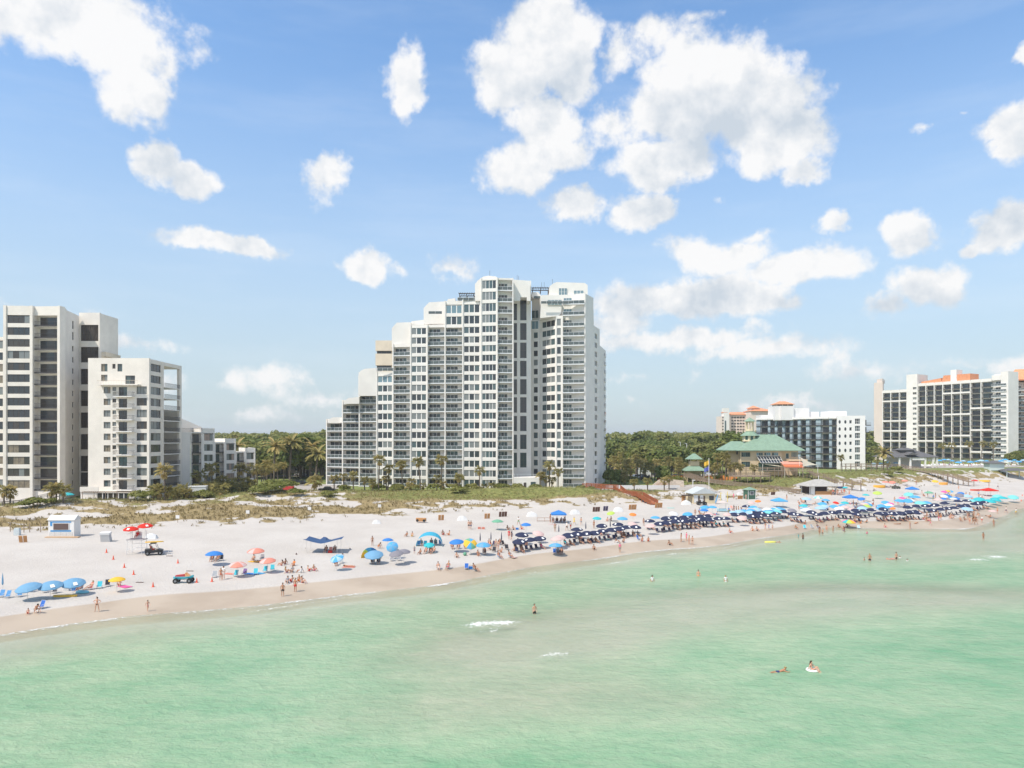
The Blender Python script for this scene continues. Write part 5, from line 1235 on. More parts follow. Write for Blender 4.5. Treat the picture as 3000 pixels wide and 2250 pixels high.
pose('sitting on the sand', (0,0,.13), (0,.12,.42), (0,.14,.62), (0,.10,.77), [((-.19,.13,.57),(-.28,.20,.32),(-.22,.34,.08)), ((.19,.13,.57),(.27,-.08,.40),(.16,-.30,.44))], [((-.10,-.02,.12),(-.15,-.40,.42),(-.16,-.66,.07)), ((.10,-.02,.12),(.14,-.38,.44),(.15,-.62,.07))])
pose('reclining', (0,.05,.33), (0,.25,.62), (0,.36,.82), (0,.38,.98), [((-.20,.30,.75),(-.30,.12,.56),(-.27,-.14,.50)), ((.20,.30,.75),(.30,.12,.56),(.27,-.14,.50))], [((-.10,.02,.32),(-.14,-.42,.42),(-.15,-.80,.12)), ((.10,.02,.32),(.14,-.42,.40),(.13,-.84,.10))])
pose('crouching', (0,.15,.40), (0,-.10,.66), (0,-.26,.80), (0,-.38,.88), [((-.19,-.20,.78),(-.24,-.38,.52),(-.20,-.58,.22)), ((.19,-.20,.78),(.24,-.38,.52),(.20,-.60,.20))], [((-.10,.14,.38),(-.22,-.24,.42),(-.20,.06,.08)), ((.10,.14,.38),(.22,-.24,.42),(.20,.06,.08))])
pose('lying', (0,0,.12), (0,.34,.15), (0,.54,.17), (0,.68,.20), [((-.19,.46,.15),(-.36,.30,.10),(-.28,.10,.07)), ((.19,.46,.15),(.36,.60,.12),(.20,.76,.08))], [((-.09,-.03,.12),(-.13,-.45,.13),(-.14,-.86,.08)), ((.09,-.03,.12),(.13,-.44,.16),(.13,-.84,.08))])
pose('swimming', (0,0,.02), (0,-.32,.08), (0,-.50,.14), (0,-.62,.24), [((-.19,-.42,.08),(-.40,-.62,.02),(-.30,-.84,.02)), ((.19,-.42,.08),(.40,-.60,.02),(.32,-.84,.0))], [((-.09,.04,.0),(-.12,.46,-.02),(-.12,.86,.05)), ((.09,.04,.0),(.12,.46,.02),(.12,.88,-.02))])
def body_mesh(p, fem):
    pe, ch, ne, he, arms, legs = POSE[p]; V = [pe]; R = [(.135, .11)]; E = []
    def add(v, r, frm): V.append(V3(*v)); R.append(r); E.append((frm, len(V)-1)); return len(V)-1
    w_ = pe.lerp(ch, .5); i = add(w_, (.105, .085) if fem else (.12, .09), 0); c = add(ch, (.145, .10), i); t = add(ne-(ne-ch)*.3, (.10, .08), c); n_ = add(ne, .055, t)
    up = (he-ne).normalized(); h = add(he-up*.02, (.082, .092), n_); h2 = add(he+up*.09, (.07, .08), h)
    add(he+V3(0, -.115, .0) if p not in ('lying',) else he+V3(0, 0, .115), .016, h)      # nose
    for (a, b_, d_) in arms:
        s_ = add(a, .055, t); e = add(b_, .038, s_); w2 = add(V3(*b_).lerp(V3(*d_), .9), .026, e); hd = (V3(*d_)-V3(*b_)).normalized(); pm = add(V3(*d_)+hd*.05, (.034, .016), w2)
        sd_ = hd.orthogonal().normalized()
        for k, ln in enumerate((.055, .07, .065, .05)):
            f0 = V3(*d_)+hd*.08+sd_*(.024*(k-1.5)); f1 = add(f0, .0095, pm); add(f0+hd*ln+hd.cross(sd_)*.02, .0075, f1)
        add(V3(*d_)+hd*.05+sd_*.065, .009, pm)
    for (a, b_, d_) in legs:
        hp_ = add(a, .088, 0); k = add(b_, .054, hp_); cf = add(V3(*b_).lerp(V3(*d_), .35), .052, k); an = add(d_, .034, cf)
        dd = V3(0, -.15, -.04) if p not in ('lying', 'swimming') else V3(0, -.02, .16) if p == 'lying' else V3(0, .14, .02)
        add(V3(*d_)+dd, (.038, .022), an)
    return V, E, R
BM = {}
def get_body(p, fem, m):
    k = (p, fem)
    if k not in BM: V, E, R = body_mesh(p, fem); BM[k] = skin('body', V, E, R, [SK[0]])
    kk = (p, fem, m.name)
    if kk not in BM: c = BM[k].copy(); c.materials.clear(); c.materials.append(m); BM[kk] = c
    return BM[kk]
def get_cloth(p, kind, m):
    k = (p, kind)
    if k not in BM:
        pe, ch, ne, he, arms, legs = POSE[p]; V = [pe]; R = [(.150, .125)]; E = []
        if kind in ('shorts', 'bottoms'):
            f = .72 if kind == 'shorts' else .18
            V.append(pe.lerp(ch, .22)); R.append((.135, .11)); E.append((0, 1))
            for (a, b_, d_) in legs: V.append(V3(*a)); R.append(.103); E.append((0, len(V)-1)); V.append(V3(*a).lerp(V3(*b_), f)); R.append(.09 if kind == 'shorts' else .098); E.append((len(V)-2, len(V)-1))
        elif kind == 'bikini_top':
            V = [ch-(ch-pe)*.1, ch+(ne-ch)*.15]; R = [(.155, .12), (.15, .115)]; E = [(0, 1)]
        else:
            V = [pe.lerp(ch, .05), pe.lerp(ch, .5), ch, ch.lerp(ne, .65)]; R = [(.15, .125), (.135, .105), (.16, .115), (.11, .09)]; E = [(0, 1), (1, 2), (2, 3)]
            for (a, b_, d_) in arms: V.append(V3(*a)); R.append(.068); E.append((3, len(V)-1)); V.append(V3(*a).lerp(V3(*b_), .55)); R.append(.055); E.append((len(V)-2, len(V)-1))
        BM[k] = skin(kind, V, E, R, [SK[0]])
    kk = (p, kind, m.name)
    if kk not in BM: c = BM[k].copy(); c.materials.clear(); c.materials.append(m); BM[kk] = c
    return BM[kk]
def get_hair(p, lng, m):
    def f():
        he = POSE[p][3]; ne = POSE[p][2]; up = (he-ne).normalized(); back = V3(0, 1, 0) if p not in ('lying',) else V3(0, .2, -1)
        if p == 'swimming': back = V3(0, .8, .6)
        V = [he+up*.06+back*.01, he+up*.10+back*.03, he+back*.05]; R = [(.083, .092), (.07, .075), (.082, .08)]; E = [(0, 1), (0, 2)]
        if lng: V.append(ne+back*.07+up*.02); R.append(.07); E.append((2, 3)); V.append(ne+back*.09-up*.14); R.append(.045); E.append((3, 4))
        return skin('hair', V, E, R, [m])
    return cached(('hair', p, lng, m.name), f)
PEOPLE = []
rpz = random.Random(21)
def person(p, loc, rz=0.0, top=None, bottom='black', fem=None, s=1.0, where='beach', label=None, kind=None):
    fem = rpz.random() < .5 if fem is None else fem
    t = thing('person', label or '', 'person', loc, rz, scale=s*rpz.uniform(.95, 1.05)); sk = rpz.choices(SK, (6, 5, 1))[0]
    obj('body', get_body(p, fem, sk), t); obj('hair', get_hair(p, fem, rpz.choices(HAIR, (5, 3, 2))[0]), t)
    kind = kind or ('bottoms' if fem and not top == 'shirt' else 'shorts'); obj(kind, get_cloth(p, kind, CL[bottom]), t)
    tk = None
    if top or fem: tk = 'shirt' if (top and not fem) else 'bikini_top'; obj(tk, get_cloth(p, tk, CL[top or bottom]), t)
    if not label: PEOPLE.append((t, p, top, bottom, fem, where))
    return t
# ------------------------------------------------------------------ umbrellas
UC = dict(navy=(.022,.03,.075), royal=(.04,.21,.58), sky=(.09,.38,.66), pale=(.36,.55,.70), denim=(.17,.36,.54), coral=(.72,.27,.20), orange=(.78,.24,.05), yellow=(.80,.48,.05), red=(.66,.03,.015), teal=(.04,.46,.50), green=(.16,.40,.26), grey=(.24,.23,.26), rose=(.66,.48,.45), white=(.72,.72,.72), aqua=(.20,.60,.60), lime=(.45,.60,.12), pinkh=(.80,.12,.35))
UM = {k: mat('canvas_'+k, v, .75, trans=.18) for k, v in UC.items()}
polem = mat('umbrella_pole', (.62, .60, .57), .4)
def canopy(cols, r=1.0, n_=8):
    def f():
        b = MB(); rings = [(0.001, 0), (.38, -.07), (.72, -.20), (1.0, -.40)]
        for i in range(n_):
            a0, a1 = 2*math.pi*i/n_, 2*math.pi*(i+1)/n_; am = (a0+a1)/2; mi = i % len(cols)
            for (ra, za), (rb, zb) in zip(rings[:-1], rings[1:]):
                P = lambda rr, zz, a: (rr*math.cos(a), rr*math.sin(a), zz)
                sc = .965
                b.quad([P(ra, za, a0), P(rb, zb, a0), P(rb*sc, zb+.015*rb, am), P(ra*sc, za+.015*ra, am)], mi)
                b.quad([P(ra*sc, za+.015*ra, am), P(rb*sc, zb+.015*rb, am), P(rb, zb, a1), P(ra, za, a1)], mi)
            b.quad([(math.cos(a0), math.sin(a0), -.40), (math.cos(a0), math.sin(a0), -.47), (.965*math.cos(am), .965*math.sin(am), -.45), (.965*math.cos(am), .965*math.sin(am), -.385)], mi)
            b.quad([(.965*math.cos(am), .965*math.sin(am), -.385), (.965*math.cos(am), .965*math.sin(am), -.45), (math.cos(a1), math.sin(a1), -.47), (math.cos(a1), math.sin(a1), -.40)], mi)
        return b.mesh('canopy', [UM[c] for c in cols])
    return cached(('can', tuple(cols), n_), f)
def upole(): return cached('upole', lambda: (lambda b: (b.tube([(0,0,-.25),(0,0,2.18)], .022, 6), b.mesh('pole', polem))[1])(MB()))
def uribs():
    def f():
        b = MB()
        for i in range(8): a = 2*math.pi*i/8; b.tube([(0,0,-.05),(.97*math.cos(a), .97*math.sin(a), -.41)], .009, 3)
        return b.mesh('ribs', polem)
    return cached('uribs', f)
def upatch(): return cached('upatch', lambda: (lambda b: (b.quad([(-.15,-.52,-.095),(.15,-.52,-.095),(.17,-.86,-.262),(-.17,-.86,-.262)]), b.mesh('logo_patch', mat('patch_white', (.75, .75, .75), .8)))[1])(MB()))
UMB = []
CN = dict(navy='navy', royal='royal blue', sky='sky blue', pale='pale blue', denim='faded denim blue', coral='coral pink', orange='orange', yellow='yellow', red='red', teal='teal', green='green', grey='grey', rose='pale rose', white='white', aqua='aqua', lime='lime green', pinkh='hot pink')
def umbrella(px, py, cols, r=1.15, tilt=0.0, taz=0.0, label=None, H=2.12, patch=False, loc=None, cat='umbrella'):
    """py is the row where the middle of the canopy is seen"""
    cols = (cols,) if isinstance(cols, str) else cols
    p = loc if loc is not None else place(px, py, H-.22)
    t = thing('beach_umbrella', label or '', 'umbrella', p); sc = r
    obj('pole', upole(), t, scale=(1, 1, H/2.18))
    c = obj('canopy', canopy(cols), t, (0, 0, H), rot=(tilt, 0, taz), scale=(sc, sc, sc*.95)); obj('ribs', uribs(), c, (0, 0, -.02))
    if patch: obj('logo_patch', upatch(), c, (0, 0, .012), rz=-taz+rpz.choice([0, .785, -.785, .785]))
    if not label: UMB.append((px, t, cols))
    return t
# ------------------------------------------------------------------ chairs
def chairmesh():
    fr = MB()
    for s_ in (-.29, .29):
        fr.tube([(s_, -.30, .02), (s_, .28, .30), (s_, .30, .30)], .014, 4); fr.tube([(s_, .34, .02), (s_, -.22, .30)], .014, 4); fr.tube([(s_, .12, .26), (s_, .38, .86)], .014, 4); fr.tube([(s_, -.22, .42), (s_, .22, .46)], .02, 4); fr.tube([(s_, -.22, .30), (s_, -.22, .42)], .012, 4)
    fr.tube([(-.29, .38, .86), (.29, .38, .86)], .014, 4); fr.tube([(-.29, -.26, .26), (.29, -.26, .26)], .014, 4)
    fa = MB(); fa.box(-.27, .27, -.26, .14, .235, .26); fa.prism([(.12, .25), (.15, .24), (.40, .84), (.37, .85)], -.27, .27, fn=lambda p: (p[1], p[0], p[2])); return fr, fa
_fr, _fa = chairmesh()
frw = mat('chair_white_frame', (.70, .70, .70), .4); frd = mat('chair_wood_frame', (.20, .11, .06), .7)
CM = {k: mat('sling_'+k, v, .8) for k, v in dict(blue=(.09,.26,.50), royal=(.03,.13,.45), turquoise=(.07,.50,.60), dark=(.035,.035,.045), navy=(.025,.035,.09), red=(.60,.10,.08), purple=(.20,.12,.28), striped=(.34,.36,.38), grey=(.30,.30,.32), pale=(.40,.60,.70), coral=(.75,.32,.25)).items()}
CHAIRS = []
def chair(loc, rz, col, label=None, wood_=False, where=''):
    t = thing('beach_chair', label or '', 'chair', loc, rz)
    obj('frame', cached(('cf', wood_), lambda: _fr.mesh('frame', frd if wood_ else frw)), t); obj('sling', cached(('cs', col), lambda: _fa.mesh('sling', CM[col])), t)
    if not label: CHAIRS.append((t, col, wood_, where))
    return t
# ------------------------------------------------------------------ converters: readings taken in enlarged crops of the photograph
ZA = lambda x, y: (x*.2773, 1400+y*.2773)
ZB = lambda x, y: (480+x*.217, 1440+y*.217)
ZC = lambda x, y: (900+x*.226, 1440+y*.226)
ZD = lambda x, y: (1340+x*.226, 1440+y*.226)
ZE = lambda x, y: (1800+x*.226, 1400+y*.226)
ZF = lambda x, y: (2200+x*.226, 1400+y*.226)
ZG_ = lambda x, y: (2600+x*.217, 1340+y*.217)
def at(z, x, y): return place(*z(x, y))
def seat(z, x, y, col, rz=0, who=None, bottom='black', top=None, wood_=False, where='beach', fem=None):
    p = at(z, x, y); chair(p, rz, col, None, wood_, where)
    if who: person('reclining', p+Vector((0, 0, -.02)), rz, top, bottom, fem, where='chair')
# --- umbrellas near the left
umbrella(*ZA(290,1137), 'denim', 1.42, .25, -.3, 'faded blue umbrella, leftmost of three over blue chairs at the lower left', H=2.0)
umbrella(*ZA(530,1117), 'denim', 1.36, .22, .1, 'faded blue umbrella with white patch, middle of the three at the lower left', H=2.0, patch=True)
umbrella(*ZA(772,1090), 'denim', 1.36, .25, .35, 'faded blue umbrella with round emblem, rightmost of the three at the lower left', H=2.0, patch=True)
umbrella(*ZA(1235,1065), 'yellow', .98, .05, 0, 'yellow umbrella over a seated person in red at the lower left', H=1.9)
umbrella(*ZB(680,822), 'royal', 1.28, 0, 0, 'single blue umbrella over two seated people, below the dune signs at left')
umbrella(*ZB(1240,785), ('coral', 'coral', 'rose'), 1.3, .1, 0, 'coral umbrella highest of the three coral ones, over a person on a yellow mat')
umbrella(*ZB(998,972), ('coral', 'rose', 'coral'), 1.2, .1, .2, 'coral umbrella leftmost of the three coral ones, over turquoise chairs')
umbrella(*ZB(1398,920), ('coral', 'coral', 'rose'), 1.15, .15, -.2, 'coral umbrella rightmost of the three coral ones, beside two turquoise chairs')
umbrella(*ZC(375,858), ('sky', 'pale'), 1.0, .5, -.5, 'light blue umbrella tilted left, right of the navy sail shade')
umbrella(*ZC(1045,620), 'royal', .95, 0, 0, 'deep blue umbrella standing above the round patterned blue one')
umbrella(*ZC(1098,722), ('sky', 'denim'), .95, .95, 0, 'patterned blue umbrella tipped on its side toward the sea')
umbrella(*ZC(862,798), 'denim', 1.45, .3, 0, 'wide pale blue umbrella in front of the rainbow beach tent', H=1.9)
umbrella(*ZC(1150,793), 'grey', 1.1, .25, -.4, 'grey umbrella, left one of the grey pair'); umbrella(*ZC(1256,768), 'grey', 1.0, .15, .3, 'grey umbrella, right one of the grey pair')
umbrella(*ZC(1935,638), 'royal', 1.25, .15, -.3, 'royal blue umbrella left of the yellow and blue striped one')
umbrella(*ZC(2120,672), ('yellow', 'sky', 'green', 'yellow'), 1.15, .75, .3, 'tilted yellow, green and blue striped umbrella')
umbrella(*ZD(338,678), ('sky', 'denim'), 1.25, .1, 0, 'sky blue umbrella just right of the tilted yellow striped one')
umbrella(*ZC(1580,688), 'teal', .9, .3, 0, 'small teal umbrella under the turquoise arch shade', H=1.5)
umbrella(*ZD(520,375), 'green', 1.2, 0, 0, 'green umbrella alone above the left end of the navy rows'); umbrella(*ZD(890,422), 'royal', 1.0, .1, 0, 'small royal blue umbrella beside a blue chair, left of the blue canopy tent')
umbrella(*ZD(1275,685), ('sky', 'sky', 'denim'), 1.2, 0, 0, 'sky blue umbrella nearest the wet sand, below the navy rows')
umbrella(*ZF(1270,545), ('teal', 'lime', 'yellow', 'pinkh'), 1.5, .1, 0, 'rainbow umbrella near the waterline, below the navy rows', H=2.0)
# navy rental rows
navy = [ZD(*q) for q in [(838,548),(800,637),(935,613),(1060,597),(1550,480),(1435,557),(1560,537),(1670,532),(1770,527),(1870,435),(1885,502),(2000,487),(2080,415),(2100,472),(2190,452)]]
navy += [ZE(*q) for q in [(150,632),(275,627),(460,550),(585,582),(680,572),(665,515),(785,510),(785,552),(905,500),(910,545),(1020,497),(1020,542),(1130,490),(1120,522),(1215,482),(1230,527),(1345,517),(1445,517),(1560,465),(1680,460),(1800,440),(1900,445),(1710,360),(1780,482),(1860,482),(1975,475),(2090,452)]]
navy += [ZF(*q) for q in [(430,428),(540,457),(625,472),(785,435),(865,467),(960,447),(1070,440),(1165,427),(1255,432),(1365,415),(1370,462),(1450,417),(1560,405),(1660,452),(1720,397),(1735,452),(1840,450),(1945,450),(2050,435),(2030,370)]]
navy += [ZG_(*q) for q in [(270,660),(400,650),(520,645),(640,635),(75,745),(200,745),(300,730),(390,730),(600,702),(720,692),(810,682),(900,672),(770,607),(1000,652),(1080,642),(950,582),(1070,577),(1180,622),(1230,607),(1310,597)]]
navy.sort(); nvp = []
for i, (x, y) in enumerate(navy):
    t = umbrella(x, y, 'navy', rpz.uniform(1.1, 1.25), rpz.uniform(.05, .3), rpz.uniform(-.6, .3), '%s navy umbrella from the left in the crowded rental rows' % ordw(i+1), patch=True); t['group'] = 'navy umbrellas of the rental rows'; nvp.append(t)
# pairs of dark wooden chairs in their shade, some with people
NC = []
for t in nvp:
    p = t.location
    for k in (0, 1):
        q = Vector((p.x+(-.45 if k == 0 else .5)+rpz.uniform(-.1, .1), p.y-.5+rpz.uniform(-.2, .2), 0)); q.z = g1(q.x, q.y); rz = rpz.uniform(.2, .8)
        c = thing('beach_chair', '', 'chair', q, rz, 'dark chairs of the rental rows'); obj('frame', cached(('cf', True), lambda: _fr.mesh('frame', frd)), c); obj('sling', cached(('cs', 'navy'), lambda: _fa.mesh('sling', CM['navy'])), c); NC.append((q.x/q.y, c))
        if rpz.random() < .42: person('reclining', q+Vector((0, 0, -.02)), rz, rpz.choice([None, None, 'navy', 'pink', 'turquoise', 'grey']), rpz.choice(['black', 'navy', 'red', 'turquoise', 'blue', 'pink']), where='rental chair')
for i, (_, c) in enumerate(sorted(NC, key=lambda q: q[0])): c['label'] = '%s dark wooden chair from the left under the navy umbrellas' % ordw(i+1)
# closed umbrellas
def closed(z, x, y, col='navy'):
    p = at(z, x, y+75); t = thing('closed_umbrella', '', 'umbrella', p, group='folded navy umbrellas'); obj('pole', upole(), t)
    obj('folded_canopy', cached(('fold', col), lambda: (lambda b: (b.tube([(0,0,.75),(0,0,.95),(0,0,1.5),(0,0,2.25)], [.05,.11,.09,.015], 7), b.mesh('folded_canopy', UM[col]))[1])(MB())), t); return t
cl_ = [closed(ZD, x, y) for x, y in [(295,620),(435,610),(572,610),(707,570),(1315,500),(1665,460),(1982,430)]]
for i, c in enumerate(cl_): c['label'] = '%s folded navy umbrella from the left, standing closed like a post' % ordw(i+1)
c = closed(ZA, 28, 1120, 'denim'); del c['group']; c['label'] = 'folded denim blue umbrella at the far left edge between blue chairs'
# scattered colour umbrellas
cu = [(ZD,(1810,342),'teal',.95),(ZD,(2140,342),'sky',1.15),(ZD,(1985,277),'lime',.9),(ZD,(1055,535),'rose',1.1),(ZD,(1285,602),'rose',1.1),(ZD,(1340,585),'rose',1.0),
 (ZE,(530,507),'sky',1.1),(ZE,(945,462),'sky',1.15),(ZE,(1170,372),'sky',1.15),(ZE,(1270,372),'sky',1.1),(ZE,(1165,412),'royal',1.0),(ZE,(1665,422),'sky',1.2),(ZE,(1790,377),'sky',1.1),(ZE,(2160,412),'sky',1.2),(ZE,(240,472),'orange',.8),(ZE,(465,612),'rose',1.1),(ZE,(240,592),'rose',1.0),(ZE,(1655,512),'rose',1.1),(ZE,(775,457),'white',1.1),(ZE,(1225,462),'rose',1.0),(ZE,(1460,470),'rose',.9),(ZE,(1990,405),'white',1.3),(ZE,(1780,318),'rose',.9),(ZE,(1860,300),'orange',.8),(ZE,(1535,438),'pale',.9),
 (ZF,(680,352),'teal',1.1),(ZF,(720,262),'pale',1.3),(ZF,(970,282),'sky',1.1),(ZF,(1090,367),'sky',1.2),(ZF,(1190,350),'sky',1.0),(ZF,(1220,317),'teal',1.0),(ZF,(1430,267),'royal',1.0),(ZF,(1490,217),'teal',1.0),(ZF,(1690,352),'sky',1.1),(ZF,(1790,372),'sky',1.1),(ZF,(2190,312),'aqua',1.2),(ZF,(1105,320),'red',.8),(ZF,(1810,332),'pinkh',.9),(ZF,(1640,187),'lime',1.3),(ZF,(1500,357),'lime',1.2),(ZF,(540,415),'grey',1.1),(ZF,(720,402),'white',1.5),(ZF,(900,380),'pale',1.4),(ZF,(390,400),'sky',1.1),(ZF,(1310,400),'rose',1.1),(ZF,(1160,120),'navy',.9),(ZF,(1220,122),'teal',.9),(ZF,(690,110),'navy',1.4),(ZF,(1745,48),'coral',1.2),(ZF,(1830,52),'coral',1.2),(ZF,(1995,32),'coral',1.2),(ZF,(1835,395),'orange',.7),
 (ZG_,(1180,307),'red',1.2),(ZG_,(645,317),'yellow',1.2),(ZG_,(370,522),'sky',1.5),(ZG_,(450,602),'aqua',1.6),(ZG_,(520,600),'sky',1.4),(ZG_,(560,467),'green',1.3),(ZG_,(990,480),'royal',1.0),(ZG_,(1080,510),'pale',1.5),(ZG_,(1240,552),'teal',1.6),(ZG_,(1390,577),'teal',1.6),(ZG_,(1470,557),'teal',1.5),(ZG_,(1550,537),'teal',1.5),(ZG_,(1480,512),'aqua',1.4),(ZG_,(1700,525),'aqua',1.5),(ZG_,(1080,685),'pale',1.4),(ZG_,(770,460),'pinkh',1.0),(ZG_,(820,452),'yellow',1.0),(ZG_,(850,455),'sky',.9),(ZG_,(1420,720),'rose',1.0),(ZG_,(200,545),'pinkh',.9)]
for (z, q, c, r) in cu: umbrella(*z(*q), c, r, rpz.uniform(0, .35), rpz.uniform(-.7, .5))
for i in range(42):
    z, x, y = rpz.choice([(ZF, rpz.uniform(500, 2150), rpz.uniform(300, 400)), (ZG_, rpz.uniform(150, 1150), rpz.uniform(480, 620)), (ZE, rpz.uniform(1500, 2150), rpz.uniform(390, 440))])
    umbrella(*z(x, y), rpz.choice(['sky', 'sky', 'pale', 'royal', 'grey', 'white', 'aqua', 'rose']), rpz.uniform(1.0, 1.35), rpz.uniform(0, .35), rpz.uniform(-.7, .5))
umbrella(*ZF(870,247), ('aqua', 'white'), 1.25, .05, 0, 'aqua and white striped umbrella left of the beach bar path')
byc = {}
for (px, t, cols) in UMB: byc.setdefault(cols, []).append((px, t))
for cols, L0 in byc.items():
    L0.sort(key=lambda q: q[0])
    for i, (px, t) in enumerate(L0):
        t['label'] = ('%s %s umbrella from the left among the scattered umbrellas right of centre' % (ordw(i+1), CN[cols[0]])) if len(L0) > 1 else 'only %s umbrella among the scattered umbrellas right of centre' % CN[cols[0]]
        if len(L0) > 1: t['group'] = '%s umbrellas scattered on the sand' % CN[cols[0]]
# --- seats and people near the left
for (x, y, c) in [(75,1270,'blue'),(10,1262,'blue'),(200,1258,'blue'),(335,1205,'blue'),(475,1212,'dark'),(570,1220,'dark'),(1050,1168,'turquoise'),(1135,1148,'dark'),(432,1380,'royal')]: seat(ZA, x, y, c, rpz.uniform(-.5, .5))
seat(ZA, 950, 1180, 'red', -.5, True, 'red'); seat(ZA, 845, 1190, 'navy', 0, True, 'blue')
person('standing hands on hips', at(ZA,1025,1415), .1, 'pink', 'black', True, label='woman in pink bikini top and black bottoms standing with elbows out on wet sand')
person('walking', at(ZA,1560,1410), .8, 'pink', 'pink', True, .75, label='child in pink swimsuit walking on the wet sand at left')
person('sitting on the sand', at(ZA,297,1435), .5, None, 'red', False, .65, label='small child sitting at the edge of the wet sand, lower left')
person('crouching', at(ZA,385,1425), .9, 'orange', 'black', True, label='woman crouching and reaching toward a small child at the lower left')
person('sitting on the sand', at(ZA,1262,1140), .3, 'red', 'red', True, label='person in red sitting in the shade of the yellow umbrella')
for (x, y, c) in [(680,1162,'striped'),(965,1148,'turquoise'),(1085,1128,'purple'),(1240,1125,'turquoise'),(1365,1092,'turquoise'),(1465,1072,'turquoise'),(775,935,'dark'),(1325,925,'grey')]: seat(ZB, x, y, c, rpz.uniform(-.3, .3))
seat(ZB, 650, 940, 'dark', .1, True, 'navy'); seat(ZB, 725, 940, 'dark', -.1, True, 'grey')
person('standing', at(ZB,770,1200), .3, None, 'red', True, .95); person('standing', at(ZB,805,1185), -.2, 'white', 'white', False, label='person in long white beach dress standing beside a woman in red')
person('sitting on the sand', at(ZB,1212,930), 0, 'black', 'black', True, label='woman sitting on a yellow mat under the highest coral umbrella')
for (x, y, b_) in [(1590,1000,'red'),(1640,985,'navy'),(1755,1000,'orange'),(1655,1100,'purple'),(1735,1090,'grey'),(1850,1098,'white'),(1955,1078,'red'),(2030,1070,'pink'),(1670,1235,'grey'),(1725,1222,'red'),(1825,1212,'orange'),(1872,1232,'red')]: person('sitting on the sand', at(ZB,x,y), rpz.uniform(-2.5, 2.5), rpz.choice([None, b_]), b_, where='family group')
person('standing', at(ZB,1605,1415), .2, None, 'black', False, label='shirtless man in black shorts standing on the wet sand'); person('standing', at(ZB,1775,1355), -.3, None, 'red', False, 1.05, label='shirtless man in red shorts standing on the wet sand')
seat(ZC, 240, 788, 'dark', 0, True, 'navy', 'grey'); seat(ZC, 355, 785, 'dark', .1, True, 'navy', 'blue'); seat(ZC, 300, 790, 'coral', 0)
seat(ZC, 372, 958, 'dark', .3, True, 'black'); seat(ZC, 438, 932, 'striped', -.2); person('lying', at(ZC,540,975), 1.4, None, 'pink', True)
person('standing', at(ZC,845,702), .5, 'orange', 'black', True); person('crouching', at(ZC,930,735), .9, None, 'orange', False)
for (x, y) in [(850,932),(925,935)]: seat(ZC, x, y, 'dark', rpz.uniform(-.4, .4), True, 'navy', 'grey')
for (x, y) in [(1098,902),(1187,898)]: seat(ZC, x, y, 'grey', rpz.uniform(-.2, .2))
for (x, y, b_) in [(1290,582,'white'),(1362,582,'yellow'),(1760,562,'red'),(1838,567,'orange'),(1940,857,'black'),(1465,812,'grey')]: person('sitting on the sand', at(ZC,x,y), rpz.uniform(-.8, .8), None, b_)
for (x, y, c) in [(1480,700,'turquoise'),(1450,705,'blue'),(1610,692,'blue'),(1665,690,'turquoise'),(1730,692,'blue'),(1530,705,'turquoise')]: seat(ZC, x, y, c, rpz.uniform(-.3, .3), rpz.random() < .4, 'navy')
person('standing', at(ZC,1390,805), .6, 'grey', 'navy', False, .7, label='small child in grey standing just left of the turquoise arch shade')
for (x, y) in [(1535,802),(1635,800),(1600,800)]: seat(ZC, x, y, 'dark', rpz.uniform(-.5, .5), True, 'navy')
seat(ZC, 1880, 742, 'dark', .2, True, 'navy'); seat(ZC, 1960, 742, 'dark', -.2, True, 'grey'); seat(ZC, 2050, 735, 'dark', 0, True, 'black')
seat(ZC, 1700, 1010, 'striped', .2, True, 'white'); seat(ZC, 1825, 1002, 'striped', -.2, True, 'pink'); seat(ZC, 2065, 1010, 'royal', 0); seat(ZC, 2180, 1030, 'dark', .8, True, 'black')
person('standing', at(ZC,2095,490), .2, None, 'black', False); person('walking', at(ZC,2122,490), .5, None, 'navy', False)
for (x, y, c) in [(420,700,'dark'),(470,705,'navy'),(540,690,'navy'),(600,700,'dark'),(640,755,'dark'),(475,785,'dark'),(760,745,'dark'),(830,740,'dark'),(890,700,'dark'),(350,810,'navy')]: seat(ZD, x, y, c, rpz.uniform(-.5, .8), rpz.random() < .5, rpz.choice(['navy', 'black', 'red']), wood_=True)
seat(ZD, 545, 862, 'blue', .6, True, 'blue'); seat(ZD, 685, 855, 'pale', .6, True, 'pink'); person('sitting on the sand', at(ZD,268,832), .3, None, 'orange', True)
seat(ZD, 1262, 808, 'royal', 0); seat(ZD, 1308, 812, 'dark', .1, True, 'navy', 'grey'); seat(ZD, 1350, 810, 'dark', -.1, True, 'grey')
for (x, y, b_) in [(655,497,'orange'),(725,497,'black'),(830,490,'red'),(1770,752,'black'),(2065,662,'white'),(2155,660,'navy'),(1750,642,'red'),(1945,385,'pink'),(1990,378,'red'),(570,790,'orange'),(430,760,'green'),(740,770,'black')]: person('sitting on the sand', at(ZD,x,y), rpz.uniform(-1, 1), None, b_)
for (x, y, b_) in [(793,432,'green'),(1515,435,'yellow'),(1605,437,'grey'),(1205,400,'blue'),(1395,385,'navy'),(1420,510,'black'),(1468,490,'red'),(670,620,'red'),(700,640,'navy'),(530,760,'blue'),(500,750,'turquoise'),(1770,480,'black'),(1265,520,'green')]: person(rpz.choice(['standing', 'walking', 'standing']), at(ZD,x,y), rpz.uniform(-1, 1), rpz.choice([None, 'white', b_]), b_)
person('standing', at(ZD,2107,790), .1, 'pink', 'grey', False, label='man in pale pink shirt standing on wet sand below the navy rows')
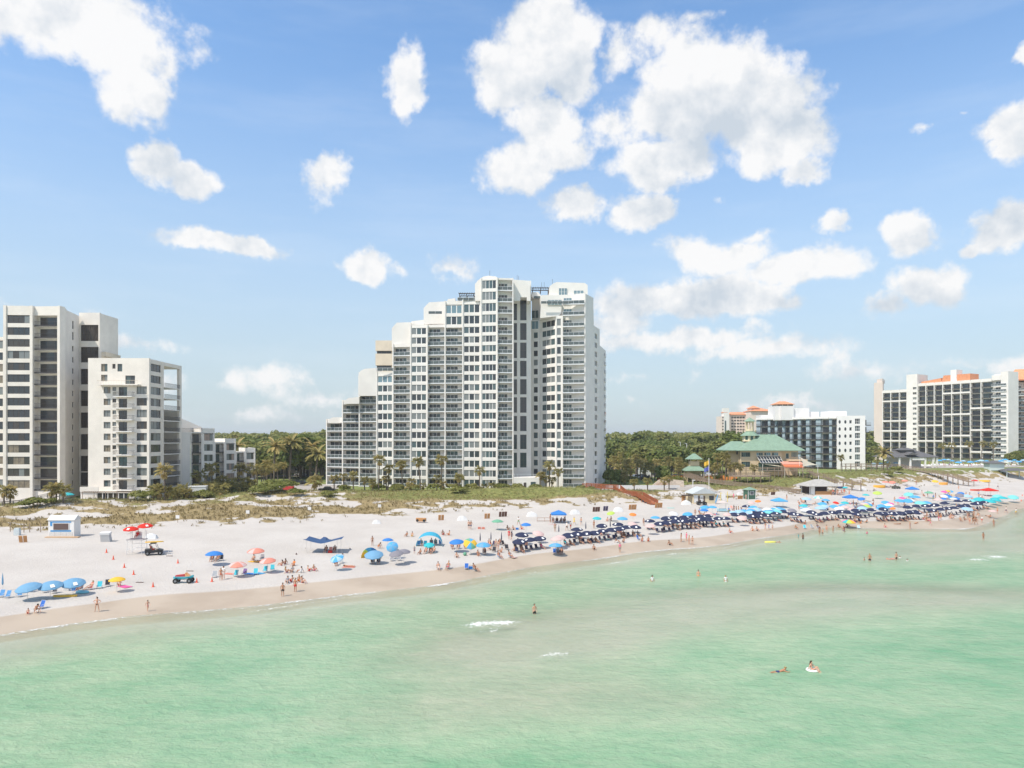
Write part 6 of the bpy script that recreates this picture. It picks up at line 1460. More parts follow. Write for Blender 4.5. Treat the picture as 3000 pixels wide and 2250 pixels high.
for (x, y, b_, p_) in [(865,830,'white','standing'),(935,820,'pink','standing'),(968,862,'red','standing'),(1012,872,'black','standing'),(1955,685,'pink','walking'),(2003,675,'blue','standing'),(2050,678,'grey','standing'),(380,622,'black','standing'),(1545,275,'pink','standing'),(1705,285,'blue','standing'),(1300,300,'red','standing')]: person(p_, at(ZE,x,y), rpz.uniform(-1.5, 1.5), b_ if b_ in ('white', 'blue', 'pink') else None, b_, s=.72 if x in (2003, 2050) else 1)
for (x, y, b_) in [(715,872,'black'),(360,822,'pink'),(440,822,'red'),(1500,712,'red'),(1790,685,'orange'),(1850,685,'navy'),(1310,612,'pink')]: person('sitting on the sand', at(ZE,x,y), rpz.uniform(-1, 1), None, b_)
seat(ZE, 312, 805, 'royal', .7); seat(ZE, 1520, 405, 'coral', 0)
for (x, y, b_, p_) in [(465,292,'black','standing'),(890,722,'black','standing'),(930,725,'black','standing'),(980,690,'red','standing'),(1065,692,'grey','standing'),(1215,697,'grey','standing'),(1200,690,'blue','standing'),(2062,662,'blue','standing'),(1275,230,'red','standing')]: person(p_, at(ZF,x,y), rpz.uniform(-2, 2), 'blue' if x == 2062 else None, b_)
for (x, y, b_, s_) in [(675,790,'black',1.0),(615,772,'turquoise',.7),(1505,722,'pink',.9)]: person('standing', at(ZF,x,y), .3, b_ if s_ < 1 else None, b_, False, s_, where='waterline')
for (x, y) in [(585,662),(700,600),(1140,642),(1250,632),(1740,642),(1425,592),(1500,582),(1900,602),(2140,592),(480,520),(610,520),(1740,512),(1830,520),(1350,530)]: person(rpz.choice(['sitting on the sand', 'sitting on the sand', 'lying']), at(ZF,x,y), rpz.uniform(-1.5, 1.5), None, rpz.choice(['pink', 'navy', 'red', 'turquoise', 'orange']))
seat(ZF, 700, 662, 'turquoise', 0); seat(ZF, 795, 655, 'striped', .3); seat(ZF, 1400, 655, 'pale', 0); seat(ZF, 870, 655, 'striped', .2, True, 'blue')
for (x, y, b_) in [(1485,762,'red'),(1600,752,'navy'),(1735,762,'yellow'),(580,920,'pink'),(1110,905,'red'),(1160,905,'black'),(1195,905,'grey'),(1275,882,'red'),(1490,420,'navy'),(1370,400,'pink'),(390,370,'blue'),(960,440,'orange')]: person(rpz.choice(['standing', 'walking']), at(ZG_,x,y), rpz.uniform(-2, 2), rpz.choice([None, 'white']), b_)
person('standing hands on hips', at(ZG_,1435,925), .3, 'pink', 'pink', True, label='woman in bright pink standing in the shallows near the right edge')
for i in range(34): person(rpz.choice(['sitting on the sand', 'sitting on the sand', 'lying', 'reclining', 'standing']), at(ZG_, rpz.uniform(480, 1420), rpz.uniform(770, 870)), rpz.uniform(-2, 2), None, rpz.choice(['pink', 'navy', 'red', 'turquoise', 'orange', 'white', 'black']))
for i in range(75):
    z, x, y = rpz.choice([(ZF, rpz.uniform(600, 2100), rpz.uniform(290, 400)), (ZE, rpz.uniform(1000, 2100), rpz.uniform(400, 470)), (ZG_, rpz.uniform(200, 1300), rpz.uniform(480, 560))]); person(rpz.choice(['sitting on the sand', 'reclining', 'standing']), at(z, x, y+30), rpz.uniform(-2, 2), rpz.choice([None, 'blue', 'white']), rpz.choice(['pink', 'navy', 'red', 'black', 'green']))
for i in range(9): person('standing', at(ZF, 1040+i*22+rpz.uniform(-6, 6), 222+rpz.uniform(-8, 8)), rpz.uniform(-2, 2), rpz.choice([None, 'red', 'white']), rpz.choice(['red', 'orange', 'navy']), where='bar queue')
seat(ZF, 660, 320, 'dark', .4, True, 'red'); seat(ZF, 710, 330, 'dark', .2); seat(ZF, 940, 335, 'dark', .2, True, 'navy'); seat(ZF, 1000, 345, 'dark', .2)
# --- in the water
def wade(px, py, dep_, rz, bottom, top=None, s=1.0, label='', fem=False):
    D = CZ*FPX/(py-HY); q = W(px, D); return person('standing', (q.x, q.y, -dep_), rz, top, bottom, fem, s, label=label)
wade(1566,1799,.62,.4,'black',None,1,'bather standing waist deep just right of the breaking wave'); wade(1911,1703,.95,.2,'navy','white',1,'bather with pale cap waist deep, leftmost of the three offshore')
wade(2046,1688,.85,-.3,'orange',None,1,'bather waist deep, middle and farthest of the three offshore',True); wade(2126,1704,.85,.1,'white','white',1,'bather in white waist deep, rightmost of the three offshore')
wade(2532,1641,.9,.5,'grey',None,.8,'child in the water left of a man in dark shorts'); wade(2548,1644,.55,-.2,'black',None,1,'man in dark shorts wading, left of the pair with a float')
wade(2626,1640,.5,.3,'black',None,1.08,'tanned man in black shorts standing in shallow water beside a child on a board'); wade(2881,1579,.4,.2,'black','black',1,'person in black swimwear wading alone at the far right',True)
wade(2637,1634,1.1,0,'white','white',.8,'child low in the water right of the tanned man'); wade(2658,1643,1.25,0,'white','white',.9,'swimmer with only head and shoulders showing, rightmost of the far group')
q = W(2283, CZ*FPX/(1968-HY)); person('swimming', (q.x, q.y, .0), -math.pi/2+.3+math.pi, None, 'navy', False, label='man swimming on his front in navy shorts at the lower right')
q = W(2380, CZ*FPX/(1965-HY)); person('sitting on the sand', (q.x, q.y, -.05), .8, 'white', 'pink', True, .95, label='person sitting in a pale swim ring at the lower right')
def torus(R1, r, m, name, seg=18, s2=6):
    b = MB(); 
    for i in range(seg):
        a0, a1 = 2*math.pi*i/seg, 2*math.pi*(i+1)/seg
        for j in range(s2):
            c0, c1 = 2*math.pi*j/s2, 2*math.pi*(j+1)/s2; P = lambda a, c: ((R1+r*math.cos(c))*math.cos(a), (R1+r*math.cos(c))*math.sin(a), r*math.sin(c)); b.quad([P(a0,c0), P(a1,c0), P(a1,c1), P(a0,c1)])
    return b.mesh(name, m, True)
tag(obj('swim_ring', torus(.42, .13, mat('ring_pale', (.72, .74, .68), .3), 'swim_ring'), None, (q.x, q.y, .06)), 'pale swim ring around the person floating at the lower right', 'swim ring')
def board(name, loc, rz, ln, w_, th, m, label, cat, rise=.0):
    b = MB(); n_ = 9; P = []
    for i in range(n_): t_ = -1+2*i/(n_-1); ww = w_*math.sqrt(max(.02, 1-abs(t_)**2.4)); P.append((t_*ln/2, ww/2))
    pts_ = P+[(x, -y) for x, y in P[::-1]]; b.flat(pts_, 0, th); o = obj(name, b.mesh(name, m), None, loc, rz, rot=(rise, 0, rz)); return tag(o, label, cat)
yel = mat('kayak_yellow', (.80, .48, .06), .4)
q = W(2257, CZ*FPX/(1589-HY)); board('float_mat', (q.x, q.y, .02), .1, 2.3, .9, .16, mat('float_yellow', (.82, .75, .10), .5), 'yellow float with a swimmer at its end near the waterline', 'float'); person('swimming', (q.x+1.2, q.y, .02), 1.2, None, 'navy', False, .9, label='swimmer holding the end of the yellow float')
q = W(2609, CZ*FPX/(1638-HY)); board('bodyboard', (q.x, q.y, .02), .2, 1.6, .7, .08, mat('board_red', (.75, .30, .22), .5), 'small red and blue board carrying a child beside the tanned man', 'board'); person('lying', (q.x-.1, q.y, .02), 1.6, 'turquoise', 'navy', False, .6, label='child lying on the small board beside the tanned man')
p_ = at(ZA,690,1255); board('kayak', p_, .12, 2.7, .55, .22, yel, 'yellow kayak lying on the sand in front of the blue umbrellas', 'kayak')
p_ = at(ZA,870,1215); b = MB(); b.tube([(-.6,0,.15),(.6,0,.15)], [.35,.35], 10); tag(obj('inflatable_boat', torus(.5, .14, mat('inflatable_blue', (.25,.60,.70), .4), 'inflatable_boat'), None, p_+Vector((0, 0, .12)), scale=(1.25, .8, 1)), 'turquoise oval paddling pool on the sand by the yellow kayak', 'paddling pool')
# ------------------------------------------------------------------ beach furniture, huts, walks, vehicles
def P3(px, D, z=None): q = W(px, D); return Vector((q.x, q.y, g1(q.x, q.y) if z is None else z))
def walkway(name, label, cat, pts, wd, m, dens=2.2, solid=False, railh=1.0, rail=True, xbr=False):
    t = thing(name, label, cat, pts[0]); o = Vector(pts[0]); dk = MB(); rl = MB(); pm = cached(('post', m.name), lambda: (lambda b: (b.box(-.07, .07, -.07, .07, -4, 1.05), b.mesh('post', m))[1])(MB()))
    for a, b in zip(pts[:-1], pts[1:]):
        a = Vector(a)-o; b = Vector(b)-o; d = b-a; L_ = d.to_2d().length; n_ = Vector((-d.y, d.x, 0)).normalized()*wd/2; up = Vector((0, 0, .16))
        stair = abs(d.z) > .22*L_
        ns = max(1, int(abs(d.z)/.18)) if stair else max(1, int(L_/.9))
        for i in range(ns):
            p, q = a+d*(i/ns), a+d*((i+.96)/ns)
            if stair: q.z = p.z
            k = len(dk.v); dk.v += [tuple(v) for v in (p-n_-up, p+n_-up, q+n_-up, q-n_-up, p-n_, p+n_, q+n_, q-n_)]
            for f in ((0,1,2,3),(7,6,5,4),(0,4,5,1),(1,5,6,2),(2,6,7,3),(3,7,4,0)): dk.f.append(tuple(k+j for j in f)); dk.mi.append(0)
        for s_ in (-1, 1):
            if not rail: continue
            for hh in ((railh, railh*.55) if not solid else (railh,)): rl.bar(a+n_*s_+Vector((0, 0, hh)), b+n_*s_+Vector((0, 0, hh)), .09)
            if solid:
                k = max(1, int(L_/.32))
                for i in range(k): p = a+d*((i+.5)/k)+n_*s_; rl.box(p.x-.09, p.x+.09, p.y-.02, p.y+.02, p.z+.05, p.z+railh)
            k = max(1, int(L_/dens))
            for i in range(k+1): p = a+d*(i/k)+n_*s_; obj('post', pm, t, p)
        if xbr:
            k = max(1, int(L_/3))
            for i in range(k): p, q = a+d*(i/k)-n_, a+d*((i+1)/k)-n_; rl.bar(p+Vector((0, 0, -.2)), q+Vector((0, 0, -2.2)), .1); rl.bar(p+Vector((0, 0, -2.2)), q+Vector((0, 0, -.2)), .1)
    x = obj('deck_boards', dk.mesh('deck_boards', m), t); x['kind'] = 'stuff'
    if rail: x = obj('railing', rl.mesh('railing', m), t); x['kind'] = 'stuff'
    return t
walkway('boardwalk', 'red-stained timber boardwalk with stairs down to the sand beside the stepped tower', 'boardwalk', [P3(1712,214,5.7), P3(1766,210,5.6), P3(1808,208,5.5), P3(1826,203,4.4), P3(1873,199,4.2), P3(1917,187.5,2.9)], 2.0, redwood, solid=True)
walkway('boardwalk', 'long weathered boardwalk sloping past the green kiosk to the beach bar', 'boardwalk', [P3(2010,246,7.3), P3(2060,238,5.9), P3(2120,235,5.2), P3(2200,231,4.4), P3(2262,228,4.0), P3(2338,221,3.2)], 2.2, wood, solid=True)
walkway('boardwalk', 'upper weathered walkway running in front of the green-roofed restaurant', 'boardwalk', [P3(2165,256,8.9), P3(2290,252,8.8), P3(2372,250,8.7), P3(2392,246,7.2), P3(2420,244,6.8), P3(2445,240,5.6), P3(2522,236,5.2)], 2.0, wood)
walkway('boardwalk', 'tall timber boardwalk on crossed stilts right of the six-storey hotel', 'boardwalk', [P3(2470,286,9.0), P3(2560,288,9.0), P3(2637,290,8.6)], 3.0, wood, xbr=True)
walkway('boardwalk', 'brown boardwalk descending to the right in front of the pool pavilion', 'boardwalk', [P3(2637,290,8.5), P3(2700,283,7.2), P3(2770,275,6.2), P3(2845,262,4.2)], 2.2, wood)
walkway('boardwalk', 'dark timber boardwalk with rails in front of the lower left tower', 'boardwalk', [P3(166,164,5.0), P3(388,167,5.0)], 2.4, mat('dark_timber', (.06, .045, .035), .8), dens=3.0)
walkway('boardwalk', 'ramp with dark fence rising behind shrubs at the far left', 'boardwalk', [P3(-40,158,4.8), P3(60,160,5.2), P3(170,166,6.8)], 1.6, mat('grey_timber', (.26, .23, .20), .8), dens=1.6)
# round deck on stilts
dk = thing('deck', 'octagonal weathered deck on stilts below the green-roofed restaurant', 'deck', P3(2197,244)); o = dk.location; b = MB(); rr = MB(); c0 = P3(2197,246,7.3)-o
oc = [(c0.x+7.2*math.cos(a), c0.y+4.5*math.sin(a)) for a in np.linspace(0, 2*math.pi, 11)[:-1]]; b.flat(oc, c0.z-.3, c0.z); obj('deck_boards', b.mesh('deck_boards', wood), dk)
for i in range(10):
    a_, b_ = oc[i], oc[(i+1) % 10]
    for hh in (.5, 1.0): rr.bar((a_[0], a_[1], c0.z+hh), (b_[0], b_[1], c0.z+hh), .09)
    for k in range(7): t_ = k/7; rr.box(a_[0]+(b_[0]-a_[0])*t_-.05, a_[0]+(b_[0]-a_[0])*t_+.05, a_[1]+(b_[1]-a_[1])*t_-.02, a_[1]+(b_[1]-a_[1])*t_+.02, c0.z, c0.z+1)
    obj('post', cached(('post', wood.name), lambda: None), dk, (a_[0], a_[1], c0.z))
obj('railing', rr.mesh('railing', wood), dk)['kind'] = 'stuff'
def hut(name, label, cat, p, w_, d_, h, mw, mr, rise=1.0, gable='x', over=.3, rz=0.0, posts=False):
    t = thing(name, label, cat, p, rz)
    b = MB()
    if posts:
        for sx_ in (-1, 1):
            for sy_ in (-1, 1): q = MB(); q.box(-.12, .12, -.12, .12, -.3, h); obj('post', q.mesh('post', mw), t, (sx_*(w_/2-.2), sy_*(d_/2-.2), 0))
    else: b.box(-w_/2, w_/2, -d_/2, d_/2, -.4, h); obj('wall', b.mesh('wall', mw), t)
    r = MB(); x0, x1, y0, y1 = -w_/2-over, w_/2+over, -d_/2-over, d_/2+over
    if gable == 'hip': hiproof(r, x0, x1, y0, y1, h, h+rise, .5, th=.12)
    elif gable == 'flat': r.box(x0, x1, y0, y1, h, h+.15)
    else: r.prism([(y0, h), (y1, h), (0, h+rise)] if gable == 'x' else [(x0, h), (x1, h), (0, h+rise)], x0 if gable == 'x' else y0, x1 if gable == 'x' else y1, fn=(lambda p: (p[1], p[0], p[2])) if gable == 'x' else None)
    obj('roof', r.mesh('roof', mr), t); return t
def panel(t, name, x0, x1, y, z0, z1, m, th=.04): b = MB(); b.box(x0, x1, y-th, y, z0, z1); return obj(name, b.mesh(name, m), t)
wp = mat('white_paint', (.72, .71, .69), .6); wsh = mat('white_shingle', (.60, .60, .59), .7, .1, 4)
bl = mat('sign_blue', (.06, .27, .55), .6); brn = mat('shutter_brown', (.12, .08, .07), .7)
# blue and white rental booth
p = place(189, 1571); k = hut('rental_booth', 'white beach rental booth with blue trim and a brown shutter on the sand at left', 'booth', p, 4.5, 2.0, 3.0, wp, wsh, .8, 'x', .15, .02, )
panel(k, 'trim_board', -1.9, 1.75, -1.0, 2.55, 2.75, bl); panel(k, 'trim_board', -1.9, -1.55, -1.0, 1.95, 2.6, bl); panel(k, 'trim_board', -1.85, 1.75, -1.0, .95, 1.2, bl); panel(k, 'shutter_frame', -1.45, 1.45, -1.02, 1.22, 2.5, wp); panel(k, 'shutter', -1.3, 1.3, -1.06, 1.3, 2.4, brn)
for i in range(4): panel(k, 'lower_panel', -2.1+i*1.06, -1.16+i*1.06, -1.0, .1, .85, wsh)
b = MB(); b.box(-2.4, 3.4, -1.8, -1.0, -.05, .12); obj('plank_base', b.mesh('plank_base', mat('new_timber', (.50, .33, .19), .8)), k)
# lifeguard stand
p = place(401, 1622); t = thing('lifeguard_stand', 'tall white metal lifeguard stand with two red umbrellas at left', 'lifeguard stand', p)
b = MB()
for x in (-1.1, 1.1):
    for y in (-.7, .7): b.bar((x*1.1, y*1.2, -.2), (x, y, 3.6 if y > 0 else 2.3), .07)
for z in (.8, 1.5): b.bar((-1.15, -.8, z), (1.15, -.8, z), .05); b.bar((-1.15, .8, z), (1.15, .8, z), .05)
b.bar((-1.15, -.8, .1), (1.1, -.75, 1.5), .04); b.bar((-1.1, -.7, 3.1), (-1.1, .7, 3.3), .05)
for i in range(6): b.bar((-1.2, -1.0+.05*i, .3+i*.35), (-.75, -1.0+.05*i, .3+i*.35), .04)
obj('frame', b.mesh('frame', wp), t); panel(t, 'platform', -1.3, 1.3, .8, 2.2, 2.32, mat('platform_grey', (.35, .34, .34), .8), 1.6)
b = MB(); b.box(-.5, .5, .1, .6, 2.35, 2.8); b.box(-.5, .5, .55, .65, 2.8, 3.4); obj('bench', b.mesh('bench', wp), t)
for dx_, dz_, lb in ((-.9, 4.25, 'lower left red umbrella fixed to the lifeguard stand'), (1.35, 4.75, 'upper right red umbrella fixed to the lifeguard stand')):
    umbrella(0, 0, 'red', 1.15, .12, .2, lb, H=2.2, patch=True, loc=p+Vector((dx_, -.1, dz_-2.2)))
person('reclining', p+Vector((-.05, .15, 2.45)), .1, 'red', 'red', False, label='lifeguard in red sitting up on the white stand', )
# traffic cones
cm_ = cached('cone', lambda: (lambda b: (b.box(-.16, .16, -.16, .16, 0, .04), b.cone((0, 0), .13, .04, .62, .03, 8), b.mesh('traffic_cone', mat('cone_red', (.75, .10, .04), .6)))[2])(MB()))
cones = [ZA(1125,790),ZA(1197,862),ZA(1313,948),ZA(1412,1022),ZA(1617,1152),ZB(190,968),ZB(445,1228),ZB(650,1217),ZG_(1820,520),ZG_(1805,590)]
for i, q in enumerate(sorted(cones)): tag(obj('traffic_cone', cm_, None, place(*q)), '%s small red cone from the left on the open sand' % ordw(i+1), 'traffic cone', 'red cones')
# A-frame markers
for (q, lb) in [(ZA(1475,1107), 'thin white A-frame marker by the cones, nearest the water'), (ZA(1790,828), 'thin white A-frame marker right of the loaded beach buggy'), (ZB(350,1077), 'thin white A-frame marker behind the turquoise jet ski')]:
    t = thing('marker_frame', lb, 'marker', place(*q)); b = MB(); b.bar((-.45, 0, 0), (.12, 0, 1.25), .035); b.bar((.45, 0, 0), (.08, 0, 1.25), .035); obj('frame', b.mesh('frame', wp), t); b = MB(); b.box(-.5, .5, -.05, .05, 0, .09); obj('foot_board', b.mesh('foot_board', brn), t)
# signs on posts along the dune
for i, q in enumerate([ZB(187,420), ZB(1133,352), ZB(1967,302), ZC(938,252), ZC(28,265)]):
    if i == 4: continue
    t = thing('sign', '%s small white notice sign from the left on the dune line' % ordw(i+1), 'sign', place(*q), group='white notice signs'); b = MB(); b.box(-.04, .04, -.03, .03, -.3, 1.1); obj('post', b.mesh('post', wood), t); b = MB(); b.box(-.38, .38, -.06, -.03, .85, 1.55); obj('sign_board', b.mesh('sign_board', wp), t)
# rope fence posts at far left
for i, x in enumerate([70, 87, 119, 143, 30]): tag(obj('fence_post', cached('fpost', lambda: (lambda b: (b.box(-.05, .05, -.05, .05, -.3, 1.7), b.mesh('fence_post', wood))[1])(MB())), None, place(x, 1560-i*.5)), '%s fence post from the left near the rental booth' % ordw([2,3,4,5,1][i]), 'post', 'fence posts left of the booth')
# stacks of wooden loungers and covered stacks
lw = mat('lounger_wood', (.52, .27, .11), .7); lwd = mat('lounger_dark', (.14, .07, .05), .7)
def stack(q, n_, m, label, s=1.0, rz=.2):
    t = thing('lounger_stack', label, 'loungers', place(*q), rz, scale=s*.85)
    for k in range(n_):
        def f():
            b = MB(); b.box(-.32, .32, -.06, .06, 0, 1.35); 
            for i in range(6): b.box(-.3, .3, -.1, -.06, .08+i*.21, .2+i*.21)
            return b.mesh('lounger', m)
        obj('lounger', cached(('lng', m.name), f), t, ((k-n_/2+.5)*.75, .08*k, .05), rot=(.25, 0, .1*(k % 2)))
stack(ZA(245,682), 2, lw, 'pair of wooden loungers stood on end at the far left'); stack(ZC(1735,372), 2, lw, 'wooden loungers stood on end below the dune, right of the overturned pair'); stack(ZD(385,352), 2, lw, 'light wooden loungers on end left of the dark ones'); stack(ZD(590,327), 3, lwd, 'dark wooden loungers on end below the grassy dune'); stack(ZD(1800,262), 3, lwd, 'dark loungers stacked left of a white covered boat'); stack(ZD(1920,250), 2, mat('lounger_navy', (.08, .07, .14), .7), 'navy folded loungers beside the dark stack')
stack(ZE(235,412), 3, lw, 'light wooden lounger stack left of the red stairs foot', 1.1); stack(ZE(572,388), 3, lw, 'light wooden lounger stack at the foot of the red stairs', 1.1); stack(ZE(1630,275), 3, lw, 'wooden loungers left of the green kiosk', .9); stack(ZF(285,222), 3, lwd, 'reddish chairs by the weathered boardwalk, right of the green kiosk', .8)
t = thing('lounger_stack', 'wooden lounger lying on its side with dark wheels near the dune', 'loungers', place(*ZC(1480,402)), -.25); b = MB(); b.box(-1.1, 1.0, -.3, .3, .25, .95); 
for i in range(8): b.box(-1.05+i*.26, -.9+i*.26, -.36, -.3, .28, .92)
obj('slats', b.mesh('slats', lw), t)
for x in (-.75, .75): b = MB(); b.tube([(x, -.42, .45), (x, -.3, .45)], .28, 12); obj('wheel', b.mesh('wheel', black), t)
tarp = mat('white_tarp', (.66, .66, .645), .8)
def tarpshape(s):
    rs = np.random.RandomState(s); b = MB(); nx_, ny_ = 9, 6; G = [[None]*ny_ for _ in range(nx_)]
    for i in range(nx_):
        for j in range(ny_):
            u, v = i/(nx_-1)*2-1, j/(ny_-1)*2-1; z = max(0, (1-abs(u)**2.6)*(1-abs(v)**3))**.5*(1.0+.15*rs.randn()*.5)+.08*(1-u)*max(0, 1-abs(u)**2); G[i][j] = (u*1.25, v*.8, max(-.03, z*1.15 if 0 < i < nx_-1 and 0 < j < ny_-1 else -.03))
    for i in range(nx_-1):
        for j in range(ny_-1): b.quad([G[i][j], G[i+1][j], G[i+1][j+1], G[i][j+1]])
    return b.mesh('covered_stack', tarp)
tp = [tarpshape(3), tarpshape(8)]
for (q, s, lb) in [(ZA(1600,640), 1.0, 'white tarp-covered stack behind the lifeguard stand'), (ZC(900,415), .9, 'white covered heap with a grey box, above the navy sail shade'), (ZC(2010,372), 1.1, 'white covered stack right of the standing loungers'), (ZD(965,322), 1.2, 'white covered boat left of the blue canopy tent'), (ZD(1525,292), 1.2, 'white covered boat right of the blue canopy tent'), (ZD(2085,258), 1.2, 'white covered boat right of the navy loungers'), (ZE(60,428), 1.0, 'white covered boat near the light wooden lounger stack'), (ZE(930,345), 1.3, 'white covered heap left of the beach buggy by the snack hut'), (ZE(1620,225), .9, 'white covered mound left of the green kiosk'), (ZF(1450,160), 1.2, 'white covered heap right of the beach bar')]:
    tag(obj('covered_stack', rpz.choice(tp), None, place(*q), .25, scale=(s*.82, s*.82, s*.68)), lb, 'covered stack')
t = thing('storage_box', 'tilted grey and white storage box on the sand left of the lifeguard stand', 'box', place(*ZA(1125,672)), .15, rot=(.12, 0, .15)); b = MB(); b.prism([(-.75, 0), (.75, 0), (.6, 1.25), (-.75, 1.25)], -.5, .5); obj('body', b.mesh('body', mat('box_grey', (.45, .45, .45), .7)), t); b = MB(); b.box(-.9, .7, -.55, .55, 1.25, 1.6); obj('lid', b.mesh('lid', tarp), t)
t = thing('storage_box', 'pale blue-white covered bin at the far left beside fence posts', 'box', place(*ZA(183,605)), .1); b = MB(); b.box(-.45, .45, -.35, .35, 0, 1.1); b.box(-.4, .4, -.3, .3, 1.1, 1.3); obj('body', b.mesh('body', mat('bin_pale', (.52, .57, .58), .7)), t)
# tents, arch shade and sail shade
def tent(q, cols, w_, h, label, legs=True):
    t = thing('canopy_tent', label, 'canopy tent', place(*q)); b = MB(); z0 = h-.5
    P = [(-w_/2,-w_/2,z0),(w_/2,-w_/2,z0),(w_/2,w_/2,z0),(-w_/2,w_/2,z0)]
    for i in range(4): a_, c_ = P[i], P[(i+1) % 4]; m_ = [(a_[0]+c_[0])/4, (a_[1]+c_[1])/4, z0+.32]; b.quad([a_, c_, (0, 0, h+.25)]); b.quad([a_, (a_[0], a_[1], z0-.25), (c_[0], c_[1], z0-.25), c_])
    obj('canopy', b.mesh('canopy', UM[cols]), t)
    for x, y, z in P: l_ = MB(); l_.box(-.025, .025, -.025, .025, 0, z0); obj('leg', l_.mesh('leg', wp), t, (x*.97, y*.97, 0))
    return t
tent(ZD(1312,405), 'royal', 3.2, 2.5, 'blue square canopy tent with people beneath, above the navy rows')
for x in (1240, 1290, 1340, 1385): seat(ZD, x, 402+rpz.randint(-4, 10), 'dark', rpz.uniform(-.5, .5), True, 'navy')
tent(ZF(365,380), 'sky', 3.4, 2.3, 'sky blue tent left of centre in the crowd behind the navy rows'); tent(ZF(1290,330), 'royal', 3.2, 2.2, 'royal blue tent in the crowd below the beach bar'); tent(ZF(2090,210), 'royal', 3.0, 2.2, 'blue open-sided tent near the right crowd'); tent(ZG_(1365,520), 'red', 4.0, 2.4, 'red peaked tent at the right of the beach'); tent(ZG_(10,100), 'white', 3.2, 2.6, 'white peaked tent by the stilted boardwalk at right')
t = thing('arch_shade', 'turquoise arched wind shade stretched over blue chairs', 'shade', at(ZC,1585,702)); b = MB(); n_ = 12; prev = None
for i in range(n_+1):
    a = math.pi*i/n_; x = -2.25*math.cos(a); z = 2.3*math.sin(a)**.8; pr_ = [(x, -.75, z*.80), (x*.97, .8+.2*math.sin(a), z)]
    if prev: b.quad([prev[0], pr_[0], pr_[1], prev[1]])
    prev = pr_
obj('canvas', b.mesh('canvas', mat('arch_canvas', (.06, .42, .60), .7, trans=.3)), t); b = MB(); b.tube([(-2.27*math.cos(math.pi*i/16), -.77, 1.84*max(0, math.sin(math.pi*i/16))**.8) for i in range(17)], .03, 4); obj('arch_pole', b.mesh('arch_pole', polem), t)
for sx_ in (-1, 1): b = MB(); b.bar((sx_*2.2, .6, .4), (sx_*2.9, 1.2, 0), .015); obj('guy_rope', b.mesh('guy_rope', wp), t)
t = thing('sail_shade', 'navy stretched sail shade on four thin poles over seated people', 'shade', at(ZC,215,782)); b = MB(); Hh = {}
for i in range(13):
    for j in range(7): u, v = i/12*2-1, j/6*2-1; Hh[i, j] = (u*2.9*(1-.12*(1-u*u)), v*1.9-(.12*v*(1-abs(u))), 1.75+.55*abs(u)**1.5*(.6+.4*abs(v))+.75*math.exp(-((u-.05)**2+v*v)*14)-.15*(1-abs(u))*abs(v))
for i in range(12):
    for j in range(6): b.quad([Hh[i,j], Hh[i+1,j], Hh[i+1,j+1], Hh[i,j+1]])
obj('canvas', b.mesh('canvas', mat('navy_sail', (.04, .09, .20), .75, trans=.15)), t)
for x, y in ((-2.5, -1.3), (2.5, -1.3), (-2.5, 1.3), (2.5, 1.3), (.15, 0)): b = MB(); b.tube([(0, 0, 0), (0, 0, 2.15 if x != .15 else 2.5)], .022, 5); obj('pole', b.mesh('pole', polem), t, (x, y, 0))
for x, y in ((-3.7, -2.6), (3.7, -2.6), (-3.7, 2.6), (3.7, 2.6)): b = MB(); b.bar((x*.78, y*.7, 2.3), (x, y, 0), .012); obj('guy_rope', b.mesh('guy_rope', wp), t); b = MB(); b.cone((x, y), .16, 0, .25, .05, 7); obj('sand_anchor', b.mesh('sand_anchor', brn), t)
t = thing('beach_tent', 'rainbow half-dome beach tent behind the wide pale blue umbrella', 'beach tent', at(ZC,820,868)); b = MB(); nn = 10
for i in range(nn):
    a0, a1 = math.pi*i/nn, math.pi*(i+1)/nn
    for j in range(4):
        r0, r1 = math.cos(j/4*math.pi/2), math.cos((j+1)/4*math.pi/2); y0, y1 = math.sin(j/4*math.pi/2), math.sin((j+1)/4*math.pi/2)
        b.quad([(-1.5*math.cos(a0)*r0, 1.2*y0, 1.75*math.sin(a0)*r0), (-1.5*math.cos(a1)*r0, 1.2*y0, 1.75*math.sin(a1)*r0), (-1.5*math.cos(a1)*r1, 1.2*y1, 1.75*math.sin(a1)*r1), (-1.5*math.cos(a0)*r1, 1.2*y1, 1.75*math.sin(a0)*r1)], (0, 0, 1, 2, 2, 3, 3, 2, 1, 0)[i])
obj('dome', b.mesh('dome', [UM['yellow'], UM['lime'], UM['sky'], UM['royal']]), t)
